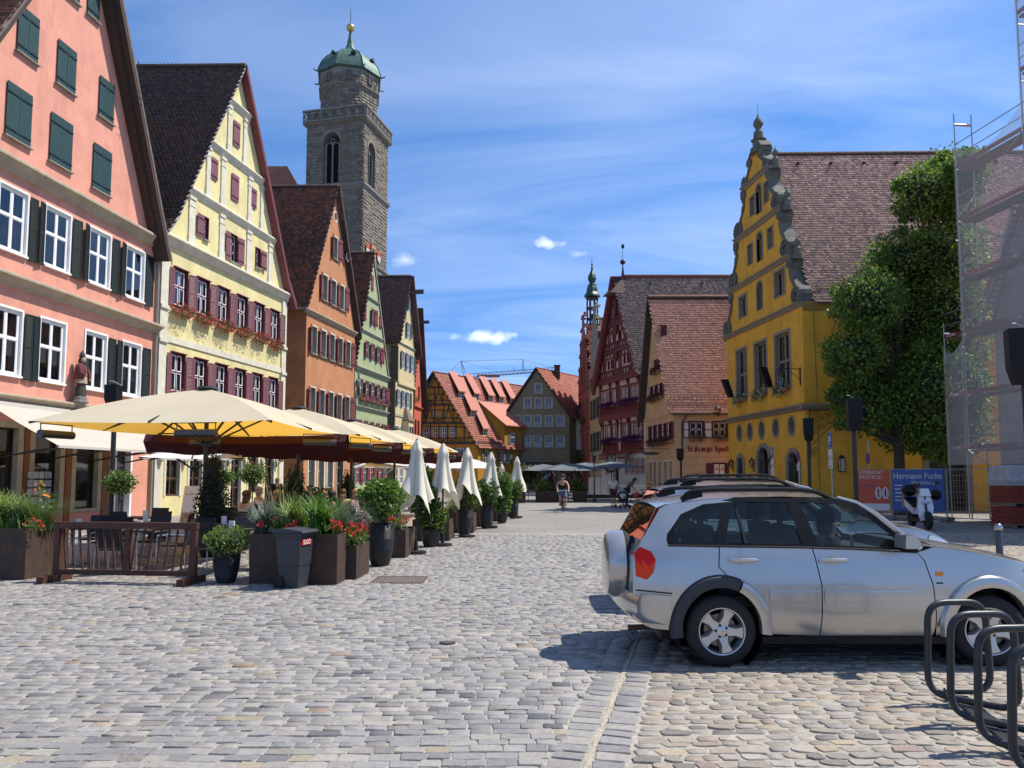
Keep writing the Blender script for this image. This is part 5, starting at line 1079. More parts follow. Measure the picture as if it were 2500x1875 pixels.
r_=H.slab(.25, 5.98, ap_[0], 14.9, -.35, SD+1, .13, WOODD);H.tiles(r_, .25, 5.98, ap_[0], 14.9, -.35, SD+1, .2, .2, PINKT, [3, 3, 3, 2], 35, .3);H.slab(-7.0, 5.9, ap_[0], 14.9, -.45, SD, .2, WOODD);H.ridge(ap_[0], 14.93, -.35, SD+1, mat('ridge_tile_pink', (.34, .16, .11), .75, var=.2))
MB().ext([H.Q(-7.0, 5.92, -.48), H.Q(ap_[0], 14.92, -.48), H.Q(ap_[0], 14.4, -.48), H.Q(-7.0, 5.45, -.48)], H.e*.2).build('barge_board', WOODD, H.t);snow_rail(H, -.1, 6.85, -.2, 8.5, 0)
m=MB();m.tube([H.Q(.36, 5.92, -.3), H.Q(.36, 5.92, SD)], .075, 8);m.tube([H.Q(.34, 5.85, .75), H.Q(.1, 5.4, .55), H.Q(.08, 5.2, .5), H.Q(.08, 3.4, .5)], .05, 8);m.build('gutter', mat('dark_gutter', (.06, .05, .045), .5), H.t)
flower_box(H2, 1.5, 4.1, 1.1, np.array([(.22, .03, .03), (.3, .05, .04)]), 'dark red flower box over the S of the apothecary lettering', 'flower boxes on the apothecary', dens=.8);flower_box(H2, 3.07, 4.1, 1.05, np.array([(.22, .03, .03), (.3, .05, .04)]), 'dark red flower box over the word Apoth on the peach wall', 'flower boxes on the apothecary', dens=.8)
BRN=np.array([(.11, .045, .03), (.15, .05, .03), (.09, .05, .03), (.18, .06, .05)])
for u, z, l_, lab in((-2.8, 4.0, 5.6, 'long rust coloured flower box under the lower gable windows of the apothecary'), (-3.7, 7.2, 3.4, 'rust coloured flower box on the second floor of the apothecary gable'), (-3.3, 9.1, 1.9, 'small rust coloured flower box high in the apothecary gable')):
 flower_box(H, u, z, l_, BRN, lab, 'flower boxes on the apothecary gable', gtint=BRN*np.array([.8, 1.1, .7]), dens=.7, size=.09)
# blackletter lettering drawn with a broad pen
def pen(b, pts, w=.085, ang=40, y=0.0, off=(0, 0), sc=1.0):
 nx, nz=math.cos(R(ang))*w/2, math.sin(R(ang))*w/2
 for(x0, z0), (x1, z1)in zip(pts[:-1], pts[1:]):
  x0, z0, x1, z1=[q*sc for q in(x0, z0, x1, z1)];ox, oz=off
  q=[(x0-nx, z0-nz), (x0+nx, z0+nz), (x1+nx, z1+nz), (x1-nx, z1-nz)]
  b.poly([(ox+x, y-random.uniform(0, .002), oz+z)for x, z in q])
GL={'S':([[(.42, .82), (.3, .95), (.12, .85), (.12, .68), (.38, .45), (.4, .2), (.25, .05), (.05, .15)], [(.02, .05), (.1, .12)], [(.3, .95), (.45, .9)]], .52), 't':([[(.16, .85), (.16, .15), (.24, .05), (.33, .12)], [(.04, .6), (.32, .6)]], .36), '.':([[(.05, .07), (.1, .03)]], .18), 'G':([[(.5, .85), (.35, .95), (.15, .8), (.1, .5), (.15, .15), (.3, .03), (.48, .15), (.5, .45), (.32, .5)], [(.3, .9), (.3, .1)]], .62), 'e':([[(.1, .55), (.1, .15), (.2, .05), (.34, .14)], [(.1, .58), (.22, .66), (.34, .55), (.1, .32)]], .4), 'o':([[(.1, .55), (.1, .15), (.22, .04)], [(.12, .6), (.24, .66), (.36, .55), (.36, .15), (.24, .04)]], .46), 'r':([[(.1, .62), (.1, .06), (.16, .03)], [(.12, .55), (.24, .65), (.34, .56)]], .37), 'g':([[(.1, .55), (.1, .18), (.22, .08), (.34, .16)], [(.12, .6), (.24, .66), (.34, .6), (.34, -.1), (.2, -.25), (.06, -.15)]], .46), 's':([[(.32, .6), (.2, .66), (.1, .55), (.12, .42), (.3, .3), (.32, .14), (.2, .04), (.06, .12)]], .4), 'A':([[(.06, .7), (.2, .93), (.36, .8), (.4, .12), (.5, .04)], [(.32, .9), (.22, .5), (.16, .2), (.04, .05)], [(.14, .42), (.4, .42)], [(.1, .93), (.02, .8)]], .58), 'p':([[(.1, .65), (.1, -.25)], [(.12, .6), (.24, .66), (.36, .55), (.36, .15), (.22, .04), (.1, .1)]], .46), 'h':([[(.1, .98), (.1, .04)], [(.12, .55), (.24, .66), (.36, .55), (.36, .1), (.28, -.08)]], .46), ' ':([], .28)}
b=MB();x=.85
for ch in 'St.Georgs Apoth':
 for st in GL[ch][0]:pen(b, st, .115, 38, -.012, (x, 3.36), .42)
 x+=GL[ch][1]*.455
b.build('painted_lettering', mat('letter_red', (.22, .02, .018), .6), H.t)
t=thing('wall_lantern', 'grey street lantern on the apothecary roof edge next to the ochre house', 'lantern', (13.75, 49.55, 6.2));m=MB();m.lathe([(.22, .05), (.1, .2), (.03, .28)], 6);m.lathe([(.12, -.42), (.12, -.46)], 6);m.tube([(0, .0, .2), (0, .45, .1)], .02, 5)
for k in range(6):a=math.pi/3*k;m.bar((.12*math.cos(a), .12*math.sin(a), -.44), (.19*math.cos(a), .19*math.sin(a), .05), .018, .018)
m.build('lantern_frame', IRON, t);MB().lathe([(.11, -.42), (.175, .05)], 6, caps=False).build('lantern_glass', CLEAR, t)
t=thing('hanging_sign', 'scrolled iron sign bracket with a dark oval board on the apothecary gable', 'sign', H.wd(-1.0, 3.3, 0), H.ang);m=MB();m.tube([(0, -.02, .3), (0, -2.6, .3)], .02, 5)
for cx, cz, r_ in((-.35, .62, .26), (-1.4, .55, .2), (-2.3, .5, .18)):m.tube([(0, cx+r_*(1-k/24)*math.cos(k*.6), cz+r_*(1-k/24)*math.sin(k*.6))for k in range(18)], .014, 5)
m.build('bracket', IRON, t);m=MB();m.ext([(-.03, -1.3+.6*math.cos(2*math.pi*k/16), -.02+.12*math.sin(2*math.pi*k/16))for k in range(16)], (.06, 0, 0));m.build('board', mat('dark_sign_board', (.07, .065, .06), .5), t)
# ---------------------------------------------------------------- red half-timbered house
H=House('half_timbered_house', 'tall red half timbered house with purple flowers and steep brown roof', (11.9, 66.0), (.3376, -1), (1, 0))
TIM=mat('oxblood_timber', (.165, .032, .03), .6, var=.25, vscale=5, bump=.2);INF=mat('pinkish_infill', (.62, .44, .39), .9, var=.12);WPL=mat('white_plaster', (.52, .50, .47), .9, var=.12, stain=.3)
WD=dict(id='wd', frame=TIM, fw=.07, cols=2, trans=[.6], rd=.06, sash=mat('white_sash', (.68, .62, .62), .5), sw=.05, reveal=TIM, bars=1, mw=.05, curtain='full')
for us, z0, z1 in(([-9.05, -7.95], 8.85, 10.0), ([-6.95, -5.85], 8.85, 10.0), ([-5.0, -4.02, -3.04, -2.1], 8.85, 10.05), ([-8.3, -7.2, -6.15], 5.3, 6.55), ([-4.5, -3.5, -2.5, -1.55], 5.3, 6.6)):
 for u in us:H.win(u, u+.8, z0, z1, WD)
for us, z0, z1 in(([-7.6, -6.9], 12.2, 13.1), ([-4.2, -3.5], 12.3, 13.2), ([-6.4, -5.0], 14.8, 15.6), ([-5.7], 17.2, 18.2)):
 for u in us:H.win(u, u+.5, z0, z1, dict(WD, id='wd2', bars=0, curtain=None, sash=None, trans=[]))
for u in(-4.1, -3.05, -2.0, -.98):H.win(u, u+.88, 1.9, 3.35, dict(WD, id='wd3', bars=1, curtain=None))
H.win(-6.6, -5.4, .1, 3.0, dict(id='ddoor', frame=TIM, fw=.12, cols=2, trans=[.75], rd=.3, reveal=WPL));H.win(-8.3, -7.3, 1.9, 3.3, dict(WD, id='wd3', bars=1, curtain=None))
ad=(-5.4, 20.6)
H.front([(-9.1, -.1), (-9.1, 3.95)], [(.2, -.1), (.2, 3.95)], WPL, holes=[h for h in H.holes if h[3]<4])
H.front([(-8.75, 3.95), (-8.75, 7.5)], [(-.4, 3.95), (-.4, 7.5)], INF, holes=[h for h in H.holes if 4<h[2]and h[3]<7.6], w=.0)
H.front([(-9.4, 7.5), (-9.4, 11.2), (ad[0], ad[1])], [(-.9, 7.5), (-.9, 11.2), (ad[0]+.001, ad[1])], INF, holes=[h for h in H.holes if h[2]>7.6])
b=MB();b.poly([H.Q(-.4, -.1, 0), H.Q(-.4, -.1, 8), H.Q(-.4, 11.2, 8), H.Q(-.4, 11.2, 0)]);b.build('side_wall', WPL, H.t)
def tb(pts, w=.2, p=.07):
 b=MB()
 for(u0, z0, u1, z1)in pts:b.bar(H.P(u0, z0, p/2), H.P(u1, z1, p/2), w, p, up=H.n)
 return b
def beam(u0, z0, u1, z1, w=.24, p=.09, name='beam'):tb([(u0, z0, u1, z1)], w, p).build(name, TIM, H.t)
hw=lambda z:4.3*(1-(z-11.2)/9.4)
for z, u0, u1, w_, p in((4.0, -8.8, -.35, .34, .16), (7.35, -9.3, -.6, .36, .22), (7.62, -9.45, -.8, .2, .2), (11.0, -9.6, -.7, .4, .26), (11.35, -9.6, -.7, .22, .2), (5.15, -8.75, -.4, .16, .1), (6.72, -8.75, -.4, .16, .1), (8.68, -9.4, -.9, .16, .1), (10.2, -9.4, -.9, .18, .1)):beam(u0, z, u1, z, w_, p)
for z in(13.8, 16.4, 18.85):beam(ad[0]-hw(z), z, ad[0]+hw(z), z, .34, .2);beam(ad[0]-hw(z), z+.3, ad[0]+hw(z), z+.3, .14, .1)
for z in(12.05, 13.25, 14.7, 15.7, 17.1):beam(ad[0]-hw(z), z, ad[0]+hw(z), z, .12, .08)
for u in(-8.65, -6.9, -5.5, -4.7, -3.0, -.5):beam(u, 4.0, u, 7.3, .2, .1, 'post')
for u in(-9.3, -7.05, -5.6, -5.15, -3.1, -1.0):beam(u, 7.6, u, 11.0, .2, .1, 'post')
for z0, z1, us in((11.4, 13.7, (-8.2, -6.2, -5.8, -5.0, -4.6, -2.7)), (14.0, 16.3, (-7.2, -5.8, -5.0, -3.7)), (16.6, 18.8, (-6.5, -5.75, -5.05, -4.3))):
 for u in us:beam(u, z0, u, z1, .18, .09, 'post')
braces=[]
for z0, z1 in((11.4, 12.0), (14.0, 14.65), (16.6, 17.05)):
 h_=hw(z1)-.15;n=int(h_*2/.55)
 for i in range(n):
  u=ad[0]-h_+(2*h_)*(i+.5)/n;braces.append((u-.2, z0, u+.2, z1));braces.append((u+.2, z0, u-.2, z1))
for z0, z1 in((13.25, 13.7), (15.75, 16.3)):
 h_=hw(z1)-.1;n=int(h_*2/.6)
 for i in range(n):u=ad[0]-h_+2*h_*(i+.5)/n;braces.append((u, z0, u, z1))
for z0, z1, s_ in((11.4, 13.7, 1), (14.0, 16.3, 1), (16.6, 18.7, 1)):
 h0, h1=hw(z0), hw(z1)
 for s_ in(-1, 1):braces.append((ad[0]+s_*(h0-1.2), z0, ad[0]+s_*(h1-.1), z1));braces.append((ad[0]+s_*(h0-1.9), z1-.3, ad[0]+s_*(h0-1.3), z0))
braces.append((ad[0], 18.9, ad[0], 20.4))
for u0, u1, z0, z1 in((-8.6, -6.95, 4.2, 5.1), (-6.85, -5.55, 4.2, 5.1), (-4.6, -3.05, 4.2, 5.1), (-2.95, -.55, 4.2, 5.1), (-9.25, -7.1, 7.75, 8.6), (-7.0, -5.65, 7.75, 8.6), (-5.1, -3.15, 7.75, 8.6), (-3.05, -1.05, 7.75, 8.6)):
 n=max(2, round((u1-u0)/.6));s_=(u1-u0)/n
 for i in range(n):
  a=u0+s_*i;zc=(z0+z1)/2
  braces+=[(a, z0, a+s_, z1), (a, z1, a+s_, z0), (a+s_/2, z0, a+s_, zc), (a+s_/2, z1, a+s_, zc), (a+s_/2, z0, a, zc), (a+s_/2, z1, a, zc)]
for q in braces:beam(*q, w=.1, p=.075, name='brace')
for u in(-9.0, -6.9, -5.4, -3.2, -1.2):
 for z in(11.0, 7.3):
  b=MB();b.ext([H.P(u-.09, z-.2, .02), H.P(u-.09, z-.2, .35), H.P(u-.09, z-.9, .02)], H.d*.18);b.build('corbel', TIM, H.t)
for z in(16.2, 13.6, 18.7):
 b=MB();b.lathe([(.3, 0), (.32, -.3), (.16, -.6), (.05, -.9)], 8, H.P(ad[0], z, .15));b.build('corbel', TIM, H.t)
for us, z in(([-7.4], 8.45), ([-3.05], 8.45), ([-7.1], 4.95), ([-2.6], 4.95)):
 for u in us:flower_box(H, u, z, 3.2 if u<-5 else 4.2, PURP, {(-7.4, 8.45):'purple flower box on the red timbered house, upper floor, side of the clock turret', (-3.05, 8.45):'purple flower box on the red timbered house, upper floor, side of the apothecary', (-7.1, 4.95):'purple flower box on the red timbered house, lower floor, side of the clock turret', (-2.6, 4.95):'purple flower box on the red timbered house, lower floor, side of the apothecary'}[(u, z)], 'purple flower boxes on the red timbered house', gtint=np.concatenate([PURP, DKG[:1]]), dens=.8, size=.12)
r_=H.slab(-.5, 10.9, ad[0], 21.1, -.45, 24, .16, WOODD)
H.tiles(r_, -.5, 10.9, ad[0], 21.1, -.45, 24, .24, .24, GREYT, [3, 3, 3, 2, 1], 41, .6, clip=lambda a, b_:~((b_>.86)&(a*24.45<(b_-.86)*12)))
H.slab(-10.0, 10.9, ad[0], 21.1, -.6, 24, .2, TIM);b=MB();b.ext([H.Q(-10.1, 10.7, -.65), H.Q(ad[0], 21.0, -.65), H.Q(ad[0], 20.2, -.65), H.Q(-9.7, 9.9, -.65)], H.e*.3);b.build('barge_board', TIM, H.t)
b=MB();b.add([H.Q(ad[0]-1.0, 19.3, -1.0), H.Q(ad[0]+1.0, 19.3, -1.0), H.Q(ad[0], 21.15, .7), H.Q(ad[0]-.95, 19.2, .2), H.Q(ad[0]+.95, 19.2, .2)], [(0, 1, 2), (1, 4, 2), (3, 0, 2), (0, 3, 4, 1)]);b.build('half_hip', mat('brown_tile_hip', (.17, .115, .09), .8, var=.4, vscale=6, bump=.5, bscale=20), H.t)
H.ridge(ad[0], 21.15, .5, 24, MATS['ridge_tile_mix'])
b=MB();c_=H.Q(ad[0], 21.1, .6);b.lathe([(.16, 0), (.06, .9), (.05, 1.1)], 8, c_);b.blob(c_+Vector((0, 0, 1.4)), .27, 10, 8);b.tube([c_+Vector((0, 0, 1.6)), c_+Vector((0, 0, 3.2))], .02, 4);b.box(c_.x-.12, c_.x+.16, c_.y-.01, c_.y+.01, c_.z+2.75, c_.z+3.15);b.build('weather_vane', IRON, H.t)
for k, a in((3, .9), (8, .9), (13, .9), (4.5, .62), (7, .3)):
 p=H.Q(-.5+(ad[0]+.5)*a, 10.9+10.2*a+.06, k);b=MB();b.add([p+Vector((-.15, -.1, .02)), p+Vector((.15, -.1, .02)), p+Vector((0, -.18, .22)), p+Vector((0, .3, .25))], [(0, 1, 2), (0, 2, 3), (1, 3, 2)]);b.build('roof_vent', MATS['dark_vent'], H.t)
for u, l_ in((-3.4, 2.4), (-7.6, 2.0)):
 b=MB();b.box(-l_/2, l_/2, -.5, -.42, -.28, .28);s_=b.build('painted_board', mat('brown_sign', (.13, .045, .035), .6), H.t, loc=H.P(u, 3.62, .1), rz=H.ang);text_obj('lettering', 'Deutsches Haus', mat('cream_letter', (.5, .42, .36), .6), s_, .26, (-l_/2+.12, -.51, -.07), (R(90), 0, 0), .002, squeeze=.95 if l_>2.2 else .8)
wall_lantern(H, -5.0, 3.35, 'lit black lantern hanging on the front of the red timbered house', .7, None, 1.5)
# ---------------------------------------------------------------- pale stepped house, red brick stepped house with the clock turret
H=House('stepped_house', 'pale yellow house with grey stepped gable and dark shutters', (9.35, 77.6), (.05, -1), (1, 0))
WS=dict(id='ws', frame=WHITE, fw=.06, cols=2, trans=[.6], rd=.08, reveal=GRET);SHD=dict(id='shd', m=mat('black_shutter', (.02, .025, .025), .5))
for z0, z1, n in((2.9, 4.4, 0), (4.4, 6.5, 3), (8.0, 10.2, 3), (11.7, 12.7, 2)):
 for i in range(n):u=-6.6+i*2.2;H.win(u+.55, u+1.4, z0, z1, WS);H.shutter(u, u+.5, z0, z1, SHD, .1, 1);H.shutter(u+1.45, u+1.95, z0, z1, SHD, .1, -1)
def steps(W_, z0, z1, n, uc):
 ch=[(-W_/2, -.1)];
 for i in range(n):a=W_/2*(1-i/n*.92);za, zb=z0+(z1-z0)*i/n, z0+(z1-z0)*(i+1)/n;ch+=[(-a, za), (-a, zb)]if i else[(-a, zb)]
 return[(uc+u, z)for u, z in ch], [(uc-u, z)for u, z in ch]
l_, r2=steps(7.8, 11.4, 20.3, 6, -3.9)
H.front(l_, r2, mat('pale_gold_render', (.52, .42, .2), .9, **PLAST));H.front([(u, max(z, 11.4))for u, z in l_], [(u, max(z, 11.4))for u, z in r2], mat('grey_gable_render', (.30, .285, .2), .9, **PLAST), 'gable_wall', w=.02);H.cornice(-7.9, .1, 11.2, 11.5, .2, GRET)
def caps(h, W_, z0, z1, n, uc, m, ball):
 for i in range(n):
  a=W_/2*(1-i/n*.92);zb=z0+(z1-z0)*(i+1)/n
  for s_ in(-1, 1):
   b=MB();u0=uc+s_*a;b.ext([h.Q(u0-.3, zb, -.12), h.Q(u0+.3, zb, -.12), h.Q(u0+.22, zb+.18, -.12), h.Q(u0-.22, zb+.18, -.12)], h.e*.6)
   if ball:b.blob(h.Q(u0-s_*.1, zb+.35, .1), .2, 8, 6)
   b.build('step_cap', m, h.t)
caps(H, 7.8, 11.4, 20.3, 6, -3.9, GRET, True);MB().poly([H.Q(0, -.1, 0), H.Q(0, -.1, 9), H.Q(0, 11.4, 9), H.Q(0, 11.4, 0)]).build('side_wall', MATS['pale_gold_render'], H.t)
H.slab(.2, 11.0, -3.9, 19.3, .5, 9, .15, mat('plain_red_roof', (.27, .10, .06), .8, var=.3, vscale=3, bump=.5, bscale=18));H.slab(-8.0, 11.0, -3.9, 19.3, .5, 9, .15, MATS['plain_red_roof'])
H=House('brick_gable_house', 'narrow red house with stepped brick gable and a green clock turret', (8.98, 86.0), (.05, -1), (1, 0))
BRK=mat('dull_red_render', (.34, .10, .07), .9, **PLAST);BRK2=mat('brown_gable_brick', (.27, .12, .08), .9, var=.25, vscale=4, bump=.4)
WK=dict(id='wk', frame=WOODBR, fw=.06, cols=2, trans=[.6], rd=.12, reveal=BRK2, surr=.06, surrm=BRK2, proud=.02)
for z0, z1, n in((4.2, 6.8, 3), (8.6, 11.0, 3), (13.0, 15.2, 2)):
 for i in range(n):u=-7.6+i*2.5+(1.2 if n==2 else 0);H.win(u, u+.9, z0, z1, WK)
l_, r2=steps(9.1, 12.0, 21.2, 6, -4.55);H.front(l_, r2, BRK);caps(H, 9.1, 12.0, 21.2, 6, -4.55, BRK2, True)
for z in(3.0, 7.4, 12.0, 15.1, 18.2):a=4.6 if z<12.1 else 4.55*(1-(z-12)/9.2*.92);H.block((-4.55-a, -4.55+a), z, z+.16, 0, .12, 'string_course', BRK2)
for z in(12.2, 15.3):
 for i in range(5):
  a=(3.4 if z<13 else 2.2);u=-4.55-a+2*a*i/4;H.block((u-.12, u+.12), z, z+2.8, 0, .1, 'pilaster_strip', BRK2)
MB().poly([H.Q(0, -.1, 0), H.Q(0, -.1, 12), H.Q(0, 12, 12), H.Q(0, 12, 0)]).build('side_wall', BRK, H.t)
r_=H.slab(.3, 11.5, -4.55, 20.4, .5, 12, .15, WOODD);H.tiles(r_, .3, 11.5, -4.55, 20.4, .5, 12, .34, .32, [(.42, .17, .10), (.30, .11, .07), (.5, .3, .22)], [3, 2, 1], 45, .2);H.slab(-9.4, 11.5, -4.55, 20.4, .5, 12, .15, WOODD)
flower_box(H, -4.5, 8.3, 3.0, MDG, 'green plants on the window ledge of the red stepped gable house', 'plants on the red stepped house', gtint=MDG, dens=.6, size=.14);flower_box(H, -5.5, 3.9, 4.0, MDG, 'lower green plants on the red stepped gable house front', 'plants on the red stepped house', gtint=MDG, dens=.6, size=.14)
t=thing('clock_turret', 'slender green copper bell turret with onion dome above the red stepped gable', 'turret', (9.95, 91, 0));k_=91/88.;GC=mat('dark_green_copper', (.05, .085, .065), .5, var=.3, vscale=3, metal=.25)
zt=lambda z:1.75+(z-1.75)*k_
b=MB();b.lathe([(1.0*k_, zt(23.15)), (.98, zt(23.35)), (.72, zt(23.7)), (.66, zt(24.2)), (.52, zt(24.55)), (.56, zt(24.62)), (.3, zt(24.8)), (.42, zt(25.05)), (.55, zt(25.4)), (.44, zt(25.8)), (.16, zt(26.35)), (.07, zt(27.0))], 8);b.blob((0, 0, zt(27.15)), .14, 8, 6);b.lathe([(.04, zt(27.2)), (.01, zt(28.3))], 6);b.build('onion_roof', GC, t)
b=MB()
for zc in(22.95, 21.75, 20.45, 19.2):b.lathe([(.74, zt(zc)-.08), (.82, zt(zc)), (.74, zt(zc)+.08)], 8)
for k in range(8):a=math.pi/4*k+.2;b.bar((.68*math.cos(a), .68*math.sin(a), zt(17)), (.68*math.cos(a), .68*math.sin(a), zt(23.0)), .14, .14)
b.build('open_stages', mat('dark_turret_timber', (.06, .055, .05), .7), t);b=MB();b.lathe([(.3, 0), (.26, .15), (.18, .45), (.08, .52)], 10, (0, 0, zt(20.6)));b.build('bell', mat('bronze_bell', (.05, .05, .045), .4, metal=.6), t);b=MB();b.lathe([(.78, zt(12)), (.78, zt(19.1))], 8);b.build('base', mat('dark_turret_timber', (.06, .055, .05), .7), t)
# ================================================================== houses closing the far end
H=House('olive_house', 'olive grey gabled house in shade facing the square behind grey parasols', (-.35, 92.0), (1, 0), (.58, .81))
OLV=mat('olive_render', (.235, .225, .145), .9, **PLAST);OLT=mat('olive_trim', (.27, .255, .18), .9, var=.12)
WOL=dict(id='wol', frame=mat('grey_white_frame', (.50, .50, .47), .55), fw=.09, cols=2, trans=[.42], rd=.07, reveal=OLV, surr=.1, proud=.03, surrm=mat('grey_white_frame', (.5, .5, .47), .55), sill=True, sillm=OLT, mw=.06, bars=1, curtain='low')
ox=.35
for a, b_, z0, z1 in((2.86, 3.66, 11.9, 13.15), (1.52, 2.36, 10.05, 11.35), (2.86, 3.66, 10.05, 11.35), (4.12, 4.96, 10.05, 11.35)):H.win(a+ox, b_+ox, z0, z1, WOL)
for a in(.15, 1.45, 2.72, 4.13, 5.55):H.win(a+ox, a+ox+.88, 7.8, 9.2, WOL);H.win(a+ox, a+ox+.88, 5.28, 6.65, WOL)
H.win(1.7, 5.9, .1, 3.2, dict(id='oshop', frame=IRON, fw=.1, cols=4, trans=[.8], rd=.3, reveal=OLV));H.win(6.3, 7.1, .1, 2.9, dict(id='oshop2', frame=IRON, fw=.1, cols=1, trans=[.8], rd=.3, reveal=OLV))
H.front([(-.3, -.1), (-.3, 9.4), (3.49, 15.0)], [(7.45, -.1), (7.45, 9.4), (3.491, 15.0)], OLV);H.block((-.35, 7.5), 6.85, 7.0, 0, .12, 'jetty', OLT);H.block((-.35, 7.5), 3.95, 4.05, 0, .06, 'band', OLT);H.block((1.4, 6.1), 3.3, 3.42, 0, .3, 'shop_canopy', IRON)
text_obj('shop_sign', 'Stadt Apotheke', mat('grey_sign_letter', (.34, .33, .29), .7), H.t, .62, H.P(1.9, 3.5, .05), (R(90), 0, 0), .03, squeeze=.85)
side_walls(H, OLV, (H.Q(7.45, -.1, 0), H.Q(7.45, -.1, 9), H.Q(7.45, 9.4, 9), H.Q(7.45, 9.4, 0)), (H.Q(-.3, -.1, 0), H.Q(-.3, 9.4, 0), H.Q(-.3, 9.4, 9), H.Q(-.3, -.1, 9)))
REDR=[(.52, .19, .125), (.48, .17, .11), (.56, .215, .145), (.50, .18, .13)]
r_=H.slab(7.9, 8.9, 3.49, 15.25, -.3, 12, .15, WOODD);H.tiles(r_, 7.9, 8.9, 3.49, 15.25, -.3, 12, .32, .32, REDR, [3, 3, 2, 2], 51, .3);H.slab(-.75, 8.9, 3.49, 15.25, -.3, 12, .15, WOODD)
b=MB();b.ext([H.Q(-.8, 8.95, -.32), H.Q(3.49, 15.3, -.32), H.Q(3.49, 15.05, -.32), H.Q(-.8, 8.7, -.32)], H.e*.05);b.ext([H.Q(7.95, 8.95, -.32), H.Q(3.49, 15.3, -.32), H.Q(3.49, 15.05, -.32), H.Q(7.95, 8.7, -.32)], H.e*.05);b.build('verge_board', WOODD, H.t)
b=MB();c_=H.Q(4.1, 14.2, 3.5);b.box(c_.x-.35, c_.x+.35, c_.y-.3, c_.y+.3, c_.z, c_.z+1.6);b.box(c_.x-.42, c_.x+.42, c_.y-.36, c_.y+.36, c_.z+1.6, c_.z+1.72);b.build('chimney', mat('dark_brick_chimney', (.10, .06, .05), .9), H.t)
# narrow white house squeezed between olive and red
H=House('white_house', 'narrow white house with a dark roof squeezed beside the olive house', (7.35, 94.0), (1, 0), (.2, .98))
for z0, z1 in((7.0, 8.6), (3.2, 4.6)):H.win(.5, 1.5, z0, z1, dict(WOL, id='wwh', curtain=None))
H.front([(0, -.1), (0, 8.9), (1.4, 10.6)], [(2.8, -.1), (2.8, 8.9), (1.401, 10.6)], mat('off_white_render', (.52, .49, .42), .9, **PLAST));b=MB();b.ext([H.P(-.2, 5.0, 0), H.P(-.2, 5.0, .7), H.P(2.0, 5.0, .7), H.P(2.0, 5.0, 0)], (0, 0, 3.9));b.build('oriel', MATS['off_white_render'], H.t)
H.slab(-.5, 8.3, 1.4, 11.0, -.8, 8, .2, WOODD);H.slab(3.3, 8.3, 1.4, 11.0, -.8, 8, .2, WOODD)
# ochre half-timbered corner house
H=House('timbered_corner_house', 'ochre half timbered corner house with a pinkish red roof full of dormers', (-13.7, 85.0), (1, 0), (.6, .79))
OC2=mat('warm_ochre_render', (.52, .27, .035), .9, **PLAST);GTM=mat('grey_brown_timber', (.085, .08, .065), .8, var=.2, vscale=4);ax=4.85;W2=9.8;zE=5.45;zA=13.45
wx=lambda X:X+13.7
WT=dict(id='wt', frame=WHITE, fw=.07, cols=2, trans=[.4], rd=.05, reveal=GTM, surr=.05, surrm=mat('pale_frame', (.42, .38, .28), .7), proud=.04)
for a, b_ in((-11.3, -10.7), (-10.1, -9.5), (-9.0, -8.42), (-8.0, -7.42), (-7.05, -6.45)):H.win(wx(a), wx(b_), 6.2, 7.3, WT)
H.win(wx(-9.02), wx(-8.62), 8.45, 9.2, WT)
for a in(-9.9, -8.0):H.win(wx(a), wx(a)+.25, 8.5, 9.1, dict(WT, id='wt2', frame=GTM, cols=1, trans=[]))
H.win(wx(-8.95), wx(-8.68), 10.5, 11.0, dict(WT, id='wt2', frame=GTM, cols=1, trans=[]))
for a in(-7.6, -6.3, -11.5):H.win(wx(a), wx(a)+.8, 3.6, 4.9, WT);H.shutter(wx(a)+.85, wx(a)+1.2, 3.55, 4.95, dict(id='gsh', m=mat('grey_shutter', (.16, .16, .14), .6)), .1, -1)
H.front([(0, -.1), (0, zE), (ax, zA)], [(W2, -.1), (W2, zE), (ax+.001, zA)], OC2)
hw2=lambda z:(W2/2)*(1-(z-zE)/(zA-zE))-.05
def beam2(u0, z0, u1, z1, w=.16, p=.07, name='beam'):
 b=MB();b.bar(H.P(u0, z0, p/2), H.P(u1, z1, p/2), w, p, up=H.n);b.build(name, GTM, H.t)
for z, w_ in((zE+.05, .28), (7.8, .26), (9.9, .26), (11.9, .2), (6.1, .12), (7.36, .12), (8.38, .12), (9.25, .12), (10.4, .1), (11.1, .1)):beam2(ax-hw2(z), z, ax+hw2(z), z, w_)
for s_ in(-1, 1):beam2(ax+s_*(W2/2-.1), zE+.1, ax, zA-.1, .2, .08, 'rafter')
for z0, z1 in((zE, 7.8), (7.8, 9.9), (9.9, 11.9)):
 h_=hw2(z1);n=max(2, int(h_*2/.95))
 for i in range(n+1):
  u=ax-h_+2*h_*i/n;beam2(u, z0, u, z1, .13, .07, 'post')
 for i in range(n):
  u=ax-h_+2*h_*i/n;s_=2*h_/n
  if z0==zE:
   for q in((u, zE+.1, u+s_, 6.05), (u+s_, zE+.1, u, 6.05)):beam2(*q, w=.08, p=.06, name='brace')
  elif i%2:beam2(u, z0, u+s_*.6, z1, .1, .06, 'brace');beam2(u+s_, z0, u+s_*.4, z1, .1, .06, 'brace')
  else:
   zm=z0+.55
   for q in((u, z0+.1, u+s_, zm), (u+s_, z0+.1, u, zm)):beam2(*q, w=.08, p=.06, name='brace')
for s_ in(-1, 1):
 for z0, z1 in((zE, 7.8), (7.8, 9.9)):beam2(ax+s_*(hw2(z1)+.1), z0, ax+s_*(hw2(z1)+.75), z0+1.1, .1, .06, 'brace');beam2(ax+s_*(hw2(z0)-.3), z0, ax+s_*(hw2(z1)+.1), z1, .1, .06, 'brace')
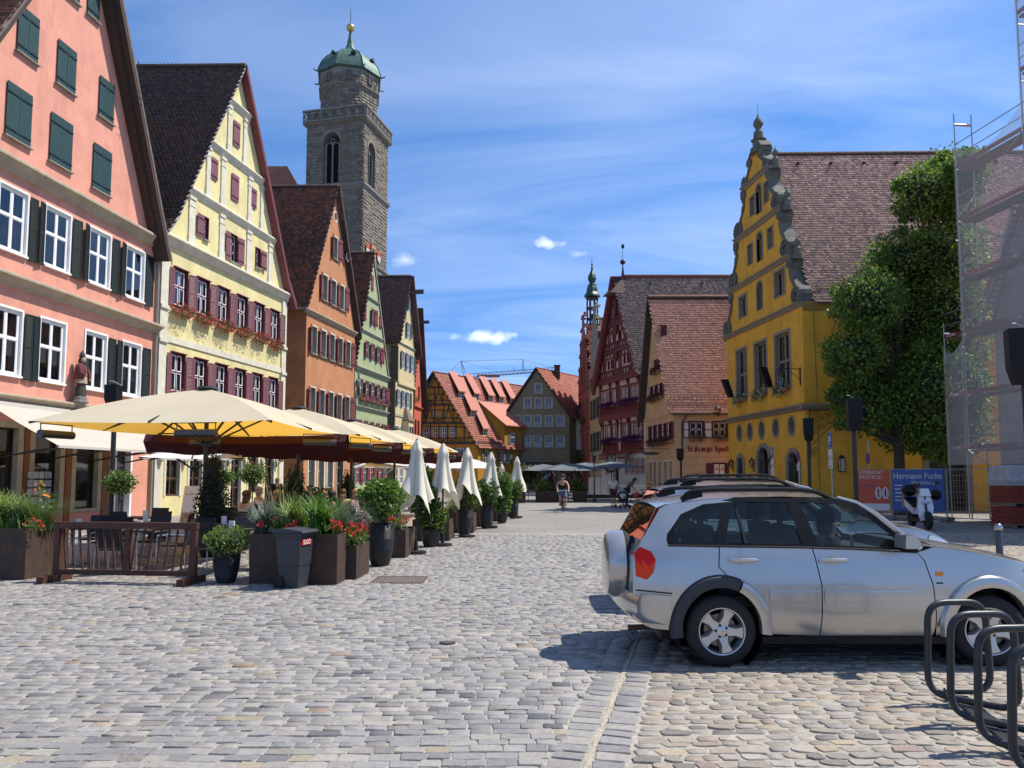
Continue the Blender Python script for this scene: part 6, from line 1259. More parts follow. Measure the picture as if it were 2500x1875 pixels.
beam2(ax-.5, 12.0, ax+.15, 13.0, .1, .06, 'brace');beam2(ax+.5, 12.0, ax-.15, 13.0, .1, .06, 'brace')
LH=18.0
H3=House.__new__(House);H3.o=H.o+H.Q(W2, 0, 0);H3.d=H.e.copy();H3.n=Vector((H3.d.y, -H3.d.x, 0));H3.e=Vector((-1, 0, 0));H3.ang=math.atan2(H3.d.y, H3.d.x);H3.t=thing('tmp', 'x', 'x');bpy.data.objects.remove(H3.t);H3.t=H.t;H3.holes=[]
off=H.Q(W2, 0, 0)
H3.P=lambda u, z, w=0:off+H3.d*u+H3.n*w+Vector((0, 0, z))
GSH=dict(id='gsh', m=MATS['grey_shutter'])
for u in(1.1, 3.9, 5.2, 8.2):H3.win(u, u+.75, 3.3, 4.7, WT);H3.shutter(u-.45, u-.03, 3.25, 4.75, GSH, .1, 1);H3.shutter(u+.78, u+1.2, 3.25, 4.75, GSH, .1, -1)
b=MB()
for q in holed([(0, -.1), (0, 5.3)], [(LH, -.1), (LH, 5.3)], H3.holes, lambda u, z:H3.P(u, z)):b.poly(q)
b.build('side_wall', OC2, H.t)
r_=H.slab(W2+.35, 4.95, ax, zA+.3, -.35, LH, .15, WOODD);ROOFP=[(.50, .20, .145), (.54, .22, .16), (.47, .185, .13), (.52, .21, .15)]
H.tiles(r_, W2+.35, 4.95, ax, zA+.3, -.35, LH, .3, .3, ROOFP, [3, 3, 2, 2], 55, .3);H.slab(-.35, 4.95, ax, zA+.3, -.35, LH, .15, WOODD)
b=MB()
for u_ in(W2+.4, -.4):b.ext([H.Q(u_, 5.0, -.38), H.Q(ax, zA+.38, -.38), H.Q(ax, zA+.08, -.38), H.Q(u_, 4.7, -.38)], H.e*.06)
b.build('verge_board', WOODD, H.t)
# points on the visible roof slope: k along the ridge, s up the slope
rs=lambda k, s_, up=0:H.Q(W2+.35+(ax-W2-.35)*s_, 4.95+(zA-4.65)*s_+up, k)
dn=Vector((H.e.y, -H.e.x, 0)).normalized()
nrm_=H.e.cross(rs(0, 1)-rs(0, 0)).normalized();nrm_=nrm_ if nrm_.z>0 else-nrm_
def hit_roof(x, y):
 r=ray(x, y);o_=Vector((0, 0, EYE))-H.o;p0=rs(0, 0);t_=(p0-o_).dot(nrm_)/r.dot(nrm_);return o_+r*t_
PROOF=mat('pink_red_tile', (.5, .2, .145), .75, var=.15, vscale=4, bump=.3, bscale=12);DCHK=mat('dormer_cheek_in_shade', (.075, .02, .018), .8)  # cheeks coloured dark: their shade and cast shadow are put into the colour
def dormer(px, w=1.0, h=.85, run=2.3):
 k_r=2.08-h/run
 p=hit_roof(*px);p.z-=.1;a=p-H.e*w/2;c=p+H.e*w/2;up=Vector((0, 0, h));back=-dn*run;bz=Vector((0, 0, h+run*k_r))
 b=MB();b.poly([a, c, c+up, a+up], 0);b.poly([a, a+up, a+up+back+Vector((0, 0, run*k_r))], 1);b.poly([c, c+up+back+Vector((0, 0, run*k_r)), c+up], 1)
 o=b.build('dormer', [OC2, DCHK], H.t)
 b=MB();q0, q1=a+up+dn*.25-H.e*.15-Vector((0, 0, .05)), c+up+dn*.25+H.e*.15-Vector((0, 0, .05));q2, q3=q1+back*1.04+Vector((0, 0, run*k_r*1.04)), q0+back*1.04+Vector((0, 0, run*k_r*1.04));b.ext([q0, q1, q2, q3], (0, 0, .1));b.build('dormer_roof', PROOF, o)
 b=MB();s2=dn*.03;m0=p+s2
 for k in(-.34, 0, .34):b.bar(m0+H.e*w*k+Vector((0, 0, .08)), m0+H.e*w*k+Vector((0, 0, h-.06)), .09, .05)
 for z in(.08, h*.55, h-.06):b.bar(m0-H.e*w*.38+Vector((0, 0, z)), m0+H.e*w*.38+Vector((0, 0, z)), .05, .09)
 b.poly([m0+H.e*w*k_-dn*.01+Vector((0, 0, z))for k_, z in((-.36, .08), (.36, .08), (.36, h-.06), (-.36, h-.06))], 1)
 b.build('dormer_window', [WHITE, mat('dark_pane', (.03, .035, .04), .05, spec=.8)], o)
for q in((1125.5, 972), (1163.5, 977), (1198, 981), (1224, 984), (1251, 988)):dormer(q, run=1.55)
for q in((1155, 1018), (1184.6, 1063)):dormer(q)
# big shed wing breaking the eaves
k0, k1=4.9, 11.5;b=MB();f0, f1=H.Q(W2+.05, 4.6, k0), H.Q(W2+.05, 4.6, k1);zt_=Vector((0, 0, 3.3));tp0, tp1=rs(k0, .62, .0), rs(k1, .62, .0)
b.poly([f0, f1, f1+zt_, f0+zt_], 0);b.poly([f0, f0+zt_, tp0], 0);b.poly([f1, tp1, f1+zt_], 0);o=b.build('roof_wing', [OC2], H.t)
b=MB();q0, q1=f0+zt_+dn*.4-H.e*.25-Vector((0, 0, .2)), f1+zt_+dn*.4+H.e*.25-Vector((0, 0, .2));q2, q3=tp1+H.e*.25+Vector((0, 0, .15)), tp0-H.e*.25+Vector((0, 0, .15));b.ext([q0, q1, q2, q3], (0, 0, .12));b.build('wing_roof', PROOF, o)
for kk in(1.6, 4.4):
 b=MB();c_=f0+H.e*kk+dn*.03;
 for a in(-.38, 0, .38):b.bar(c_+H.e*a+Vector((0, 0, 1.0)), c_+H.e*a+Vector((0, 0, 2.3)), .09, .05)
 for z in(1.0, 1.8, 2.3):b.bar(c_-H.e*.4+Vector((0, 0, z)), c_+H.e*.4+Vector((0, 0, z)), .05, .09)
 b.poly([c_+H.e*a-dn*.01+Vector((0, 0, z))for a, z in((-.38, 1), (.38, 1), (.38, 2.3), (-.38, 2.3))], 1)
 for s_ in(-1, 1):b.bar(c_+H.e*s_*.68+Vector((0, 0, .95)), c_+H.e*s_*.68+Vector((0, 0, 2.35)), .4, .05, up=dn, mi=2)
 b.build('wing_window', [WHITE, MATS['dark_pane'], MATS['grey_shutter']], o)
m=MB()
for q in(.1, .28):m.tube([rs(-.1, .05, .12+q), rs(k0-.2, .05, .12+q)], .03, 5)
for i in range(10):m.tube([rs(i*.5, .05, 0), rs(i*.5, .05, .42)], .02, 4)
m.build('snow_guard', MATS['rusty_guard'], H.t)
# roof peeping out behind, and the tower crane far off
t=thing('distant_roof', 'sliver of a pink roofed house behind the coral house edge', 'house', (-19, 112, 0));b=MB();b.add([(-3, 0, 8), (4.3, 0, 8), (4.3, 6, 8), (-3, 6, 8), (-3, 3, 17.5), (1.2, 3, 17.5)], [(0, 1, 5, 4), (1, 2, 5), (2, 3, 4, 5)]);b.build('roof', PROOF, t);b=MB();b.box(-2.9, 4.1, .2, 5.8, 0, 8.1);b.build('wall', OC2, t)
t=thing('tower_crane', 'thin lattice tower crane jib above the roofs at the far end', 'crane', (-12.6, 200, 0));CRM_=mat('crane_grey_steel', (.16, .17, .18), .6);CRR=mat('crane_red_steel', (.32, .12, .10), .6)
m=MB();zj=28.2
for sx, sy in((-.7, -.7), (.7, -.7), (-.7, .7), (.7, .7)):m.bar((sx, sy, 0), (sx, sy, zj), .14, .14)
for i in range(19):
 z=i*1.48;m.bar((-.7, -.7, z), (.7, -.7, z+1.48), .08, .08);m.bar((.7, .7, z), (-.7, .7, z+1.48), .08, .08);m.bar((.7, -.7, z), (.7, .7, z+1.48), .08, .08)
m.build('mast', CRM_, t)
m=MB();Lj=24.;rise=1.9
def J(x, dy, dz):return(x, dy, zj+x*rise/Lj+dz)
for dy, dz in((-.5, 0), (.5, 0), (0, .95)):m.bar(J(0, dy, dz), J(Lj, dy, dz), .13, .13)
for i in range(24):
 x=i*Lj/24;x2=(i+.5)*Lj/24;x3=(i+1)*Lj/24
 for s_ in(-.5, .5):m.bar(J(x, s_, 0), J(x2, 0, .95), .07, .07);m.bar(J(x2, 0, .95), J(x3, s_, 0), .07, .07)
m.build('jib', CRM_, t);m=MB();m.box(3.2, 9.3, -.55, .55, zj+.15, zj+.85);m.build('red_panel', CRR, t)
m=MB();m.bar((-1.2, 0, zj+4.6), (.6, 0, zj), .16, .16);m.bar((-1.2, 0, zj+4.6), (-.4, 0, zj), .16, .16);m.build('a_frame', CRM_, t);m=MB();m.bar((15.6, 0, zj+5.0), (15.2, 0, zj+1.2), .14, .14);m.bar((15.6, 0, zj+5.0), (16.0, 0, zj+1.2), .14, .14);m.build('jib_mast', CRM_, t);m=MB();m.bar((13.2, 0, zj+1.4), (12.8, 0, zj+3.0), .12, .12);m.build('jib_mast', CRM_, t);m=MB();m.bar((13.2, 0, zj+1.4), (13.6, 0, zj+2.2), .12, .12);m.build('hoist_arm', CRM_, t);m=MB();m.bar((-4.8, 0, zj+.9), (0, 0, zj+.2), .25, .25);m.build('counter_jib', CRM_, t)
m=MB();m.tube([(-4.8, 0, zj+1), (-1.2, 0, zj+4.6), (15.6, 0, zj+5.0), (24., 0, zj+2.8)], .05, 4);m.tube([(-1.2, 0, zj+4.6), (9.0, 0, zj+1.6)], .04, 4);m.build('stay_cables', CRM_, t)
# ================================================================== parked cars
SILV=mat('silver_car_paint', (.47, .455, .43), .24, metal=.65, coat=.8);GREYP=mat('grey_car_paint', (.22, .24, .27), .25, metal=.7, coat=.9);BEIGE=mat('pale_gold_car_paint', (.45, .40, .31), .3, metal=.5, coat=.8);WHP=mat('white_car_paint', (.74, .75, .76), .25, coat=.9)
RUB=mat('tyre_rubber', (.018, .018, .018), .8, bump=.15, bscale=90);TRIMB=mat('dark_grey_cladding', (.035, .036, .04), .6);ALLOY=mat('alloy_wheel', (.55, .55, .54), .33, metal=.8);REDL=mat('red_lamp', (.60, .008, .006), .3, spec=.2);ORL=mat('orange_red_lamp', (.75, .05, .01), .3, spec=.2);AMB=mat('amber_lamp', (.70, .20, .01), .2, coat=1.0);SEATM=mat('seat_fabric', (.05, .052, .055), .9);CHRM=mat('chrome_strip', (.62, .63, .64), .12, metal=1.0);HLAMP=mat('headlamp_lens', (.55, .60, .60), .08, coat=1.0)
CW=.855
def half_w(x, z):
 """half width of the body at station x (0 = tail, 4.1 = nose) and height z"""
 w=CW
 if z>.98:w-=.33*(z-.98)**1.15/(.62**.15)
 if z<.5:w-=.10*((.5-z)/.3)**1.5
 w-=.03*max(0, (z-.72)/.28)if z<1.0 else .03
 w-=.13*max(0, (.45-x)/.45)**2+.26*max(0, (x-3.35)/.75)**2
 return w
def p2(mp, pts):return[mp(*q)for q in pts]
def inside(p, poly):
 x, y=p;c=False;n=len(poly)
 for i in range(n):
  (x0, y0), (x1, y1)=poly[i], poly[i-1]
  if(y0>y)!=(y1>y)and x<(x1-x0)*(y-y0)/(y1-y0)+x0:c=not c
 return c
def skin(poly, side, holes=(), step=.07, off=0.0, flip=False):
 """a side panel: outline in (x,z) meshed and bent to the body width; side = -1 near, +1 far"""
 def dens(pl):
  o=[]
  for a, b in zip(pl, pl[1:]+pl[:1]):
   n=max(1, int(math.hypot(b[0]-a[0], b[1]-a[1])/step));o+=[(a[0]+(b[0]-a[0])*k/n, a[1]+(b[1]-a[1])*k/n)for k in range(n)]
  return o
 rings=[dens(poly)]+[dens(h)for h in holes];vs=[];es=[]
 for rg in rings:k=len(vs);vs+=rg;es+=[(k+i, k+(i+1)%len(rg))for i in range(len(rg))]
 xs, zs=[q[0]for q in poly], [q[1]for q in poly]
 def near_edge(p):return any((p[0]-q[0])**2+(p[1]-q[1])**2<(step*.55)**2 for q in vs0)
 vs0=list(vs);x=min(xs)+step
 while x<max(xs):
  z=min(zs)+step
  while z<max(zs):
   if inside((x, z), rings[0])and not any(inside((x, z), h)for h in rings[1:])and not near_edge((x, z)):vs.append((x, z))
   z+=step
  x+=step
 r=geometry.delaunay_2d_cdt([Vector(q)for q in vs], es, [], 0, 1e-6)
 V=[(q.x, side*(half_w(q.x, q.y)+off), q.y)for q in r[0]];F=[]
 for f in r[2]:
  c=(sum(r[0][i].x for i in f)/3, sum(r[0][i].y for i in f)/3)
  if inside(c, rings[0])and not any(inside(c, h)for h in rings[1:]):F.append(tuple(f)if side<0 else tuple(f)[::-1])
 return V, F
def arc(cx, cz, r, a0, a1, n=14, sq=1.0):return[(cx+r*math.cos(R(a0+(a1-a0)*i/n)), cz+sq*r*math.sin(R(a0+(a1-a0)*i/n)))for i in range(n+1)]
WX, FX, WR0, WZ=.815, 3.30, .325, .325
def make_car(name, label, paint, loc, rz, spec, group='cars parked in a row'):
 t=thing(name, label, 'car', loc, rz, group);hs=spec.get('h', 1.0);mp_=spec.get('map', ((0, 9), (0, 9*hs)));zf=lambda z:float(np.interp(z, *mp_))
 ARC=lambda cx, r:arc(cx, WZ+.02, r, 180+8, -8, 18, 1.08)
 sill=.27
 qtr=[(.02, .62), (.03, .95), (.08, 1.06), (.30, 1.50), (.38, 1.545), (.78, 1.60), (1.0, 1.615), (.985, 1.57), (.71, 1.53), (.485, 1.42), (.345, 1.2), (.335, 1.12), (.36, 1.085), (.82, 1.07), (.80, .88), (.93, .74)]+arc(WX, WZ+.02, .435, 70, 183, 12)+[(.34, .40), (.06, .44), (.02, .52)]
 a_r=[q for q in arc(WX, WZ+.02, .435, 64, 4, 8)]
 rdoor=[(.83, 1.065), (.81, .88), (.94, .748)]+a_r+[(1.275, .29), (1.735, sill), (1.745, .72), (1.685, 1.055)]
 fdoor=[(1.695, 1.055), (1.755, .72), (1.745, sill), (2.79, sill), (2.80, .36), (2.775, .72), (2.715, .93), (2.655, 1.01)]
 fend=[(2.665, 1.005), (2.725, .93), (2.785, .72), (2.81, .34), (2.82, sill)]+arc(FX, WZ+.02, .435, 188, -6, 16)[:-1]+[(3.76, .40), (4.02, .42), (4.08, .5), (4.10, .66), (3.98, .80), (3.72, .905), (3.3, .985), (2.95, 1.045), (2.85, 1.06)]
 frame_up=[(.83, 1.072), (1.69, 1.06), (2.66, 1.015), (2.58, 1.12), (2.34, 1.41), (2.19, 1.545), (2.02, 1.605), (1.05, 1.62), (.90, 1.59)]
 rwin=[(.39, 1.105), (.77, 1.095), (.90, 1.545), (.73, 1.525), (.53, 1.42), (.41, 1.22)]
 g2=[(.875, 1.095), (1.60, 1.08), (1.52, 1.565), (1.0, 1.575)];g3=[(1.755, 1.075), (2.58, 1.04), (2.50, 1.12), (2.28, 1.375), (2.14, 1.495), (1.98, 1.55), (1.64, 1.568)]
 fix=lambda pl:[(x, zf(z))for x, z in pl]
 for s in(-1, 1):
  for nm, pl, m, hl in(('quarter_panel', qtr, paint, ()), ('door', rdoor, paint, ()), ('door', fdoor, paint, ()), ('fender', fend, paint, ())):
   V, F=skin(fix(pl), s, step=.075);o=MB().add(V, F).build(nm, m, t, 35)
   if nm=='door':
    cx=.90 if pl is rdoor else 1.74;b=MB();y=s*(half_w(cx, .97)+.018)
    b.tube([(cx, y-s*.012, zf(.935)), (cx+.05, y+s*.012, zf(.94)), (cx+.23, y+s*.012, zf(.942)), (cx+.27, y-s*.012, zf(.94))], [.014, .019, .019, .014], 8);b.lathe([(.055, -.004), (.04, .012), (.0, .014)], 12, (cx+.13, s*(half_w(cx, .93)-.004), zf(.925)), ax='y');b.build('handle', paint, o, 40)
  V, F=skin(fix(frame_up), s, [fix(g2), fix(g3)], .08, .0);MB().add(V, F).build('window_frame', BLACKPL, t, 40)
  for nm, pl in(('side_window', rwin), ('side_window', g2), ('side_window', g3)):
   V, F=skin(fix(pl), s, step=.12, off=-.012 if pl is not rwin else-.004);MB().add(V, F).build(nm, CARGLASS, t, True)
  rim_=[(.34, 1.085), (.83, 1.068), (.98, 1.575), (.71, 1.545), (.49, 1.43), (.35, 1.2)];V, F=skin(fix(rim_), s, [fix(rwin)], .08, .003);MB().add(V, F).build('window_seal', BLACKPL, t)
  b=MB();pts=[(x, s*(half_w(x, z)+.006), zf(z))for x, z in((.345, 1.075), (.9, 1.063), (1.5, 1.055), (2.1, 1.038), (2.66, 1.01))];b.tube(pts, .009, 5);b.bar((1.07, s*half_w(1.1, 1.1), zf(1.09)), (1.02, s*half_w(1.1, 1.56), zf(1.56)), .03, .02);b.build('belt_trim', BLACKPL if not spec.get('chrome')else CHRM, t)
  for cx, a0, a1, m in((WX, 66, 190, TRIMB if spec.get('clad')else paint), (WX, 64, -6, paint), (FX, 188, -8, paint)):
   b=MB();n=16;rows=[]
   for i in range(n+1):
    a=R(a0+(a1-a0)*i/n);row=[]
    for r_, o_ in((.365, -.06), (.365, .035), (.40, .05), (.455, .038), (.475, .0)):x, z=cx+r_*math.cos(a), WZ+.02+r_*1.04*math.sin(a);row.append((x, s*(half_w(x, max(z, .45))+o_), z))
    rows.append(row)
   vs=[q for r_ in rows for q in r_];b.add(vs, [(i*5+j, i*5+j+1, (i+1)*5+j+1, (i+1)*5+j)for i in range(n)for j in range(4)]);b.build('arch_moulding', m, t, 40)
  for xa, xb in((1.26, 1.72), (1.77, 2.62)):
   b=MB();n=10
   q=[(xa+(xb-xa)*i/n, .03*math.sin(math.pi*min(1, i/n*(1.0 if xa>2 else 1)))*0+.0)for i in range(n+1)]
   up=[(x, .70)for x, _ in q];lo=[(x, .575)for x, _ in q];vs=[(x, s*(half_w(x, z)+.004), z)for x, z in up]+[(x, s*(half_w(x, .66)+.009), .66)for x, _ in q]+[(x, s*(half_w(x, z)+.004), z)for x, z in lo]
   k=n+1;b.add(vs, [(i, i+1, k+i+1, k+i)for i in range(n)]+[(k+i, k+i+1, 2*k+i+1, 2*k+i)for i in range(n)]);b.build('side_moulding', paint, t, 50)
  tl=[(.045, .79), (.045, 1.0), (.09, 1.05), (.19, 1.01), (.225, .94), (.20, .83), (.14, .765)]if not spec.get('tall_lamp')else[(.03, .80), (.08, 1.07), (.29, 1.46), (.34, 1.46), (.20, 1.10), (.16, .82)]
  V, F=skin(fix(tl), s, step=.06, off=.014);b=MB().add(V, F, 0)
  if not spec.get('tall_lamp'):b.m=[1 if sum(V[i][2]for i in f)/len(f)<zf(.90)else 0 for f in F]
  b.add([(x-.01, y*.86, z)for x, y, z in[(tl[0][0], s*half_w(.03, .7), zf(tl[0][1])), (tl[1][0], s*half_w(.03, .7), zf(tl[1][1]))]]+[(tl[1][0], s*half_w(.03, .9)+s*.012, zf(tl[1][1])), (tl[0][0], s*half_w(.03, .9)+s*.012, zf(tl[0][1]))], [(0, 1, 2, 3)]);b.build('tail_light', [REDL, ORL], t, 60)
  V, F=skin(fix([(3.70, .885), (3.99, .785), (4.09, .66), (4.07, .62), (3.85, .70), (3.66, .84)]), s, step=.07, off=.008);MB().add(V, F).build('headlight', HLAMP, t, 60)
  b=MB();b.box(2.81, 2.88, s*half_w(2.9, .85)-.006, s*half_w(2.9, .85)+.012, .825, .865);b.build('indicator', AMB, t);
  if s<0:b=MB();b.box(2.81, 2.87, -half_w(2.9, .75)-.004, -half_w(2.9, .75)+.004, .755, .77);b.build('badge', TRIMB, t)
  b=MB();y=s*(half_w(2.6, 1.05)+.13);b.ext([(2.44, y-.1, zf(1.06)), (2.57, y-.1, zf(1.06)), (2.58, y-.1, zf(1.13)), (2.53, y-.1, zf(1.21)), (2.45, y-.1, zf(1.21))], (0, .2, 0));b.bar((2.58, s*(half_w(2.6, 1.05)-.02), zf(1.05)), (2.53, y, zf(1.08)), .06, .05);b.build('mirror', spec.get('mirror', paint), t, 50)
  b=MB();b.box(1.20, 2.95, s*(CW-.09)-.04, s*(CW-.09)+.04, .20, sill-.003);b.build('rocker', BLACKPL, t)
 def cross(sta, m, nm, n=10, crown=.03, dy=1.0, smooth=50):
  b=MB();vs=[]
  for x, z in sta:
   w=half_w(x, z)*dy
   for j in range(n+1):k=-1+2*j/n;vs.append((x-(.05*k*k if x<.4 and z>1 else 0)*0+.0, w*k, zf(z)+crown*(1-k*k)))
  b.add(vs, [(i*(n+1)+j, i*(n+1)+j+1, (i+1)*(n+1)+j+1, (i+1)*(n+1)+j)for i in range(len(sta)-1)for j in range(n)]);return b.build(nm, m, t, smooth)
 cross([(.27, 1.50), (.36, 1.545), (.78, 1.60), (1.05, 1.618), (1.5, 1.625), (1.9, 1.615), (2.05, 1.598), (2.19, 1.555)], paint, 'roof', crown=.035)
 cross([(2.19, 1.555), (2.33, 1.45), (2.56, 1.24), (2.76, 1.075)], CARGLASS, 'windscreen', crown=.05, dy=.985)
 for s in(-1, 1):
  b=MB();pts=[(2.02, 1.605), (2.19, 1.55), (2.36, 1.41), (2.6, 1.14), (2.70, 1.03)];b.tube([(x, s*(half_w(x, z)-.006), zf(z)+.004)for x, z in pts], [.022, .026, .03, .03, .03], 8);b.build('pillar', paint, t, True)
 cross([(2.70, 1.065), (2.86, 1.06)], TRIMB, 'scuttle', crown=.03)
 cross([(2.84, 1.058), (2.95, 1.045), (3.3, .99), (3.72, .91), (3.98, .80)], paint, 'bonnet', crown=.055)
 cross([(3.98, .80), (4.06, .72), (4.10, .6), (4.10, .5), (4.02, .36)], paint, 'front_bumper', crown=.0)
 cross([(.02, .62), (.03, .95), (.08, 1.055)], paint, 'tailgate', crown=0);cross([(.08, 1.055), (.27, 1.50)], CARGLASS, 'rear_window', crown=0, dy=.93)
 for s in(-1, 1):
  b=MB();vs=[]
  for x, z in((.08, 1.055), (.27, 1.50)):
   for k in(.93, 1.0):vs.append((x, s*half_w(x, z)*k, zf(z)))
  b.add(vs, [(0, 1, 3, 2)]);b.build('rear_pillar', paint, t)
 b=MB();vs=[];n=8
 prof=[(.06, .66), (-.03, .645), (-.06, .60), (-.06, .46), (.0, .40), (.2, .38)]
 for x, z in prof:
  for j in range(n+1):k=-1+2*j/n;vs.append((x+.10*abs(k)**3, k*(CW+.005-.02), z))
 b.add(vs, [(i*(n+1)+j, i*(n+1)+j+1, (i+1)*(n+1)+j+1, (i+1)*(n+1)+j)for i in range(len(prof)-1)for j in range(n)])
 for s in(-1, 1):
  V, F=skin([(.06, .66), (.36, .645), (.33, .33), (.18, .34), (-.0, .42), (.03, .5), (.035, .6)], s, step=.06, off=.02);b.add(V, F)
 b.build('rear_bumper', paint, t, 45)
 for s in(-1, 1):MB().tube([(x, s*(half_w(x, .7)+.022), zf(z))for x, z in((.04, .668), (.2, .662), (.36, .652))], .005, 4).build('bumper_seam', BLACKPL, t)
 b=MB();b.box(.3, 3.9, -.62, .62, .2, .46);b.box(.08, 2.75, -.72, .72, .52, .62);b.box(2.7, 3.6, -.6, .6, .46, .8)
 for cx in(WX, FX):
  for s in(-1, 1):b.lathe([(.40, s*.45), (.40, s*.80)], 20, (cx, 0, WZ), ax='y', caps=False);b.box(cx-.4, cx+.4, s*.45-.01, s*.45+.01, .1, .72)
 b.build('underbody', BLACKPL, t)
 b=MB()
 for sy in(-.36, .36):
  for sx in(.86, 1.66):b.box(sx, sx+.5, sy-.25, sy+.25, .62, .80);b.ext([(sx-.02, sy-.24, .80), (sx+.14, sy-.24, .80), (sx-.04, sy-.22, 1.27), (sx-.14, sy-.22, 1.26)], (0, .46, 0));b.box(sx-.16, sx-.06, sy-.13, sy+.13, 1.31, 1.48);b.box(sx-.12, sx-.10, sy-.06, sy+.06, 1.26, 1.31)
 b.build('seats', SEATM, t, 40)
 b=MB();b.ext([(2.32, -.70, .75), (2.76, -.70, .8), (2.74, -.70, 1.03), (2.42, -.70, 1.02), (2.30, -.70, .95)], (0, 1.4, 0));b.build('dashboard', SEATM, t)
 b=MB();cz=Vector((2.16, -.36, .99));ux=Vector((.35, 0, .94));b.tube([cz+Vector((0, 1, 0))*.185*math.cos(2*math.pi*k/20)+ux*.185*math.sin(2*math.pi*k/20)for k in range(20)], .015, 6, closed=True);b.tube([cz-Vector((0, .18, 0)), cz+Vector((.05, 0, -.02)), cz+Vector((0, .18, 0))], .014, 5);b.tube([cz+Vector((.03, 0, 0)), cz+Vector((.2, 0, -.1))], .03, 6);b.build('steering_wheel', BLACKPL, t)
 for s in(-1, 1):
  b=MB();pr_=spec.get('rail_h', .05)
  b.tube(tube_curve([(.52, s*.60, zf(1.59)), (.66, s*.60, zf(1.63)+pr_), (1.2, s*.60, zf(1.645)+pr_), (1.75, s*.60, zf(1.635)+pr_), (2.0, s*.61, zf(1.58))], 5), .022, 7);b.bar((.52, s*.6, zf(1.60)), (.72, s*.6, zf(1.655)), .035, .05);b.bar((1.2, s*.6, zf(1.62)), (1.26, s*.6, zf(1.62)+pr_+.02), .03, .05)if spec.get('post')else None;b.build('roof_rail', spec.get('rail', BLACKPL), t, True)
 tyre=MB();tyre.lathe([(.20, -.105), (.245, -.115), (.295, -.105), (.318, -.08), (.325, 0), (.318, .08), (.295, .105), (.245, .115), (.20, .105)], 36, ax='y', caps=False);tm=tyre.mesh('tyre', RUB, 50)
 b=MB();b.lathe([(.222, -.10), (.215, -.112), (.205, -.108), (.19, -.06), (.188, .06)], 36, ax='y', caps=False);b.lathe([(.06, -.02), (.068, -.085), (.04, -.10), (.0, -.10)], 20, ax='y', caps=False)
 for k in range(5):
  a=2*math.pi*k/5+.3;c, s_=math.cos(a), math.sin(a);T=lambda r, w, y:(r*c-w*s_, y, r*s_+w*c)
  b.add([T(.05, -.042, -.088), T(.05, .042, -.088), T(.20, .052, -.10), T(.20, -.052, -.10), T(.05, -.048, -.05), T(.05, .048, -.05), T(.20, .062, -.06), T(.20, -.062, -.06), T(.13, -.03, -.098), T(.13, .03, -.098)], [(0, 8, 9, 1), (8, 3, 2, 9), (0, 4, 7, 3, 8), (1, 9, 2, 6, 5), (4, 5, 6, 7)])
 rm=b.mesh('rim', ALLOY, 40);b=MB();b.lathe([(.0, -.035), (.15, -.035), (.15, -.02), (.0, -.02)], 24, ax='y')
 dm=b.mesh('brake_disc', mat('brake_disc', (.20, .18, .15), .4, metal=.7), 40);b=MB()
 for k in range(5):a=2*math.pi*k/5+.3+math.pi/5;b.lathe([(.014, -.098), (.014, -.088)], 8, (.05*math.cos(a), 0, .05*math.sin(a)), ax='y')
 nm_=b.mesh('wheel_nuts', BLACKPL)
 for cx in(WX, FX):
  for s in(-1, 1):
   w_=link('wheel', tm, t, (cx, s*(CW-.10), WZ));w_.rotation_euler=(0, random.uniform(0, 1), (0 if s<0 else math.pi)+(spec.get('steer', 0)if cx==FX else 0))
   for q, me in(('rim', rm), ('brake_disc', dm), ('wheel_nuts', nm_)):link(q, me, w_)
 if spec.get('spare'):
  b=MB();c_=(.09, -.12, .86);b.lathe([(.0, -.26), (.24, -.26), (.30, -.245), (.335, -.19), (.34, -.08)], 32, c_, ax='x', caps=False);b.build('spare_wheel_cover', paint, t, 40)
  b=MB();b.lathe([(.325, -.08), (.33, -.05), (.29, .0), (.0, .02)], 28, c_, ax='x', caps=False);b.box(.05, .15, -.2, .0, .75, .9);b.build('spare_tyre', RUB, t, 40)
  b=MB();b.tube([(.3, -.4, .28), (.02, -.42, .27)], .03, 8);b.build('exhaust', mat('rusty_pipe', (.12, .06, .04), .7), t)
  b=MB();b.tube([(.10, .2, 1.08), (-.0, .25, 1.12), (-.02, -.1, 1.13)], .014, 5);b.build('rear_wiper', BLACKPL, t)
 return t
CAR_Y=6.98+CW
CAR1=make_car('silver_car', 'silver compact off roader with a covered spare wheel on its tailgate, driver inside', SILV, (1.115, CAR_Y, 0), 0, dict(spare=1, clad=1, steer=-.18, map=((0, .3, 1.05, 1.57, 1.65), (0, .3, 1.085, 1.50, 1.575))))
CAR2=make_car('grey_car', 'silver grey crossover with chrome window line and tall red tail lamp behind silver car', SILV, (1.74, CAR_Y+2.75, 0), R(-1), dict(chrome=1, tall_lamp=1, h=1.0, rail=BLACKPL, map=((0, .3, .8, 1.05, 1.65), (0, .3, .9, 1.17, 1.66))))
CAR3=make_car('beige_car', 'pale gold estate car with black roof rails, farthest of three parked cars', BEIGE, (2.55, CAR_Y+5.3, 0), R(-1), dict(h=1.03, rail_h=.07, post=1))
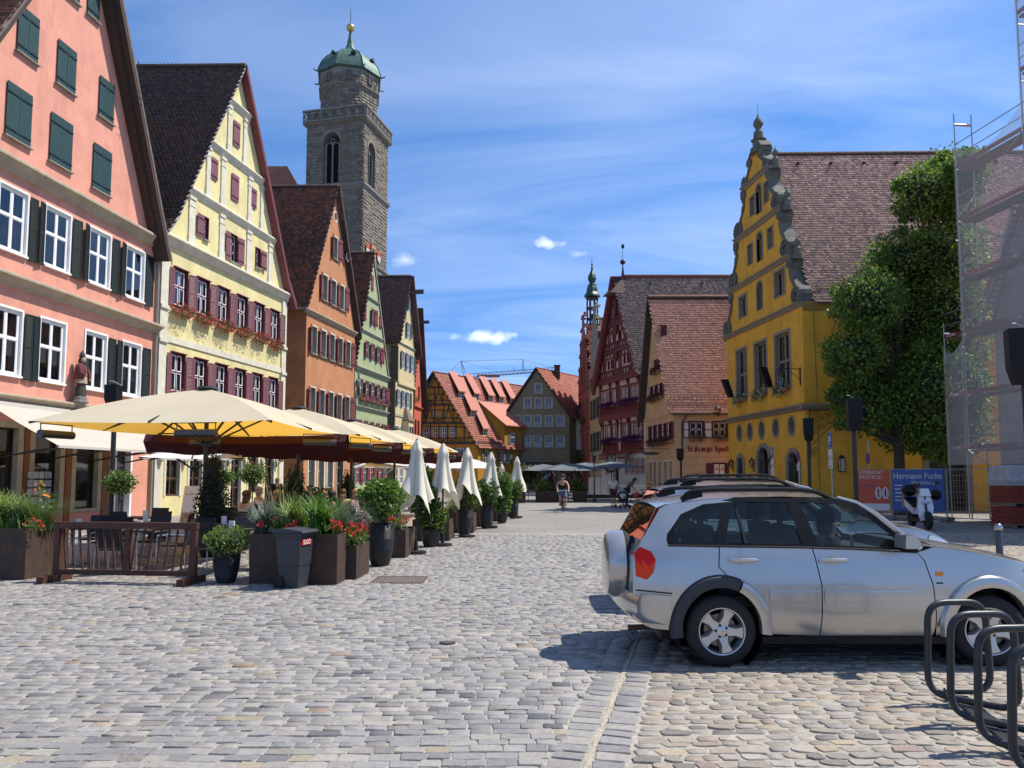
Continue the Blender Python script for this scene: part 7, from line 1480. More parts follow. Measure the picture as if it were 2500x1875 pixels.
# ================================================================== cafe terrace
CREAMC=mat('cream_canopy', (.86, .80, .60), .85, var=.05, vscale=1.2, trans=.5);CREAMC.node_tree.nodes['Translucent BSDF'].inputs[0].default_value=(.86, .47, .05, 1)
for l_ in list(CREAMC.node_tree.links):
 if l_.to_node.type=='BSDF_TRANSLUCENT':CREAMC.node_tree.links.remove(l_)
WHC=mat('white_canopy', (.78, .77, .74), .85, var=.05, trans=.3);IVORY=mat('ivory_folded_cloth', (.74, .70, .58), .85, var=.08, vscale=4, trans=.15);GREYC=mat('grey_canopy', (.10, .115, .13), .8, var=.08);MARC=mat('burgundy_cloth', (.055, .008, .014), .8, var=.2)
BRKT=mat('heater_steel', (.10, .10, .10), .35, metal=.7)
def canopy(b, hw, ze, za, n=6, sag=.05):
 for k in range(4):
  a0, a1=k*math.pi/2-math.pi*.75, k*math.pi/2-math.pi*.25;c0, c1=Vector((math.cos(a0), math.sin(a0), 0))*hw*math.sqrt(2), Vector((math.cos(a1), math.sin(a1), 0))*hw*math.sqrt(2);g=[]
  for i in range(n+1):
   t_=i/n;row=[]
   for j in range(n+1):
    s_=j/n;p=(c0*(1-s_)+c1*s_)*(1-t_);p.z=ze+(za-ze)*(t_+.10*math.sin(math.pi*t_))-sag*4*s_*(1-s_)*(1-t_)-sag*.6*math.sin(math.pi*t_)*4*s_*(1-s_);row.append(p)
   g.append(row)
  b.add([q for r_ in g for q in r_], [(i*(n+1)+j, i*(n+1)+j+1, (i+1)*(n+1)+j+1, (i+1)*(n+1)+j)for i in range(n)for j in range(n)])
def parasol(name, label, loc, hw, ze, za, cloth, rz=0, group=None, heaters=(), polem=IRON, r=.05, hub=True, lip=.0):
 t=thing(name, label, 'parasol', loc, rz, group);b=MB();canopy(b, hw, ze, za);
 if lip:
  for k in range(4):
   a0, a1=k*math.pi/2-math.pi*.75, k*math.pi/2-math.pi*.25;c0, c1=[Vector((math.cos(a), math.sin(a), 0))*hw*math.sqrt(2)+Vector((0, 0, ze))for a in(a0, a1)];b.quad(c0, c1, c1-Vector((0, 0, lip)), c0-Vector((0, 0, lip)))
 b.build('canopy', cloth, t, 25)
 b=MB();b.tube([(0, 0, 0), (0, 0, za-.05)], r, 10);b.build('pole', polem, t, True)
 if hub:b=MB();b.lathe([(.22, za-.03), (.26, za), (.2, za+.05), (.0, za+.07)], 14);b.build('cap', polem, t, True)
 for k in range(8):
  a=k*math.pi/4+math.pi/4;L_=hw*(math.sqrt(2)if k%2==0 else 1);e_=Vector((math.cos(a)*L_, math.sin(a)*L_, ze-.03));c_=Vector((0, 0, za-.08));b=MB();b.bar(c_, e_, .035, .05);m_=c_.lerp(e_, .48);b.bar((math.cos(a)*.08, math.sin(a)*.08, ze-.35), m_, .03, .04);b.build('rib', polem, t)
 b=MB();b.lathe([(.09, ze-.42), (.11, ze-.3), (.06, ze-.26)], 10);b.build('slider', polem, t)
 for hx, hy, hr in heaters:
  b=MB();d=Vector((math.cos(hr), math.sin(hr), 0));c_=Vector((hx, hy, ze-.12));b.tube([c_-d*.42-Vector((0, 0, .13)), c_+d*.42-Vector((0, 0, .13))], .085, 10)
  for s_ in(-.4, .4):b.tube([c_+d*s_+Vector((0, 0, .08)), c_+d*s_-Vector((0, 0, .1))], .012, 5)
  b.tube([c_-d*.42+Vector((0, 0, .08)), c_+d*.42+Vector((0, 0, .08))], .012, 5);b.build('heater', BRKT, t, 40)
 return t
BIGG='large cream square parasols over the cafe terrace';UMB=[(-7.15, 17.4), (-6.42, 22.4), (-5.9, 27.4), (-5.1, 32.4)]
for i, (x, y)in enumerate(UMB):
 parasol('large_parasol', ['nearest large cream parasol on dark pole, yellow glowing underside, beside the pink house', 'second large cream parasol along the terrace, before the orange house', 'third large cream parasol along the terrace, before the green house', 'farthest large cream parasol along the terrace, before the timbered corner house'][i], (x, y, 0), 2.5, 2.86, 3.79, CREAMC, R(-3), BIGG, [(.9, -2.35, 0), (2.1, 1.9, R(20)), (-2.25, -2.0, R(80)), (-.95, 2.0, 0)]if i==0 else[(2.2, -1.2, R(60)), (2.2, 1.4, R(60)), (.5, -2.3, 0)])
 t=thing('rain_gutter', ['burgundy cloth gutter hanging behind the nearest cream parasol', 'burgundy cloth gutter hanging behind the second cream parasol', 'burgundy cloth gutter hanging behind the third cream parasol', ''][i]or 'burgundy cloth flap on the farthest cream parasol', 'cloth gutter', (x, y+2.5, 0), 0, 'burgundy gutters between the cream parasols');b=MB();n=16;vs=[]
 for k in range(n+1):
  xx=-2.6+5.35*k/n;dz=.07*math.sin(math.pi*k/n)
  vs+=[(xx, -.1, 2.86-dz), (xx, -.22+.03*math.sin(k*2.1), 2.66-dz), (xx, 0, 2.36-dz*.7+.03*math.sin(k*1.3)), (xx, .25, 2.64-dz), (xx, .15, 2.86-dz)]
 b.add(vs, [(k*5+j, k*5+j+1, k*5+j+6, k*5+j+5)for k in range(n)for j in range(4)]);b.build('cloth', MARC, t, True);b=MB();b.tube([(-2.6, .02, 2.88), (2.75, .02, 2.88)], .02, 5);b.build('rod', IRON, t)
for x, y, lab, hw, ze, za in((-10.2, 24, 'small round white parasol at the yellow house wall', 1.45, 2.32, 2.62, ), (-6.1, 36, 'small white parasol before the green house', 1.35, 2.2, 2.62), (-5.1, 38.5, 'small white parasol before the cream house', 1.3, 2.2, 2.6), (-3.35, 50, 'wide white parasol before the timbered corner house', 1.9, 2.3, 3.05)):
 parasol('white_parasol', lab, (x, y, 0), hw, ze, za, WHC, R(20), 'small white parasols', polem=STEEL if x>-9 else IRON, r=.025, hub=False)
def folded(label, loc, h, seed):
 t=thing('folded_parasol', label, 'parasol', loc, seed*1.3, 'folded ivory parasols behind the planters');rng=random.Random(seed);n=48;b=MB();vs=[];rows=[(0, .03), (.03, .05), (.13, .10), (.2, .14), (.24, .115), (.4, .15), (.6, .20), (.8, .27), (1.0, .36)];L_=1.36;ph=[rng.uniform(0, 6)for _ in range(4)]
 for f, r in rows:
  for j in range(n):
   th=2*math.pi*j/n;fold=abs(math.sin(th*2+.4*math.sin(th+ph[0])))**.6;k=(.45+.75*fold)if f>.22 else(.8+.3*fold);low=1+.16*math.sin(th*2+ph[1])*f+.08*math.sin(th*5+ph[2])*f
   vs.append((r*k*math.cos(th), r*k*math.sin(th), h-L_*f*(low if f>.5 else 1)))
 b.add(vs, [(i*n+j, i*n+(j+1)%n, (i+1)*n+(j+1)%n, (i+1)*n+j)for i in range(len(rows)-1)for j in range(n)]);b.build('cloth', IVORY, t, 50);b=MB();b.tube([(0, 0, 0), (0, 0, h+.03)], .022, 8);b.build('pole', IRON, t);b=MB();b.lathe([(.24, 0), (.24, .06), (.05, .08), (.04, .3)], 14);b.build('base', IRON, t);return t
for i, (x, D)in enumerate(((1018, 17.0), (1082, 18.9), (1141, 21.6), (1199, 25.6), (1262, 31.6))):folded(f'folded ivory parasol standing behind the planter row, {ORD[i]} from the camera', ((x-1250)/FPX*D, D, 0), 2.57, i+1)
folded('small folded ivory parasol half hidden before the timbered corner house', (-.55, 40, 0), 2.4, 9)
# planters
CORT=mat('corten_steel', (.085, .05, .034), .75, var=.35, vscale=5, metal=.15, stain=.5, streak=True, col2=(.045, .033, .027));SOIL=mat('soil', (.03, .022, .016), .95);POTB=mat('black_pot_glaze', (.018, .018, .021), .45, bump=.2, bscale=25)
def box_planter(x0, x1, y0, y1, h, label):
 t=thing('corten_planter', label, 'planter', ((x0+x1)/2, (y0+y1)/2, 0), R(-2), 'corten planter boxes along the terrace');w, d=(x1-x0)/2, (y1-y0)/2;b=MB();g=.02
 b.box(-w, w, -d, -d+g, 0, h);b.box(-w, w, d-g, d, 0, h);b.box(-w, -w+g, -d+g, d-g, 0, h);b.box(w-g, w, -d+g, d-g, 0, h);b.build('box', CORT, t);b=MB();b.box(-w+g, w-g, -d+g, d-g, .02, h-.05);b.build('soil', SOIL, t);return t
def pot(x, y, h, r, label, low=False):
 t=thing('black_pot', label, 'plant pot', (x, y, 0), 0, 'black round pots along the terrace');b=MB()
 pr_=[(r*.62, 0), (r*.78, h*.15), (r*.93, h*.4), (r, h*.65), (r*.98, h*.85), (r*.9, h), (r*.84, h), (r*.86, h*.9)]if not low else[(r*.7, 0), (r*.85, h*.2), (r*.98, h*.7), (r, h), (r*.93, h), (r*.92, h*.9)]
 if not low:
  q=[]
  for i in range(40):z=h*i/40;rr=float(np.interp(z, [p[1]for p in pr_[:6]], [p[0]for p in pr_[:6]]));q+=[(rr, z), (rr+.006, z+h/80)]
  pr_=q+pr_[5:]
 b.lathe(pr_, 28);b.build('pot', POTB, t, 50);b=MB();b.lathe([(.01, h*.9), (r*.88, h*.9)], 16);b.build('soil', SOIL, t);return t
def grass(name, label, loc, n, rad, h, tints, arch=.7, group='grasses in the planters', seedv=1, wid=.012, cat='grass plant'):
 rng=np.random.default_rng(seedv);az=rng.uniform(0, 2*np.pi, n);r0=rad[0]*np.sqrt(rng.random(n));L_=h*rng.uniform(.55, 1.1, n);out=arch*rng.uniform(.2, 1.0, n)
 bx, by=r0*np.cos(az*1.7), rad[1]/rad[0]*r0*np.sin(az*1.7);V=[];ts=(0, .35, .7, 1.0)
 for t_ in ts:
  rr=L_*out*t_**1.8;zz_=L_*(t_-.45*out*t_**2.4*1.0);w=wid*(1-t_*.85)
  for s_ in(-1, 1):V.append(np.stack([bx+rr*np.cos(az)-s_*w*np.sin(az), by+rr*np.sin(az)+s_*w*np.cos(az), zz_], -1))
 V=np.stack(V, 1).reshape(-1, 3);q=np.array([(0, 1, 3, 2), (2, 3, 5, 4), (4, 5, 7, 6)]);F=(q[None]+(np.arange(n)*8)[:, None, None]).reshape(-1, 4);T=np.repeat(tints[rng.integers(0, len(tints), n)]*rng.uniform(.75, 1.25, (n, 1)), 3, 0)
 o=link(name, np_mesh(name, V, F, LEAF, T), loc=loc);return tag(o, label, cat, group)
GYEL=np.array([(.20, .29, .06), (.27, .35, .08), (.14, .22, .05)]);GBLU=np.array([(.13, .18, .13), (.18, .23, .17), (.09, .14, .08)]);GMID=np.array([(.09, .16, .04), (.13, .2, .05)]);GTAN=np.array([(.25, .22, .1), (.2, .22, .08), (.12, .16, .06)])
def blooms(label, loc, rad, n, pal=RED, name='geranium', sd=1, h=.3, group='red geraniums in the planters', leaf=MDG):
 rng=np.random.default_rng(sd);t=thing(name, label, 'flowers', loc, 0, group);P_, O_=ell_points(int(n*1.4), (0, 0, h*.45), (rad[0], rad[1], h*.6), rng, .3, -.3);foliage('foliage', t, [leaf_cloud(P_, O_, .06, leaf, rng)], LEAF)
 hd=rng.uniform(-1, 1, (max(4, n//22), 3))*np.array([rad[0]*1.05, rad[1]*1.05, h*.3])+np.array([0, 0, h*.9]);P_=hd[rng.integers(0, len(hd), n)]+rng.normal(0, .024, (n, 3));O_=rng.normal(0, 1, (n, 3));O_/=np.linalg.norm(O_, axis=1)[:, None];foliage('blossom', t, [leaf_cloud(P_, O_, .04, pal, rng, wid=.5)], PETAL)
 b=MB();[b.tube([(q[0]*.6, q[1]*.6, 0), tuple(q)], .004, 4)for q in hd];b.build('stems', mat('stem_green', (.06, .12, .03), .6), t);return t
def shrub(name, label, loc, balls, n, tints, size=.075, stem=0.0, cat='shrub', group=None, sd=1, shell=.2):
 rng=np.random.default_rng(sd);t=thing(name, label, cat, loc, 0, group);cl=[]
 for c, r in balls:
  k=int(n*r[0]*r[2]*4);P_, O_=ell_points(k, c, r, rng, shell);cl.append(leaf_cloud(P_, O_, size, tints, rng))
 foliage('foliage', t, cl, LEAF)
 b=MB()
 for c, r in balls:b.blob(c, (r[0]*.72, r[1]*.72, r[2]*.72), 10, 7)
 b.build('inner_twigs', mat('dark_twigs', (.018, .024, .012), .9), t)
 if stem:b=MB();b.tube([(0, 0, 0), (.01, 0, stem*.5), (0, .01, stem)], .022, 7);b.build('stem', mat('bark', (.09, .065, .045), .9), t)
 return t
bp=[(-9.4, -8.2, 12.75, 13.9, .86, 'large corten box at the barrier with yellow grass, left end of terrace'), (-4.26, -3.4, 12.25, 13.2, .80, 'corten planter box hidden half behind the black wheeled bin'), (-3.36, -2.82, 12.2, 12.75, .80, 'tall corten planter box right beside the black bin'), (-3.2, -2.62, 12.78, 13.75, .56, 'low corten box with red geraniums beside the first black pot')]
for q in bp:box_planter(*q)
PL=[('b', 993, 1362, 1.4, .58), ('b', 1098.5, 1321, 1.2, .57), ('b', 1157, 1300, 1.25, .57), ('b', 1200, 1284.5, 1.2, .58), ('b', 1235, 1272, 1.2, .58), ('b', 1259, 1261, 1.3, .6)]
for i, (_, x, y, ln, h)in enumerate(PL):
 g=ground(x, y);box_planter(g.x-1.0, g.x, g.y, g.y+ln, h, f'corten planter box in the receding row, {ORD[i]} beyond the first black pot')
 blooms(f'red geraniums at the front edge of the {ORD[i]} receding corten box', (g.x-.25, g.y+.2, h-.05), (.22, .22), 150, sd=i+3)
 grass('ornamental_grass', f'arching blue green grass in the {ORD[i]} receding corten box', (g.x-.55, g.y+.55, h-.06), 240, (.35, .4), .75, [GBLU, GMID, GTAN][i%3], .8, seedv=i)
for i, (x, y, h, r, low)in enumerate(((924, 1384, .82, .265, 0), (1050, 1336, .44, .24, 1), (1133, 1307, .82, .25, 0), (1186, 1289.6, .82, .25, 0), (1225, 1277, .46, .22, 1), (1253, 1266, .8, .22, 0))):
 g=ground(x, y);pot(g.x, g.y+r*.7, h, r, f'{"low" if low else "tall ribbed"} black pot in the planter row, {ORD[i]} from the black bin', low)
 L=[[((0, 0, .50), (.43, .43, .35)), ((.02, 0, .70), (.26, .26, .18))], [((0, 0, .32), (.36, .34, .42)), ((-.2, 0, .78), (.36, .34, .4)), ((-.3, .25, 1.25), (.3, .3, .42))], [((0, 0, .45), (.42, .42, .45))], [((0, 0, .4), (.42, .42, .42))], [((0, 0, .42), (.34, .34, .52)), ((0, .1, 1.05), (.42, .4, .42))], [((0, 0, .4), (.38, .38, .4))]][i]
 st_=.35 if i in(0, 2, 3, 5)else 0
 shrub('laurel_shrub', ['glossy clipped laurel globe on a short stem in the first tall pot', 'loose glossy shrub climbing from the first low pot', 'round bush in the second tall pot behind folded parasols', 'round bush in the third tall pot behind folded parasols', 'tall bright green bush in the far low pot', 'farthest round bush in the row of pots'][i], (g.x, g.y+r*.7, h*.88), [((c[0], c[1], c[2]+st_*.2), r_)for c, r_ in L], 2600 if i<2 else 1500, MDG*(1.15 if i in(0, 4)else .85), .085 if i<2 else .10, stem=.4, group='laurel shrubs in black pots', sd=40+i)
g=ground(540, 1427);pot(g.x, g.y+.2, .58, .215, 'black pot with a small clipped box bush beside the barrier', False);shrub('box_bush', 'small yellow green clipped box bush in a black pot beside the barrier', (g.x, g.y+.2, .52), [((0, 0, .16), (.35, .35, .24))], 6000, np.array([(.15, .23, .035), (.19, .27, .045), (.10, .17, .03)]), .04, sd=60, shell=.13)
grass('ornamental_grass', 'yellow green grass mound in the large left corten box', (-8.85, 13.3, .8), 700, (.55, .5), .85, GYEL*1.15, 1.25, seedv=71, wid=.014);grass('ornamental_grass', 'dark green fine grass beside the yellow mound in the left box', (-8.45, 13.2, .8), 420, (.35, .4), .7, GMID, 1.0, seedv=72)
grass('ornamental_grass', 'silvery fine grass in the box behind the bin', (-4.05, 12.75, .75), 380, (.3, .35), .75, GBLU, 1.25, seedv=73);grass('ornamental_grass', 'bright green broad blades in the box beside the bin', (-3.15, 12.5, .75), 200, (.22, .2), .8, np.array([(.12, .24, .03), (.16, .3, .05)]), .8, seedv=74, wid=.022);grass('ornamental_grass', 'yellow green tuft above the black bin', (-3.65, 12.8, .75), 300, (.25, .25), .8, GYEL*1.15, 1.0, seedv=75, wid=.016);grass('ornamental_grass', 'pale blue long grass between tall box and first black pot', (-2.95, 13.3, .52), 260, (.25, .3), .95, GBLU, .8, seedv=76);grass('feather_grass', 'tall single feathery stalks above the bin box', (-3.9, 13.0, .75), 26, (.3, .3), 1.3, GTAN, .6, seedv=77, wid=.006)
blooms('red geraniums hanging over the low corten box', (-2.78, 13.1, .5), (.22, .35), 420, sd=81, h=.34);blooms('red flower heads between grasses above the bin', (-3.75, 12.45, .75), (.42, .12), 130, sd=82, h=.26);blooms('few red flower heads beside the bright blades', (-3.0, 12.35, .76), (.2, .1), 90, sd=83, h=.2)
blooms('two orange lilies rising above the left planter', (-8.25, 13.2, .95), (.14, .1), 40, ORNG, 'orange_lily', 84, .62, 'lilies in the left planter');blooms('trailing dark foliage with red specks on the left box corner', (-8.15, 12.8, .7), (.15, .12), 50, sd=85, h=.3)
# wheeled bin
t=thing('wheeled_bin', 'dark grey two wheeled rubbish bin with red sticker before the planters', 'rubbish bin', (-3.45, 11.95, 0), R(-12));t.scale=(.82, .85, .95);BINM=mat('bin_plastic', (.035, .04, .048), .45, var=.1)
b=MB();z=[(.0, .19, .19), (.36, .215, .215), (.37, .225, .225), (.86, .255, .265)];vs=[(sx*a, sy*c, zz_)for zz_, a, c in z for sx, sy in((-1, -1), (1, -1), (1, 1), (-1, 1))];b.add(vs, [(i*4+j, i*4+(j+1)%4, i*4+4+(j+1)%4, i*4+4+j)for i in range(3)for j in range(4)]+[(3, 2, 1, 0)]);b.box(-.29, .29, -.30, .30, .861, .90);b.build('body', BINM, t)
b=MB();b.ext([(-.30, -.32, .905), (-.34, -.32, .95), (-.1, -.32, .985), (.3, -.32, .945), (.34, -.32, .91)], (0, .66, 0));b.tube([(-.36, -.2, .95), (-.44, -.2, .93), (-.44, .2, .93), (-.36, .2, .95)], .016, 6);b.build('lid', BINM, t, 40)
for sy in(-.24, .24):b=MB();b.lathe([(.0, -.03), (.085, -.03), (.10, -.02), (.10, .02), (.085, .03), (.0, .03)], 18, (-.2, sy, .10), ax='y');b.build('wheel', RUB, t, 40)
b=MB();b.box(-.17, -.08, -.252, -.248, .70, .76);b.build('white_label', WHITE, t);b=MB();b.add([(.262, -.2, .70), (.265, .16, .70), (.268, .16, .80), (.265, -.2, .80)], [(0, 1, 2, 3)]);s_=b.build('red_sticker', mat('sticker_red', (.55, .02, .02), .5), t);text_obj('sticker_text', 'SULO', WHITE, t, .11, (.272, -.17, .715), (R(90), 0, R(90)), .001)
# wooden barrier
BARW=mat('red_brown_barrier_wood', (.075, .028, .018), .65, var=.3, vscale=8, bump=.2);t=thing('wooden_barrier', 'low red brown wooden barrier with leaning slats in front of the terrace', 'barrier', (-6.4, 12.45, 0), R(-7));wB=1.21
for x in(-wB, 0.05, wB):b=MB();b.box(x-.05, x+.05, -.045, .045, .12, .87);b.build('post', BARW, t)
for z0, z1 in((.12, .20), (.88, .985)):b=MB();b.box(-wB-.06, wB+.06, -.05, .05, z0, z1)if z0>.5 else[b.box(a+.052, c-.052, -.04, .04, z0, z1)for a, c in((-wB, .05), (.05, wB))];b.build('rail', BARW, t)
for k in range(16):
 h_=k//8;x=-wB+.13+h_*1.24+(k%8)*.145;ln=.08 if h_==0 else-.08;b=MB();b.bar((x-ln/2, 0, .87), (x+ln/2, 0, .21), .026, .03, up=(0, 1, 0));b.build('slat', BARW, t)
for x in(-wB, wB):b=MB();b.box(x-.06, x+.06, -.38, .3, 0, .115);b.build('foot', BARW, t)
# tables, chairs
WOVEN=mat('black_woven_seat', (.022, .023, .026), .75, bump=.4, bscale=110);ALU=mat('brushed_aluminium', (.5, .5, .5), .35, metal=.9);TTOP=mat('dark_table_top', (.035, .032, .03), .5)
def chair(loc, rz, label):
 t=thing('terrace_chair', label, 'chair', loc, rz, 'black woven terrace chairs');b=MB();b.ext([(-.23, -.22, .44), (.23, -.22, .44), (.23, .24, .43), (-.23, .24, .43)], (0, 0, .03));b.build('seat', WOVEN, t);b=MB();b.ext([(-.23, .23, .47), (.23, .23, .47), (.23, .34, .92), (-.23, .34, .92)], (0, .025, 0));b.build('backrest', WOVEN, t)
 for sx in(-.25, .25):
  for p, q in(((sx, -.24, 0), (sx, -.22, .64)), ((sx, .30, 0), (sx, .26, .46))):b=MB();b.tube([p, q], .013, 6);b.build('leg', ALU, t)
  b=MB();b.tube([(sx, -.22, .64), (sx, .0, .66), (sx, .27, .65)], .018, 6);b.build('armrest', ALU, t)
 return t
def table(loc, label, w=.8):
 t=thing('terrace_table', label, 'table', loc, R(random.uniform(-8, 8)), 'square terrace tables');b=MB();b.box(-w/2, w/2, -w/2, w/2, .71, .74);b.build('tabletop', TTOP, t);b=MB();b.tube([(0, 0, .05), (0, 0, .71)], .035, 8);b.bar((-.3, -.3, .025), (.3, .3, .025), .06, .04);b.bar((-.3, .3, .03), (.3, -.3, .03), .06, .04);b.build('pedestal', ALU, t)
 g=tag(link('menu_holder', MB().box(-.05, .05, -.02, .02, 0, .16).mesh('menu_holder', WHITE), loc=(loc[0]+.1, loc[1], .741)), label.replace('table', 'white menu holder on the table'), 'menu holder', 'menu holders on the terrace tables');return t
TB=[(-7.2, 14.3, 'table behind the wooden barrier'), (-8.7, 14.9, 'table behind the large left planter'), (-5.4, 14.2, 'table behind the small box bush'), (-8.2, 16.6, 'table left of the nearest big parasol pole'), (-4.6, 16.3, 'table behind the geranium box'), (-6.4, 18.6, 'table behind the nearest big parasol pole'), (-4.3, 20.0, 'table beside the second big parasol'), (-7.4, 21.0, 'table before the yellow house door'), (-4.0, 24.0, 'table between second and third big parasols'), (-6.2, 15.9, 'table under the front edge of the nearest parasol'), (-9.2, 18.6, 'table before the pink house shop window')]
for i, (x, y, l_)in enumerate(TB):
 table((x, y, 0), l_)
 for k, (dx, dy, rz)in enumerate(((0, -.68, math.pi), (0, .68, 0), (.7, 0, -math.pi/2))[:3 if i<6 else 2]):chair((x+dx+random.uniform(-.08, .08), y+dy, 0), rz+random.uniform(-.25, .25), 'chair '+['before the ', 'behind the ', 'street side of the '][k]+l_)
t=thing('menu_stand', 'tilted white menu board with coffee picture beside the dark conifer', 'menu board', at(455, 1180, 18.5)*1, R(15));t.location.z=0;b=MB();b.ext([(-.17, 0, .3), (.17, 0, .3), (.27, .25, 1.5), (-.07, .25, 1.5)], (0, .03, 0));b.tube([(.1, .3, 0), (.1, .2, 1.2)], .02, 6);b.build('board', WHITE, t);b=MB();b.add([(-.13, -.004, .36), (.15, -.004, .36), (.19, .10, .85), (-.09, .10, .85)], [(0, 1, 2, 3)]);b.build('picture', mat('print_brown', (.28, .13, .08), .6, col2=(.6, .5, .42), vscale=9), t);text_obj('board_lettering', 'Café', mat('print_grey', (.2, .2, .2), .6), t, .16, (-.05, .205, 1.28), (R(78), 0, 0), .001)
DRK=np.array([(.018, .034, .016), (.026, .045, .02), (.014, .026, .012)])
def conifer(x, D, label, h, r, sd):shrub('clipped_conifer', label, ((x-1250)/FPX*D, D, 0), [((0, 0, .5+h*.2), (r, r, h*.32)), ((0, 0, h*.5), (r*.86, r*.86, h*.32)), ((0, 0, h*.75), (r*.55, r*.55, h*.3))], 1500, DRK, .06, cat='conifer', group='dark clipped conifers on the terrace', sd=sd);pot((x-1250)/FPX*D, D, .45, .26, label.replace('dark', 'black pot of the dark'), True)
conifer(522, 16.2, 'tall dark column conifer beside the nearest big parasol pole', 2.25, .36, 90);conifer(722, 19.2, 'dark conifer beside the second big parasol pole', 1.95, .42, 91);conifer(850, 28, 'small dark conifer before the green house', 1.9, .35, 92)
shrub('leafy_bush', 'loose leafy dark bush beside the conifer under second parasol', (-5.05, 19.5, .3), [((0, 0, .6), (.5, .4, .55))], 900, DKG*.8, .1, sd=93)
for i, (x, y, D, r, lab)in enumerate(((292, 1178, 21.5, .42, 'pollard ball tree with bright leaves before the pink house door'), (617, 1159, 28.5, .5, 'ball tree in the sun before the yellow house, centre'), (545, 1165, 29.5, .42, 'ball tree half hidden by the conifer'))):
 p=at(x, y, D);t=shrub('standard_tree', lab, (p.x, p.y, .45), [((0, 0, p.z-.45), (r, r*.9, r*.8))], 2200, MDG*1.1, .08, stem=p.z-.5, cat='small tree', group='ball trees on the terrace', sd=95+i, shell=.3);pot(p.x, p.y, .5, .22, 'black pot of the '+lab, True)
t=thing('postcard_rack', 'revolving postcard rack outside the pink house shop window', 'postcard rack', (at(95, 1200, 25).x, 25, 0), R(10));b=MB();b.tube([(0, 0, 0), (0, 0, 1.9)], .03, 6);b.bar((-.35, 0, .02), (.35, 0, .02), .06, .04);b.bar((0, -.35, .03), (0, .35, .03), .06, .04);b.build('stand', IRON, t)
b=MB();cc=[(.14, .16, .22), (.2, .2, .2), (.1, .13, .2), (.3, .28, .25)]
for k in range(60):a=(k%4)*math.pi/2;z=.55+(k//12)*.28;o_=((k//4)%3-1)*.17;c, s_=math.cos(a), math.sin(a);d=.27;b.add([(c*d-s_*(o_+w_), s_*d+c*(o_+w_), z+h_)for w_, h_ in((-.075, 0), (.075, 0), (.075, .22), (-.075, .22))], [(0, 1, 2, 3)], k%4)
b.build('postcards', [mat(f'postcard_print_{i}', c, .5, col2=tuple(x*2 for x in c), vscale=12)for i, c in enumerate(cc)], t, kind='stuff')
# ================================================================== people and bicycles
SKN=mat('skin', (.46, .27, .19), .55, var=.06, vscale=20);HAIRD=mat('dark_hair', (.025, .017, .012), .6);HAIRG=mat('grey_hair', (.32, .30, .27), .7);HAIRB=mat('brown_hair', (.09, .045, .022), .6);HAIRL=mat('blond_hair', (.42, .30, .14), .6);EYEM=mat('eye_dark', (.02, .016, .014), .3)
def cloth(c):return mat('cloth_%d_%d_%d'%tuple(int(x*99)for x in c), c, .9, var=.12, vscale=14)
def skinned(name, J, E, m, parent, sub=2):
 ks=list(J);me=bpy.data.meshes.new(name);me.from_pydata([J[k][0]for k in ks], [(ks.index(a), ks.index(b))for a, b in E], []);o=bpy.data.objects.new(name, me);COL.objects.link(o)
 md=o.modifiers.new('s', 'SKIN');md.use_smooth_shade=True
 for k, sv in zip(ks, me.skin_vertices[0].data):r=J[k][1];sv.radius=(r, r)if isinstance(r, float)else r
 me.skin_vertices[0].data[0].use_root=True;o.modifiers.new('d', 'SUBSURF').levels=sub
 dg=bpy.context.evaluated_depsgraph_get();n=bpy.data.meshes.new_from_object(o.evaluated_get(dg));bpy.data.objects.remove(o);n.materials.clear();n.materials.append(m);return link(name, n, parent)
POSE=dict(stand=dict(), walk=dict(lkn=(-.10, -.10, .50), lan=(-.10, -.02, .10), rkn=(.10, .02, .50), ran=(.11, .20, .10)), sit=dict(pel=(0, .02, .52), spi=(0, .05, .72), che=(0, .04, .97), nek=(0, .02, 1.10), hed=(0, -.02, 1.23), top=(0, -.01, 1.32), lsh=(-.18, .03, 1.04), rsh=(.18, .03, 1.04), lel=(-.25, -.06, .80), rel=(.25, -.06, .80), lwr=(-.15, -.30, .78), rwr=(.15, -.30, .78), lhi=(-.09, 0, .52), rhi=(.09, 0, .52), lkn=(-.13, -.43, .52), rkn=(.13, -.43, .52), lan=(-.13, -.40, .09), ran=(.13, -.40, .09)), cycle=dict(pel=(0, .18, .98), spi=(0, .12, 1.18), che=(0, .03, 1.40), nek=(0, -.02, 1.52), hed=(0, -.07, 1.65), top=(0, -.07, 1.75), lsh=(-.19, .0, 1.46), rsh=(.19, .0, 1.46), lel=(-.29, -.16, 1.24), rel=(.29, -.16, 1.24), lwr=(-.27, -.38, 1.06), rwr=(.27, -.38, 1.06), lhi=(-.1, .16, .97), rhi=(.1, .16, .97), lkn=(-.14, -.22, .74), rkn=(.14, -.16, .62), lan=(-.13, -.06, .38), ran=(.13, -.02, .22)), bend=dict(spi=(0, -.10, 1.12), che=(0, -.26, 1.32), nek=(0, -.36, 1.40), hed=(0, -.46, 1.48), top=(0, -.5, 1.56), lsh=(-.18, -.28, 1.36), rsh=(.18, -.28, 1.36), lel=(-.22, -.36, 1.08), rel=(.22, -.36, 1.08), lwr=(-.16, -.5, .9), rwr=(.16, -.5, .9)))
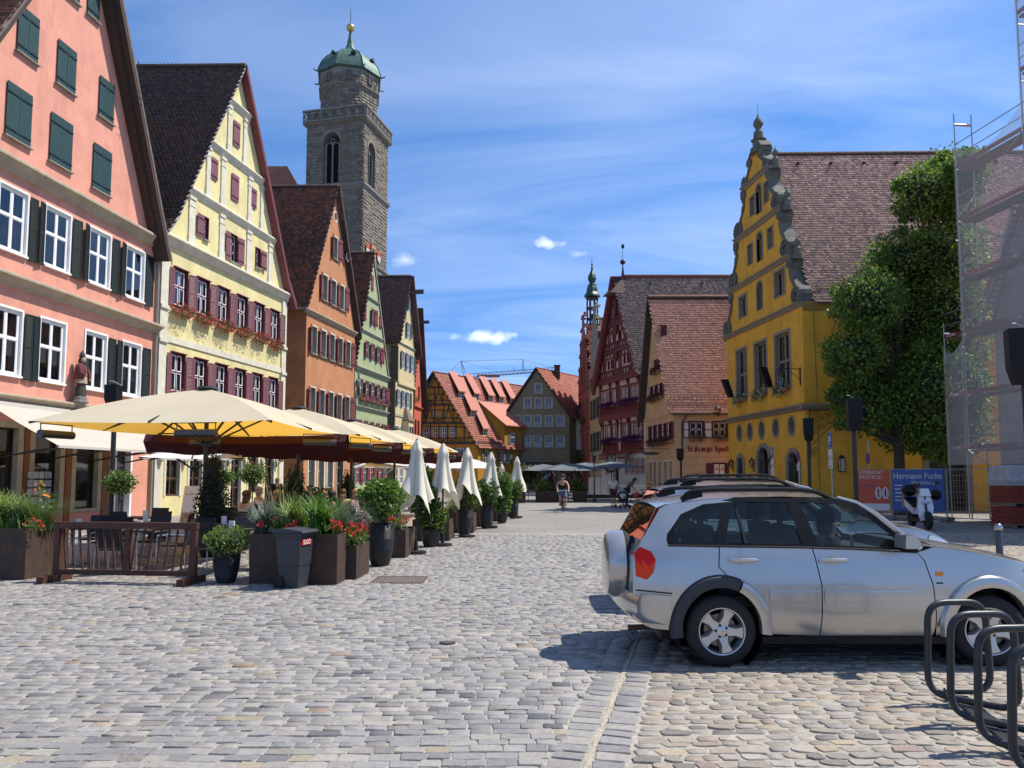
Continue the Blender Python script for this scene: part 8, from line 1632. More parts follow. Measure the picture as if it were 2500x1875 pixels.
def person(label, loc, rz, pose, shirt, legs, hair, sleeve=1, long_hair=False, shorts=False, bald=False, s=1.0, shoes=(.03, .03, .03), group=None):
 t=thing('person', label, 'person', loc, rz, group);t.scale=(s, s, s)
 P=dict(pel=(0, 0, .95), spi=(0, .01, 1.13), che=(0, 0, 1.34), nek=(0, 0, 1.48), hed=(0, -.03, 1.60), top=(0, -.02, 1.69), lsh=(-.19, 0, 1.41), rsh=(.19, 0, 1.41), lel=(-.25, .02, 1.14), rel=(.25, .02, 1.14), lwr=(-.26, -.10, .90), rwr=(.26, -.10, .90), lhi=(-.1, 0, .92), rhi=(.1, 0, .92), lkn=(-.11, -.02, .50), rkn=(.11, -.02, .50), lan=(-.11, .02, .09), ran=(.11, .02, .09));P.update(POSE[pose])
 for q in 'lr':a=Vector(P[q+'an']);P[q+'to']=(a.x*1.1, a.y-.16, a.z-.05);d=(Vector(P[q+'wr'])-Vector(P[q+'el'])).normalized();P[q+'ha']=tuple(Vector(P[q+'wr'])+d*.08)
 rad=dict(pel=(.145, .115), spi=(.125, .10), che=(.15, .11), nek=.052, hed=(.082, .098), top=.062, lsh=.062, rsh=.062, lel=.043, rel=.043, lwr=.028, rwr=.028, lha=(.036, .02), rha=(.036, .02), lhi=.085, rhi=.085, lkn=.056, rkn=.056, lan=.04, ran=.04, lto=.034, rto=.034)
 E=[('pel', 'spi'), ('spi', 'che'), ('che', 'nek'), ('nek', 'hed'), ('hed', 'top')]+[(a, b)for q in 'lr' for a, b in(('che', q+'sh'), (q+'sh', q+'el'), (q+'el', q+'wr'), (q+'wr', q+'ha'), ('pel', q+'hi'), (q+'hi', q+'kn'), (q+'kn', q+'an'), (q+'an', q+'to'))]
 J={k:(P[k], rad[k])for k in P};skinned('body', J, E, SKN, t)
 g=lambda k, f:(P[k], tuple(x*f for x in rad[k])if isinstance(rad[k], tuple)else rad[k]*f)
 lerp=lambda a, b, f:tuple(Vector(P[a]).lerp(Vector(P[b]), f))
 S={'pel':g('pel', 1.3), 'spi':g('spi', 1.42), 'che':g('che', 1.32)};SE=[('pel', 'spi'), ('spi', 'che')]
 for q in 'lr':
  S[q+'sh']=(P[q+'sh'], .095 if sleeve else .06);SE.append(('che', q+'sh'))
  if sleeve:S[q+'m']=(lerp(q+'sh', q+'el', .75 if sleeve==1 else 1), .078);SE.append((q+'sh', q+'m'))
  if sleeve==2:S[q+'w']=(lerp(q+'el', q+'wr', .9), .045);SE.append((q+'m', q+'w'))
 skinned('shirt', S, SE, cloth(shirt), t)
 S={'pel':g('pel', 1.36)};SE=[]
 for q in 'lr':
  S[q+'hi']=(P[q+'hi'], .125);S[q+'kn']=(P[q+'kn'], .10 if shorts else .088);SE+=[('pel', q+'hi'), (q+'hi', q+'kn')]
  if not shorts:S[q+'an']=(P[q+'an'], .055);SE.append((q+'kn', q+'an'))
 skinned('shorts' if shorts else 'trousers', S, SE, cloth(legs), t)
 h, tp=Vector(P['hed']), Vector(P['top']);b=MB();b.blob(h+Vector((0, -.10, -.005)), (.014, .022, .02), 6, 5);b.blob(h+Vector((-.085, .0, 0)), (.015, .02, .03), 6, 5);b.blob(h+Vector((.085, .0, 0)), (.015, .02, .03), 6, 5);b.build('nose_and_ears', SKN, t, True)
 b=MB();[b.blob(h+Vector((sx, -.088, .025)), (.013, .008, .008), 6, 5)for sx in(-.032, .032)];b.blob(h+Vector((0, -.088, -.045)), (.025, .006, .006), 6, 5);b.build('eyes_and_mouth', EYEM, t, True)
 if not bald:b=MB();b.blob(tp+Vector((0, .03, .0)), (.108, .125, .10), 12, 8);b.blob(h+Vector((0, .06, -.02 if not long_hair else-.09)), (.108, .085, .13 if not long_hair else .22), 12, 8);b.build('hair', hair, t, True)
 for q in 'lr':
  a=Vector(P[q+'an']);b=MB();b.ext([a+Vector((-.045, .07, -.085)), a+Vector((.045, .07, -.085)), a+Vector((.05, -.14, -.085)), a+Vector((.0, -.19, -.085)), a+Vector((-.05, -.14, -.085))], (0, 0, .065));b.build('shoe', cloth(shoes), t, 40)
  w, hd=Vector(P[q+'wr']), Vector(P[q+'ha']);d=(hd-w).normalized();sd=d.cross(Vector((0, 1, 0)));sd=sd.normalized()if sd.length>.1 else Vector((1, 0, 0));dn_=d.cross(sd)*-1;b=MB()
  for k in range(4):p=hd+sd*(k-1.5)*.019;L_=(.062, .074, .07, .055)[k];b.tube([p-d*.02, p+d*L_*.55, p+d*L_+dn_*.03], [.0095, .009, .007], 6)
  b.tube([w+d*.03+sd*.03, hd-d*.01+sd*.055, hd+d*.03+sd*.05], [.011, .010, .008], 6);b.build('fingers', SKN, t, True)
 return t
def bicycle(name, label, loc, rz, fr, group=None):
 t=thing(name, label, 'bicycle', loc, rz, group);r=.34
 for y in(-.53, .53):
  b=MB();b.tube([(0, y+r*math.cos(2*math.pi*k/24), .35+r*math.sin(2*math.pi*k/24))for k in range(24)], .02, 6, closed=True);w=b.build('wheel', RUB, t, True);b=MB()
  for k in range(9):a=math.pi*k/9;b.bar((.01, y+r*math.cos(a), .35+r*math.sin(a)), (-.01, y-r*math.cos(a), .35-r*math.sin(a)), .004, .004)
  b.build('spokes', STEEL, w);b=MB();b.tube([(0, y+.385*math.cos(R(a)), .35+.385*math.sin(R(a)))for a in range(20, 165, 18)], .018, 5);b.build('mudguard', BLACKPL, t)
 b=MB()
 for p, q in(((0, .53, .35), (0, .1, .33)), ((0, .1, .33), (0, .18, .86)), ((0, .1, .33), (0, -.36, .82)), ((0, .16, .74), (0, -.34, .88)), ((0, .53, .35), (0, .17, .74)), ((0, -.32, .93), (0, -.53, .35))):b.tube([p, q], .018, 6)
 b.build('frame', fr, t);b=MB();b.tube([(0, -.32, .92), (0, -.33, 1.02)], .014, 6);b.tube(tube_curve([(-.29, -.26, 1.03), (-.18, -.36, 1.05), (0, -.34, 1.03), (.18, -.36, 1.05), (.29, -.26, 1.03)], 4), .014, 6);b.build('handlebar', STEEL, t);b=MB();b.ext([(-.09, .3, .9), (.09, .3, .9), (.03, .06, .9), (-.03, .06, .9)], (0, 0, .05));b.build('saddle', BLACKPL, t)
 b=MB();b.lathe([(.09, -.01), (.09, .01)], 14, (.05, .1, .33), ax='x');b.bar((.07, .1, .33), (.07, .04, .19), .02, .02);b.bar((-.07, .1, .33), (-.07, .16, .47), .02, .02);b.bar((.07, .04, .18), (.17, .04, .18), .07, .02);b.bar((-.07, .16, .48), (-.17, .16, .48), .07, .02);b.build('cranks', STEEL, t);return t
bicycle('bicycle', 'bicycle ridden towards the camera down the middle of the square', (2.5, 37, 0), 0, IRON);person('cyclist in black tank top and denim shorts riding towards the camera', (2.5, 37, 0), 0, 'cycle', (.015, .015, .018), (.07, .10, .17), HAIRD, 0, shorts=True)
person('man in white shirt and burgundy shorts walking beside the stroller', (5.72, 42.3, 0), R(8), 'walk', (.62, .58, .5), (.11, .03, .035), HAIRG, 1, shorts=True, bald=True)
person('woman in dark clothes bending behind the stroller', (6.75, 44, 0), R(80), 'bend', (.16, .07, .05), (.03, .03, .04), HAIRD, 1)
t=thing('stroller', 'dark baby stroller with grey hood and a seated child', 'stroller', (5.95, 40.2, 0), R(12));b=MB()
for p, q in(((-.24, -.3, .12), (-.24, .35, .95)), ((.24, -.3, .12), (.24, .35, .95)), ((-.24, .35, .12), (-.24, -.1, .6)), ((.24, .35, .12), (.24, -.1, .6)), ((-.24, .35, .95), (.24, .35, .95)), ((-.24, -.3, .12), (.24, -.3, .12))):b.tube([p, q], .016, 6)
b.build('frame', IRON, t);b=MB();b.ext([(-.2, -.2, .45), (.2, -.2, .45), (.2, .1, .42), (-.2, .1, .42)], (0, 0, .06));b.ext([(-.2, .08, .45), (.2, .08, .45), (.2, .26, .95), (-.2, .26, .95)], (0, .04, 0));b.box(-.2, .2, -.38, -.16, .2, .24);b.build('seat', BLACKPL, t)
b=MB();vs=[(.24*math.cos(math.pi*j/8), .26-.32*i/3, .82+(.3-.06*i)*math.sin(math.pi*j/8))for i in range(4)for j in range(9)];b.add(vs, [(i*9+j, i*9+j+1, i*9+j+10, i*9+j+9)for i in range(3)for j in range(8)]);b.build('hood', mat('stroller_grey', (.25, .23, .2), .9), t, True)
for x in(-.27, .27):
 for y in(-.3, .35):b=MB();b.lathe([(.03, -.02), (.11, -.02), (.115, 0), (.11, .02), (.03, .02)], 14, (x, y, .115), ax='x');b.build('wheel', RUB, t)
person('small child with white bib sitting in the stroller', (5.95, 40.25, .14), R(12), 'sit', (.6, .6, .62), (.03, .03, .05), HAIRL, 1, s=.60)
RC=mat('bike_red', (.30, .02, .02), .4);bicycle('bicycle', 'parked red bicycle with red pannier bag before the white fence', (8.0, 45, 0), R(75), RC, 'parked bicycles');bicycle('bicycle', 'parked black bicycle behind the red one before the peach house', (8.65, 45.8, 0), R(95), IRON, 'parked bicycles');tag(MB().blob((0, 0, 0), (.14, .2, .2), 10, 8).build('pannier_bag', mat('bag_red', (.55, .03, .05), .6), None, True, (7.5, 44.9, .62)), 'bright red pannier bag hanging on the parked bicycle', 'bag')
tag(MB().box(-.9, .9, -.22, .22, .40, .45).box(-.85, -.78, -.2, .2, 0, .4).box(.78, .85, -.2, .2, 0, .4).build('bench', WOODBR, None, loc=(9.0, 46.6, 0)), 'plain low wooden bench before the peach apothecary gable', 'bench')
person('left of two people in brown sitting on the bench', (8.65, 46.55, -.04), R(-20), 'sit', (.16, .085, .06), (.06, .05, .045), HAIRB, 2);person('right of two people in brown sitting on the bench', (9.25, 46.55, -.04), R(15), 'sit', (.13, .07, .055), (.05, .045, .04), HAIRD, 2);person('grey haired man in dark blue sitting before the apothecary side wall', (10.2, 44.6, 0), R(70), 'sit', (.025, .035, .07), (.04, .04, .05), HAIRG, 2)
person('standing waiter in dark shirt beside the orange house', (-8.5, 27, 0), R(60), 'stand', (.018, .02, .03), (.02, .02, .022), HAIRG, 1, bald=True);person('seated man in white sleeveless top near the yellow house', (-8.1, 24, 0), R(80), 'sit', (.6, .6, .58), (.05, .05, .06), HAIRG, 0)
for a in(('seated woman with long brown hair and pale top at the terrace', -6.72, 19.0, 150, (.5, .44, .38), HAIRB, 1, True), ('seated older person with short blond hair and green jacket at the terrace', -6.15, 19.6, 20, (.22, .28, .18), HAIRL, 2, False), ('seated dark haired person in black with back to the camera', -4.72, 19.6, 190, (.015, .015, .015), HAIRD, 1, False), ('seated red haired woman behind the person in black', -4.85, 21.4, 0, (.35, .4, .2), HAIRB, 1, True), ('seated blond woman beside the second parasol pole', -4.35, 21.0, 60, (.3, .2, .18), HAIRL, 1, False)):
 person(a[0], (a[1], a[2], -.02), R(a[3]), 'sit', a[4], (.04, .04, .05), a[5], a[6], a[7], group=None)
person('driver with short dark hair sitting inside the silver car', (CAR1.location.x+2.03, CAR_Y-.36, .20), R(90), 'sit', (.04, .035, .03), (.03, .03, .04), HAIRD, 2, s=.87)
# ================================================================== grey parasols and furniture at the far end
for x, y, lab, ze, za, hw in((3.9, 52, 'front grey parasol in the middle of the far end', 2.15, 2.65, 1.95), (2.3, 54.5, 'grey parasol left of the front grey one at the far end', 2.15, 2.62, 1.7), (7.6, 57, 'grey parasol before the red timbered house', 2.4, 2.85, 1.9), (6.0, 61, 'rearmost grey parasol before the pale stepped house', 2.4, 2.85, 1.9)):parasol('grey_parasol', lab, (x, y, 0), hw, ze, za, GREYC, R(10), 'grey parasols at the far end', r=.035, hub=False)
IVORY=MARC
for i, x in enumerate((2.2, 3.05, 4.6, 5.2)):folded(f'folded burgundy parasol under the grey ones, {ORD[i]} from the left', (x, 56.5, 0), 2.15, 20+i)['group']='folded burgundy parasols at the far end'
for i, (x0, x1, y, lab)in enumerate(((1.6, 3.3, 50.5, 'long dark planter trough under the front grey parasol'), (4.2, 5.1, 50.8, 'square dark planter with pale leaves beside the lamp post'), (-.6, .9, 49, 'dark planter trough behind the last folded ivory parasol'))):
 box_planter(x0, x1, y, y+.8, .75, lab)['group']='planters at the far end';shrub('mixed_plant', 'leafy plants growing in the '+lab, ((x0+x1)/2, y+.4, .7), [((0, 0, .2), ((x1-x0)*.55, .4, .4)), ((-.3, 0, .4), (.3, .3, .5))], 700, np.concatenate([MDG, np.array([(.3, .34, .2)])]), .14, group='plants at the far end', sd=120+i, shell=.35)
shrub('olive_tree', 'thin pale olive tree beside the grey parasols', (1.2, 55, 0), [((0, 0, 1.8), (.9, .7, .8)), ((-.6, 0, 1.3), (.6, .6, .6))], 500, np.array([(.14, .17, .07), (.2, .22, .1)]), .14, stem=1.4, cat='small tree', sd=130, shell=.45)
t=thing('street_lamp', 'slim black old style street lamp before the red stepped house', 'street lamp', (5.5, 50, 0));b=MB();b.lathe([(.12, 0), (.1, .5), (.05, .6), (.04, 2.6), (.07, 2.65)], 10);b.build('post', IRON, t);b=MB();b.lathe([(.09, 2.66), (.16, 3.1), (.2, 3.12), (.06, 3.32), (.02, 3.45)], 6);b.build('lamp_head', IRON, t)
t=thing('white_screen', 'row of white panelled terrace screens before the red timbered house', 'screen', (7.0, 59.5, 0), R(-4))
for k in range(4):b=MB();x=-.9+k*.5 if k<3 else .75;w_=.44 if k<3 else 0;b.box(x, x+.44, -.03, .03, .35, 1.65);b.build('panel', WHITE, t)
for k in range(12):b=MB();x=1.4+k*.2;b.bar((x, 0, .35), (x+.5, 0, .95), .05, .03, up=(0, 1, 0));b.build('lattice_bar', WHITE, t)
b=MB();b.box(-1, 4.3, -.04, .04, .28, .348);b.box(1.3, 4.3, -.04, .04, .96, 1.02);b.build('rail', WHITE, t);b=MB();b.box(-1.1, 4.6, -.02, 2.5, 0, .27);b.build('deck', IRON, t)
# ================================================================== building site, tree and street furniture on the right
NET=glass('scaffold_net', (1, 1, 1));n_=NET.node_tree;n_.nodes.clear();o_=n_.nodes.new('ShaderNodeOutputMaterial');a_=n_.nodes.new('ShaderNodeBsdfTransparent');b_=n_.nodes.new('ShaderNodeBsdfDiffuse');b_.inputs[0].default_value=(.62, .60, .57, 1);m_=n_.nodes.new('ShaderNodeMixShader');m_.inputs[0].default_value=.38;n_.links.new(a_.outputs[0], m_.inputs[1]);n_.links.new(b_.outputs[0], m_.inputs[2]);n_.links.new(m_.outputs[0], o_.inputs[0])
H=House('scaffolded_house', 'grey plastered gable house wrapped in scaffolding at the right edge', (19.65, 30.0), (.115, -1), (1, 0));GPL=mat('grey_plaster', (.48, .46, .43), .9, **PLAST);H.win(3.5, 4.6, 3.4, 5.0, WOL);H.win(3.5, 4.6, 6.4, 8.0, WOL);H.front([(0, -.1), (0, 9.6), (5.5, 17.5)], [(11, -.1), (11, 9.6), (5.501, 17.5)], GPL);MB().quad(H.Q(0, -.1, 0), H.Q(0, 9.6, 0), H.Q(0, 9.6, 12), H.Q(0, -.1, 12)).build('side_wall', GPL, H.t);H.slab(-.3, 9.2, 5.5, 17.7, -.2, 12, .2, PROOF);H.slab(11.3, 9.2, 5.5, 17.7, -.2, 12, .2, PROOF)
t=thing('scaffold', 'galvanised scaffolding with grey debris netting and red toe boards', 'scaffold', (18.4, 30.0, 0), math.atan2(-1, .115));US=[-1.15, 0, 3.5, 6.2, 8.8];ZL=[2.8, 5.0, 7.5, 9.8, 12.2, 14.4];TOE=mat('red_toe_board', (.20, .035, .03), .6, var=.2);DECK=mat('scaffold_deck', (.16, .13, .10), .85, var=.3)
for i, u in enumerate(US):
 zt_=8.2 if i==0 else(16.8 if i==1 else 25)
 for w in(0, .78):b=MB();b.tube([(u, w, .02), (u, w, zt_)], .027, 6);b.build('standard', STEEL, t)
 b=MB()
 for z in ZL+[16.3, 18.5, 20.7, 23]:
  if z<zt_:b.tube([(u, 0, z), (u, .78, z)], .024, 6)
 b.tube([(u, 0, zt_-.45), (u, .78, zt_-.45)], .03, 6);b.build('transom', STEEL, t)
for i, (ua, ub)in enumerate(zip(US[:-1], US[1:])):
 for k, z in enumerate(ZL+([16.6, 18.8, 21]if i>1 else[])):
  if i==0 and z>7.6:continue
  b=MB()
  for dz in(.55, 1.05):b.tube([(ua, -.03, z+dz), (ub, -.03, z+dz)], .02, 6)
  b.build('guard_rail', STEEL, t);b=MB();b.box(ua+.03, ub-.03, .04, .74, z-.06, z);b.build('deck', DECK, t);b=MB();b.box(ua+.05, ub-.05, -.045, -.015, z+.02, z+.19);o=b.build('toe_board', TOE, t)
  if ub-ua>1 and k<4 or(i==0 and k==1):text_obj('board_lettering', 'STUBER', WHITE, o, .16, (ub-.95, -.05, z+.045), (R(90), 0, 0), .001)
  if i in(1, 3):b=MB();p=((ua, -.05, z-2.1), (ub, -.05, z))if k%2 else((ua, -.05, z), (ub, -.05, z-2.1));b.tube(p, .02, 6);b.build('brace', STEEL, t)
def net(u0, u1, z0, z1, seed, top=0.0):
 b=MB();n, m=10, 12;vs=[]
 for i in range(n+1):
  for j in range(m+1):f, g_=i/n, j/m;sag=top*4*f*(1-f)*max(0, g_-.8)*5;vs.append((u0+(u1-u0)*f, -.09-.07*math.sin(math.pi*f)*(1+.5*math.sin(j*1.7+seed)), z0+(z1-z0)*g_-sag))
 b.add(vs, [(i*(m+1)+j, (i+1)*(m+1)+j, (i+1)*(m+1)+j+1, i*(m+1)+j+1)for i in range(n)for j in range(m)]);b.build('debris_net', NET, t, True)
net(-1.15, 0, 2.2, 7.3, 1, .5);net(0, 3.5, 2.2, 15.4, 2, .8);net(3.5, 6.2, 2.2, 23, 3);net(6.2, 8.8, 2.2, 23, 4)
b=MB()
for k in range(22):f=k/21;b.bar((.3+2.0*f, .5, 7.5+4.7*f), (.3+2.0*f+.02, .95, 7.5+4.7*f), .22, .03)
for w in(.5, .95):b.bar((.2, w, 7.4), (2.4, w, 12.3), .04, .14)
b.build('stair', STEEL, t)
# linden tree
rng=np.random.default_rng(77);t=thing('linden_tree', 'big dense linden tree before the ochre side wall', 'tree', (17.6, 34.0, 0));B_=[(2235, 470, 62, 75), (2300, 470, 75, 115), (2345, 430, 45, 70), (2190, 640, 105, 80), (2290, 640, 100, 120), (2105, 735, 80, 75), (2200, 780, 120, 120), (2310, 800, 85, 150), (2070, 860, 75, 70), (2160, 930, 115, 100), (2265, 960, 100, 130), (2090, 985, 70, 75), (2205, 1050, 75, 60), (2330, 1000, 60, 120), (2050, 965, 38, 26), (2280, 1090, 50, 40)]
LLEAF=mat('linden_leaf', (.06, .11, .03), .5, tint=True, trans=.45, spec=.5);TG=1.25*np.array([(.075, .145, .022), (.10, .185, .028), (.06, .12, .02), (.14, .235, .035), (.085, .16, .025), (.19, .27, .05)]);cl=[];bb=MB()
for k, (x, y, rx, ry)in enumerate(B_):
 p=at(x+14, y, 34.0+1.3*math.sin(k*2.3))-t.location;rx, ry=rx/56.5, ry/54.5;rm_=min(rx, ry)*1.1;n=int(1250*rx*ry+450);P_, O_=ell_points(n, p, (rx, rm_+.3, ry), rng, .26);cl.append(leaf_cloud(P_, O_, .165, TG, rng, droop=.5));bb.blob(p, (rx*.6, rm_*.6, ry*.6), 10, 7, jit=.15)
 for q in range(7):
  d=rng.normal(0, 1, 3);d/=np.linalg.norm(d);c=np.array(p)+d*np.array([rx, rm_, ry])*rng.uniform(.82, 1.04);P_, O_=ell_points(int(120+50*rx), c, (.38, .38, .26), rng, .4);cl.append(leaf_cloud(P_, O_, .155, TG, rng, droop=.5))
foliage('crown', t, cl, LLEAF);bb.build('inner_twigs', MATS['dark_twigs'], t)
b=MB();b.tube([(0, 0, 0), (.05, 0, 1.8), (.1, .1, 4), (.3, 0, 8), (.8, .2, 12.5)], [.30, .24, .2, .13, .05], 10)
for q in((-3.4, -.2, 5.6), (-1.8, .5, 7.5), (2.0, .3, 6), (-.6, -.8, 10), (1.6, 0, 10.5), (-2.2, .4, 4.2)):b.tube([(.08, .05, 2.6+q[2]*.12), (q[0]*.5, q[1]*.5, 3.0+(q[2]-3)*.6), q], [.13, .09, .03], 7)
b.build('trunk', mat('linden_bark', (.07, .055, .042), .95, var=.3, vscale=8, bump=.6, bscale=25), t)
# site fence with banners
FP=[(14.4, 31.2), (15.45, 30.5), (17.05, 29.4), (18.2, 27.7), (18.0, 24.6)];BO=mat('banner_orange', (.50, .10, .05), .7);BB=mat('banner_blue', (.06, .11, .30), .7);BW=mat('banner_white', (.62, .62, .62), .7)
for i, (p, q)in enumerate(zip(FP[:-1], FP[1:])):
 p, q=Vector((*p, 0)), Vector((*q, 0));L_=(q-p).length;an=math.atan2(q.y-p.y, q.x-p.x);t=thing('fence_panel', ['mesh site fence panel carrying the orange warning banner', 'mesh site fence panel carrying the blue banner', 'open mesh fence panel between blue banner and pallets', 'open mesh fence panel before the brick pallets'][i], 'fence', p, an, 'construction fence panels');b=MB();b.tube([(.03, 0, .05), (.03, 0, 2.02), (L_-.03, 0, 2.02), (L_-.03, 0, .05)], .022, 6);b.tube([(.03, 0, .12), (L_-.03, 0, .12)], .018, 6);b.build('frame', STEEL, t);b=MB()
 for k in range(int(L_/.11)):b.bar((.08+k*.11, 0, .12), (.08+k*.11, 0, 2.0), .005, .005)
 for k in range(9):b.bar((.03, .006, .3+k*.21), (L_-.03, .006, .3+k*.21), .006, .006)
 b.build('mesh', STEEL, t, kind='stuff');b=MB();b.box(-.12, .12, -.35, .35, 0, .14);b.build('foot', mat('concrete_foot', (.2, .2, .19), .9), t)
 if i<2:
  t2=thing('banner', ['orange site warning banner with two round signs', 'blue company banner with smiling worker giving thumbs up'][i], 'banner', p+Vector((math.sin(an), -math.cos(an), 0))*.05, an);w0, w1=.06, L_-.06
  b=MB();b.box(w0, w1, -.012, 0, .35, 2.0);b.build('cloth', BO if i==0 else BB, t2);b=MB();P2=lambda pts, mi=0, y=-.016:b.poly([(x, y, z)for x, z in pts], mi)
  if i==0:
   P2([(w0, .35), (w1, .35), (w1, .62), (w0, .62)])
   for cx in(.80, 1.06):P2([(cx+.12*math.cos(k*math.pi/8), 1.05+.25*math.sin(k*math.pi/8))for k in range(16)]);P2([(cx+.085*math.cos(k*math.pi/8), 1.05+.2*math.sin(k*math.pi/8))for k in range(16)], 1, -.018);P2([(cx+.07*math.cos(k*math.pi/8), 1.05+.17*math.sin(k*math.pi/8))for k in range(16)], 0, -.02);P2([(cx-.03, .92), (cx+.03, .92), (cx+.03, 1.2), (cx-.03, 1.2)], 2, -.022)
   b.build('print', [BW, mat('print_red', (.45, .02, .02), .6), mat('print_black', (.02, .02, .02), .6)], t2);text_obj('lettering', 'VORSICHT', BW, t2, .2, (.1, -.02, 1.83), (R(90), 0, 0), .001, squeeze=.95);text_obj('lettering', 'BAUSTELLE!', BW, t2, .2, (.1, -.02, 1.64), (R(90), 0, 0), .001, squeeze=.82);text_obj('lettering', 'ACHTUNG', mat('print_blue', (.05, .08, .35), .6), t2, .15, (.1, -.02, 1.3), (R(90), 0, 0), .001, squeeze=.8)
  else:
   SK2, BL2, HR2=mat('print_skin', (.34, .19, .13), .7), mat('print_light_blue', (.10, .2, .42), .7), mat('print_black', (.02, .02, .02), .6)
   P2([(.55, .36), (1.25, .36), (1.2, .85), (1.02, .98), (.78, .98), (.6, .85)], 1);P2([(.79, .95), (1.01, .95), (1.04, 1.2), (1.0, 1.36), (.8, 1.36), (.76, 1.2)], 0, -.018);P2([(.77, 1.27), (1.03, 1.27), (1.04, 1.4), (.97, 1.5), (.83, 1.5), (.76, 1.4)], 2, -.02)
   for x in(.36, 1.3):P2([(x, .5), (x+.2, .5), (x+.22, .85), (x+.12, .9), (x+.11, 1.1), (x+.05, 1.1), (x+.02, .86)], 0, -.018)
   for k in range(5):P2([(.15, .75+k*.15), (.36 if k%2 else .42, .75+k*.15), (.36 if k%2 else .42, .79+k*.15), (.15, .79+k*.15)], 3, -.018)
   b.build('print', [SK2, BL2, HR2, BW], t2);text_obj('lettering', 'Hermann Fuchs', BW, t2, .34, (.1, -.02, 1.64), (R(90), 0, 0), .008, squeeze=.80);text_obj('lettering', 'Wir bilden aus', BW, t2, .2, (.75, -.02, 1.42), (R(90), 0, 0), .002, squeeze=.8)
# brick pallets
PBR=mat('red_hollow_brick', (.24, .045, .025), .85, var=.3, vscale=6);PWD=mat('pallet_wood', (.22, .17, .11), .9, var=.25)
for i, (x, y, n, lab)in enumerate(((17.35, 25.9, 2, 'brick pallet stack topped with white wrapping behind the site fence'), (18.35, 25.2, 3, 'taller stack of red hollow brick pallets at the right edge'))):
 t=thing('brick_pallets', lab, 'brick pallets', (x, y, 0), R(8), 'pallets of red hollow bricks')
 for k in range(n):
  z=k*.72;b=MB()
  for sx in(-.42, 0, .42):b.box(sx-.06, sx+.06, -.5, .5, z, z+.09)
  b.box(-.5, .5, -.5, .5, z+.092, z+.12);b.build('pallet', PWD, t)
  for r_ in range(3):
   for c_ in range(6):b=None;q=link('brick', CACHE.setdefault('hb', MB().box(-.078, .078, -.48, .48, 0, .185).mesh('brick', PBR)), t, (-.415+c_*.166, random.uniform(-.01, .01), z+.122+r_*.192))
 if n==2:b=MB();vs=[(sx*w*random.uniform(.93, 1.05), sy*w*random.uniform(.93, 1.05), z)for w, z in((.5, 1.42), (.53, 1.6), (.51, 1.8), (.5, 2.05), (.40, 2.12))for sx, sy in((-1, -1), (0, -1.04), (1, -1), (1.04, 0), (1, 1), (0, 1.04), (-1, 1), (-1.04, 0))];b.add(vs, [(i*8+j, i*8+(j+1)%8, i*8+8+(j+1)%8, i*8+8+j)for i in range(4)for j in range(8)]+[tuple(range(32, 40))]);b.build('white_wrap', mat('wrap_film', (.42, .41, .42), .6, var=.2, vscale=6, bump=.5, bscale=14), t)
# speakers on posts
def speaker_post(label, x, y, zb, h, w, rz, pole=True, tilt=0):
 t=thing('loudspeaker', label, 'loudspeaker', (x, y, 0), rz, 'black loudspeakers round the square');b=MB();vs=[(-w*.36, -.14, zb), (w*.36, -.14, zb), (w*.36, .12, zb), (-w*.36, .12, zb), (-w*.5, -.2, zb+h*.3), (w*.5, -.2, zb+h*.3), (w*.5, .15, zb+h*.3), (-w*.5, .15, zb+h*.3), (-w*.52, -.22, zb+h), (w*.52, -.22, zb+h), (w*.52, .15, zb+h), (-w*.52, .15, zb+h)];b.add([(vx, vy-tilt*(vz-zb), vz)for vx, vy, vz in vs], [(3, 2, 1, 0), (8, 9, 10, 11)]+[(i*4+j, i*4+(j+1)%4, i*4+4+(j+1)%4, i*4+4+j)for i in range(2)for j in range(4)]);b.build('cabinet', BLACKPL, t)
 b=MB();b.tube([(w*.3, .17, zb-.05), (w*.3, .19, zb+h+.03), (-.1, .1, zb+h+.14), (-.18, .06, zb+h+.14)], .014, 5);b.build('bracket', STEEL, t)
 if pole:b=MB();b.tube([(0, .08, 0), (0, .08, zb)], .07, 10);b.build('pole', IRON, t)
 return t
speaker_post('black loudspeaker on a pole before the pink house', -11.55, 21.5, 3.75, .62, .34, 0);speaker_post('black loudspeaker on a tall pole before the tree', 11.05, 24, 3.2, 1.02, .42, R(-10));speaker_post('black loudspeaker on a pole before the ochre house corner', 13.15, 33, 3.3, 1.0, .4, R(-15));speaker_post('black loudspeaker at the right edge before the scaffolding', 10.15, 14.6, 3.55, 1.1, .62, R(-20));speaker_post('small black loudspeaker before the apothecary gable', 10.5, 46.5, 2.7, .75, .34, R(-30))
for u, lab in((-7.9, 'black loudspeaker leaning out of the far window of the ochre house'), (-2.65, 'black loudspeaker leaning out of the corner window of the ochre house')):t=speaker_post(lab, 15.0+.1142*u-.55, 38-u*.993, 6.6, 1.1, .42, R(-90), False, .32)
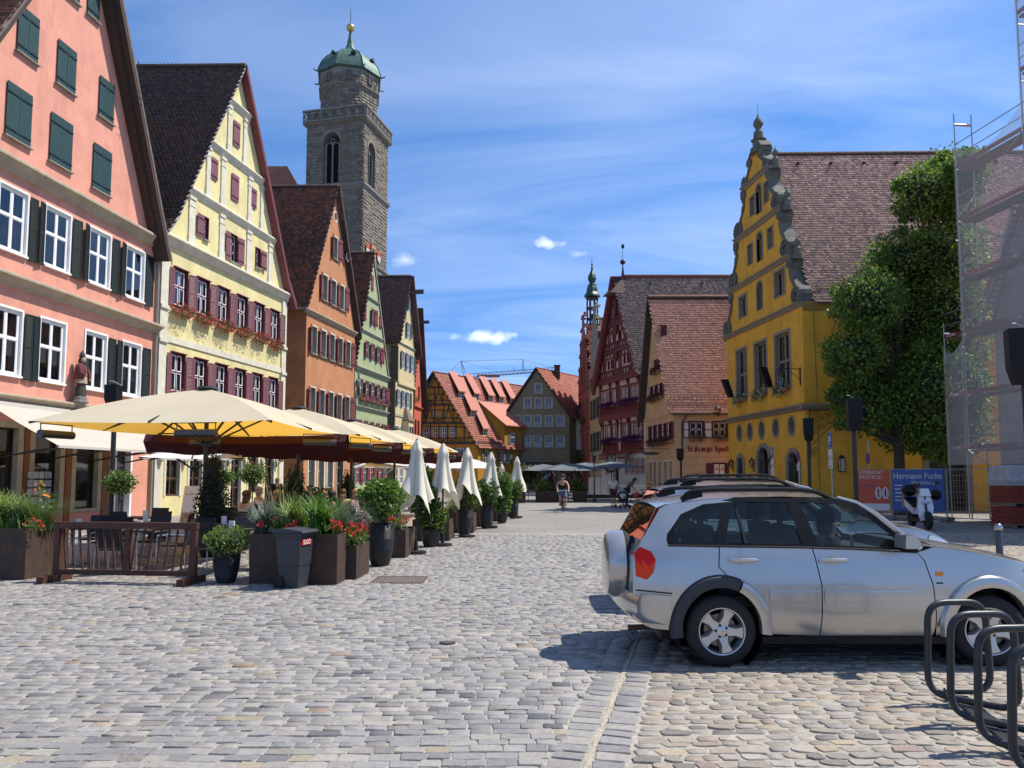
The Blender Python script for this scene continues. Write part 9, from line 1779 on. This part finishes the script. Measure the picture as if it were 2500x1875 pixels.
# parking signs
PBL=mat('sign_blue', (.03, .10, .36), .5)
def sign_post(label, x, y, zt, plates):
 t=thing('sign_post', label, 'street sign', (x, y, 0), R(-93));b=MB();b.tube([(0, 0, 0), (0, 0, zt)], .03, 8);b.build('post', STEEL, t)
 for z0, h, w, m, tx in plates:
  b=MB()
  if m is None:b.lathe([(.24, -.05), (.24, -.036)], 20, (0, 0, z0), ax='y', mi=0);b.lathe([(.18, -.06), (.18, -.051)], 20, (0, 0, z0), ax='y', mi=1);b.bar((-.15, -.065, z0+.15), (.15, -.065, z0-.15), .05, .006, mi=0);b.build('plate', [mat('sign_red', (.45, .03, .025), .6), PBL], t)
  else:
   b.box(-w/2, w/2, -.05, -.035, z0, z0+h);o=b.build('plate', m, t)
   if tx:text_obj('sign_letter', tx, WHITE if m is PBL else IRON, o, h*.85 if tx=='P' else .09, (-w*.28, -.056, z0+h*.16), (R(90), 0, 0), .001)
sign_post('blue parking sign with white plates on a steel post before the ochre side wall', 12.85, 30, 3.55, [(2.9, .6, .42, PBL, 'P'), (2.45, .36, .42, BW, 'Mo-Fr'), (2.05, .36, .42, BW, '8-18h')]);sign_post('smaller parking sign before the arched door of the ochre house', 12.6, 36, 3.2, [(2.65, .5, .42, PBL, 'P'), (2.2, .36, .42, BW, 'Parkschein'), (1.8, .36, .42, BW, None)]);sign_post('round no stopping sign near the ochre house corner', 13.85, 36, 3.0, [(2.72, 0, 0, None, None), (2.0, .36, .4, BW, None)]);sign_post('round no stopping sign beside the orange banner', 15.4, 32.2, 3.3, [(2.5, 0, 0, None, None)])
# scooter
t=thing('scooter', 'white and black motor scooter parked before the blue banner', 'scooter', (13.75, 25.3, 0), R(-10));t.scale=(1.2, 1.2, 1.15);SCW=mat('scooter_white', (.74, .74, .74), .25, coat=.8)
for y in(-.62, .62):b=MB();b.lathe([(.12, -.05), (.22, -.06), (.26, -.03), (.26, .03), (.22, .06), (.12, .05)], 20, (0, y, .26), ax='x');b.build('wheel', RUB, t, 40)
b=MB();b.ext([(-.13, -.42, .22), (.13, -.42, .22), (.2, -.38, .6), (.13, -.3, .98), (-.13, -.3, .98), (-.2, -.38, .6)], (0, -.12, .03));b.ext([(-.12, .2, .4), (.12, .2, .4), (.15, .75, .62), (-.15, .75, .62)], (0, 0, .2));b.build('fairing', SCW, t, 30);b=MB();b.box(-.13, .13, -.5, .3, .2, .3);b.ext([(-.13, .1, .6), (.13, .1, .6), (.15, .75, .82), (-.15, .75, .82)], (0, 0, .07));b.box(-.1, .1, .3, .7, .2, .42);b.build('footboard_and_seat', BLACKPL, t)
b=MB();b.tube([(0, -.62, .26), (0, -.42, .9), (0, -.38, 1.05)], .03, 8);b.tube([(-.32, -.28, 1.08), (0, -.38, 1.06), (.32, -.28, 1.08)], .018, 6);b.tube([(.26, -.3, 1.08), (.34, -.34, 1.28)], .01, 5);b.blob((.36, -.34, 1.33), (.08, .02, .05), 8, 6);b.build('handlebar', IRON, t, True);b=MB();b.ext([(-.14, -.42, .95), (.14, -.42, .95), (.1, -.36, 1.16), (-.1, -.36, 1.16)], (0, -.1, 0));b.build('headlamp_shell', SCW, t);b=MB();b.blob((0, -.54, .78), (.12, .04, .06), 10, 6);b.build('headlamp', HLAMP, t, True)
b=MB();b.blob((0, .78, 1.08), (.2, .2, .18), 14, 10);b.build('top_box', BLACKPL, t, True);tag(MB().blob((0, 0, 0), (.17, .2, .18), 14, 10).build('helmet', BLACKPL, None, True, (14.2, 25.1, 1.12)), 'black helmet hanging on the handlebar of the white scooter', 'helmet')
# bollard and spiral bicycle rack
t=thing('bollard', 'steel bollard with ball top behind the silver car bonnet', 'bollard', (9.1, 14.05, 0));b=MB();b.lathe([(.06, 0), (.06, .70), (.045, .72)], 14);b.build('post', mat('dark_steel', (.10, .10, .105), .35, metal=.8), t, 40);b=MB();b.blob((0, 0, .79), .075, 14, 10);b.build('ball', mat('polished_steel', (.4, .4, .4), .2, metal=1), t, True)
t=thing('bicycle_rack', 'dark grey spiral bicycle rack on a flat base bar in the near right corner', 'bicycle rack', (3.49, 5.95, 0));C0=lambda k:Vector((-.115*k, -.50*k, 0));pts=[Vector((-.10, .03, .07))]
for k in range(6):c=C0(k);pts+=[c+Vector((.26, .02, .07)), c+Vector((.235, .02, .76)), c+Vector((-.235, -.02, .76)), c+Vector((-.26, -.02, .07))]
pts.append(C0(6)+Vector((.2, 0, .07)));out_=[pts[0]]
for a, p, q in zip(pts[:-2], pts[1:-1], pts[2:]):
 r_=.15;u, v=p+(a-p).normalized()*r_, p+(q-p).normalized()*r_
 for i in range(7):s_=i/6;out_.append(u.lerp(p, s_).lerp(p.lerp(v, s_), s_))
out_.append(pts[-1]);b=MB();b.tube(out_, .0255, 12);b.build('spiral_tube', mat('graphite_tube', (.045, .047, .05), .42, metal=.5, var=.15, vscale=15), t, True);b=MB();a, c=C0(-.1), C0(6);b.bar(a+Vector((0, 0, .018)), c+Vector((0, 0, .018)), .13, .03);b.build('base_bar', mat('graphite_tube', (.05, .05, .05), .4), t)
b=MB();[b.lathe([(.02, .034), (.02, .045), (.0, .047)], 8, C0(k+.5))for k in range(6)];b.build('bolts', STEEL, t, kind='stuff')
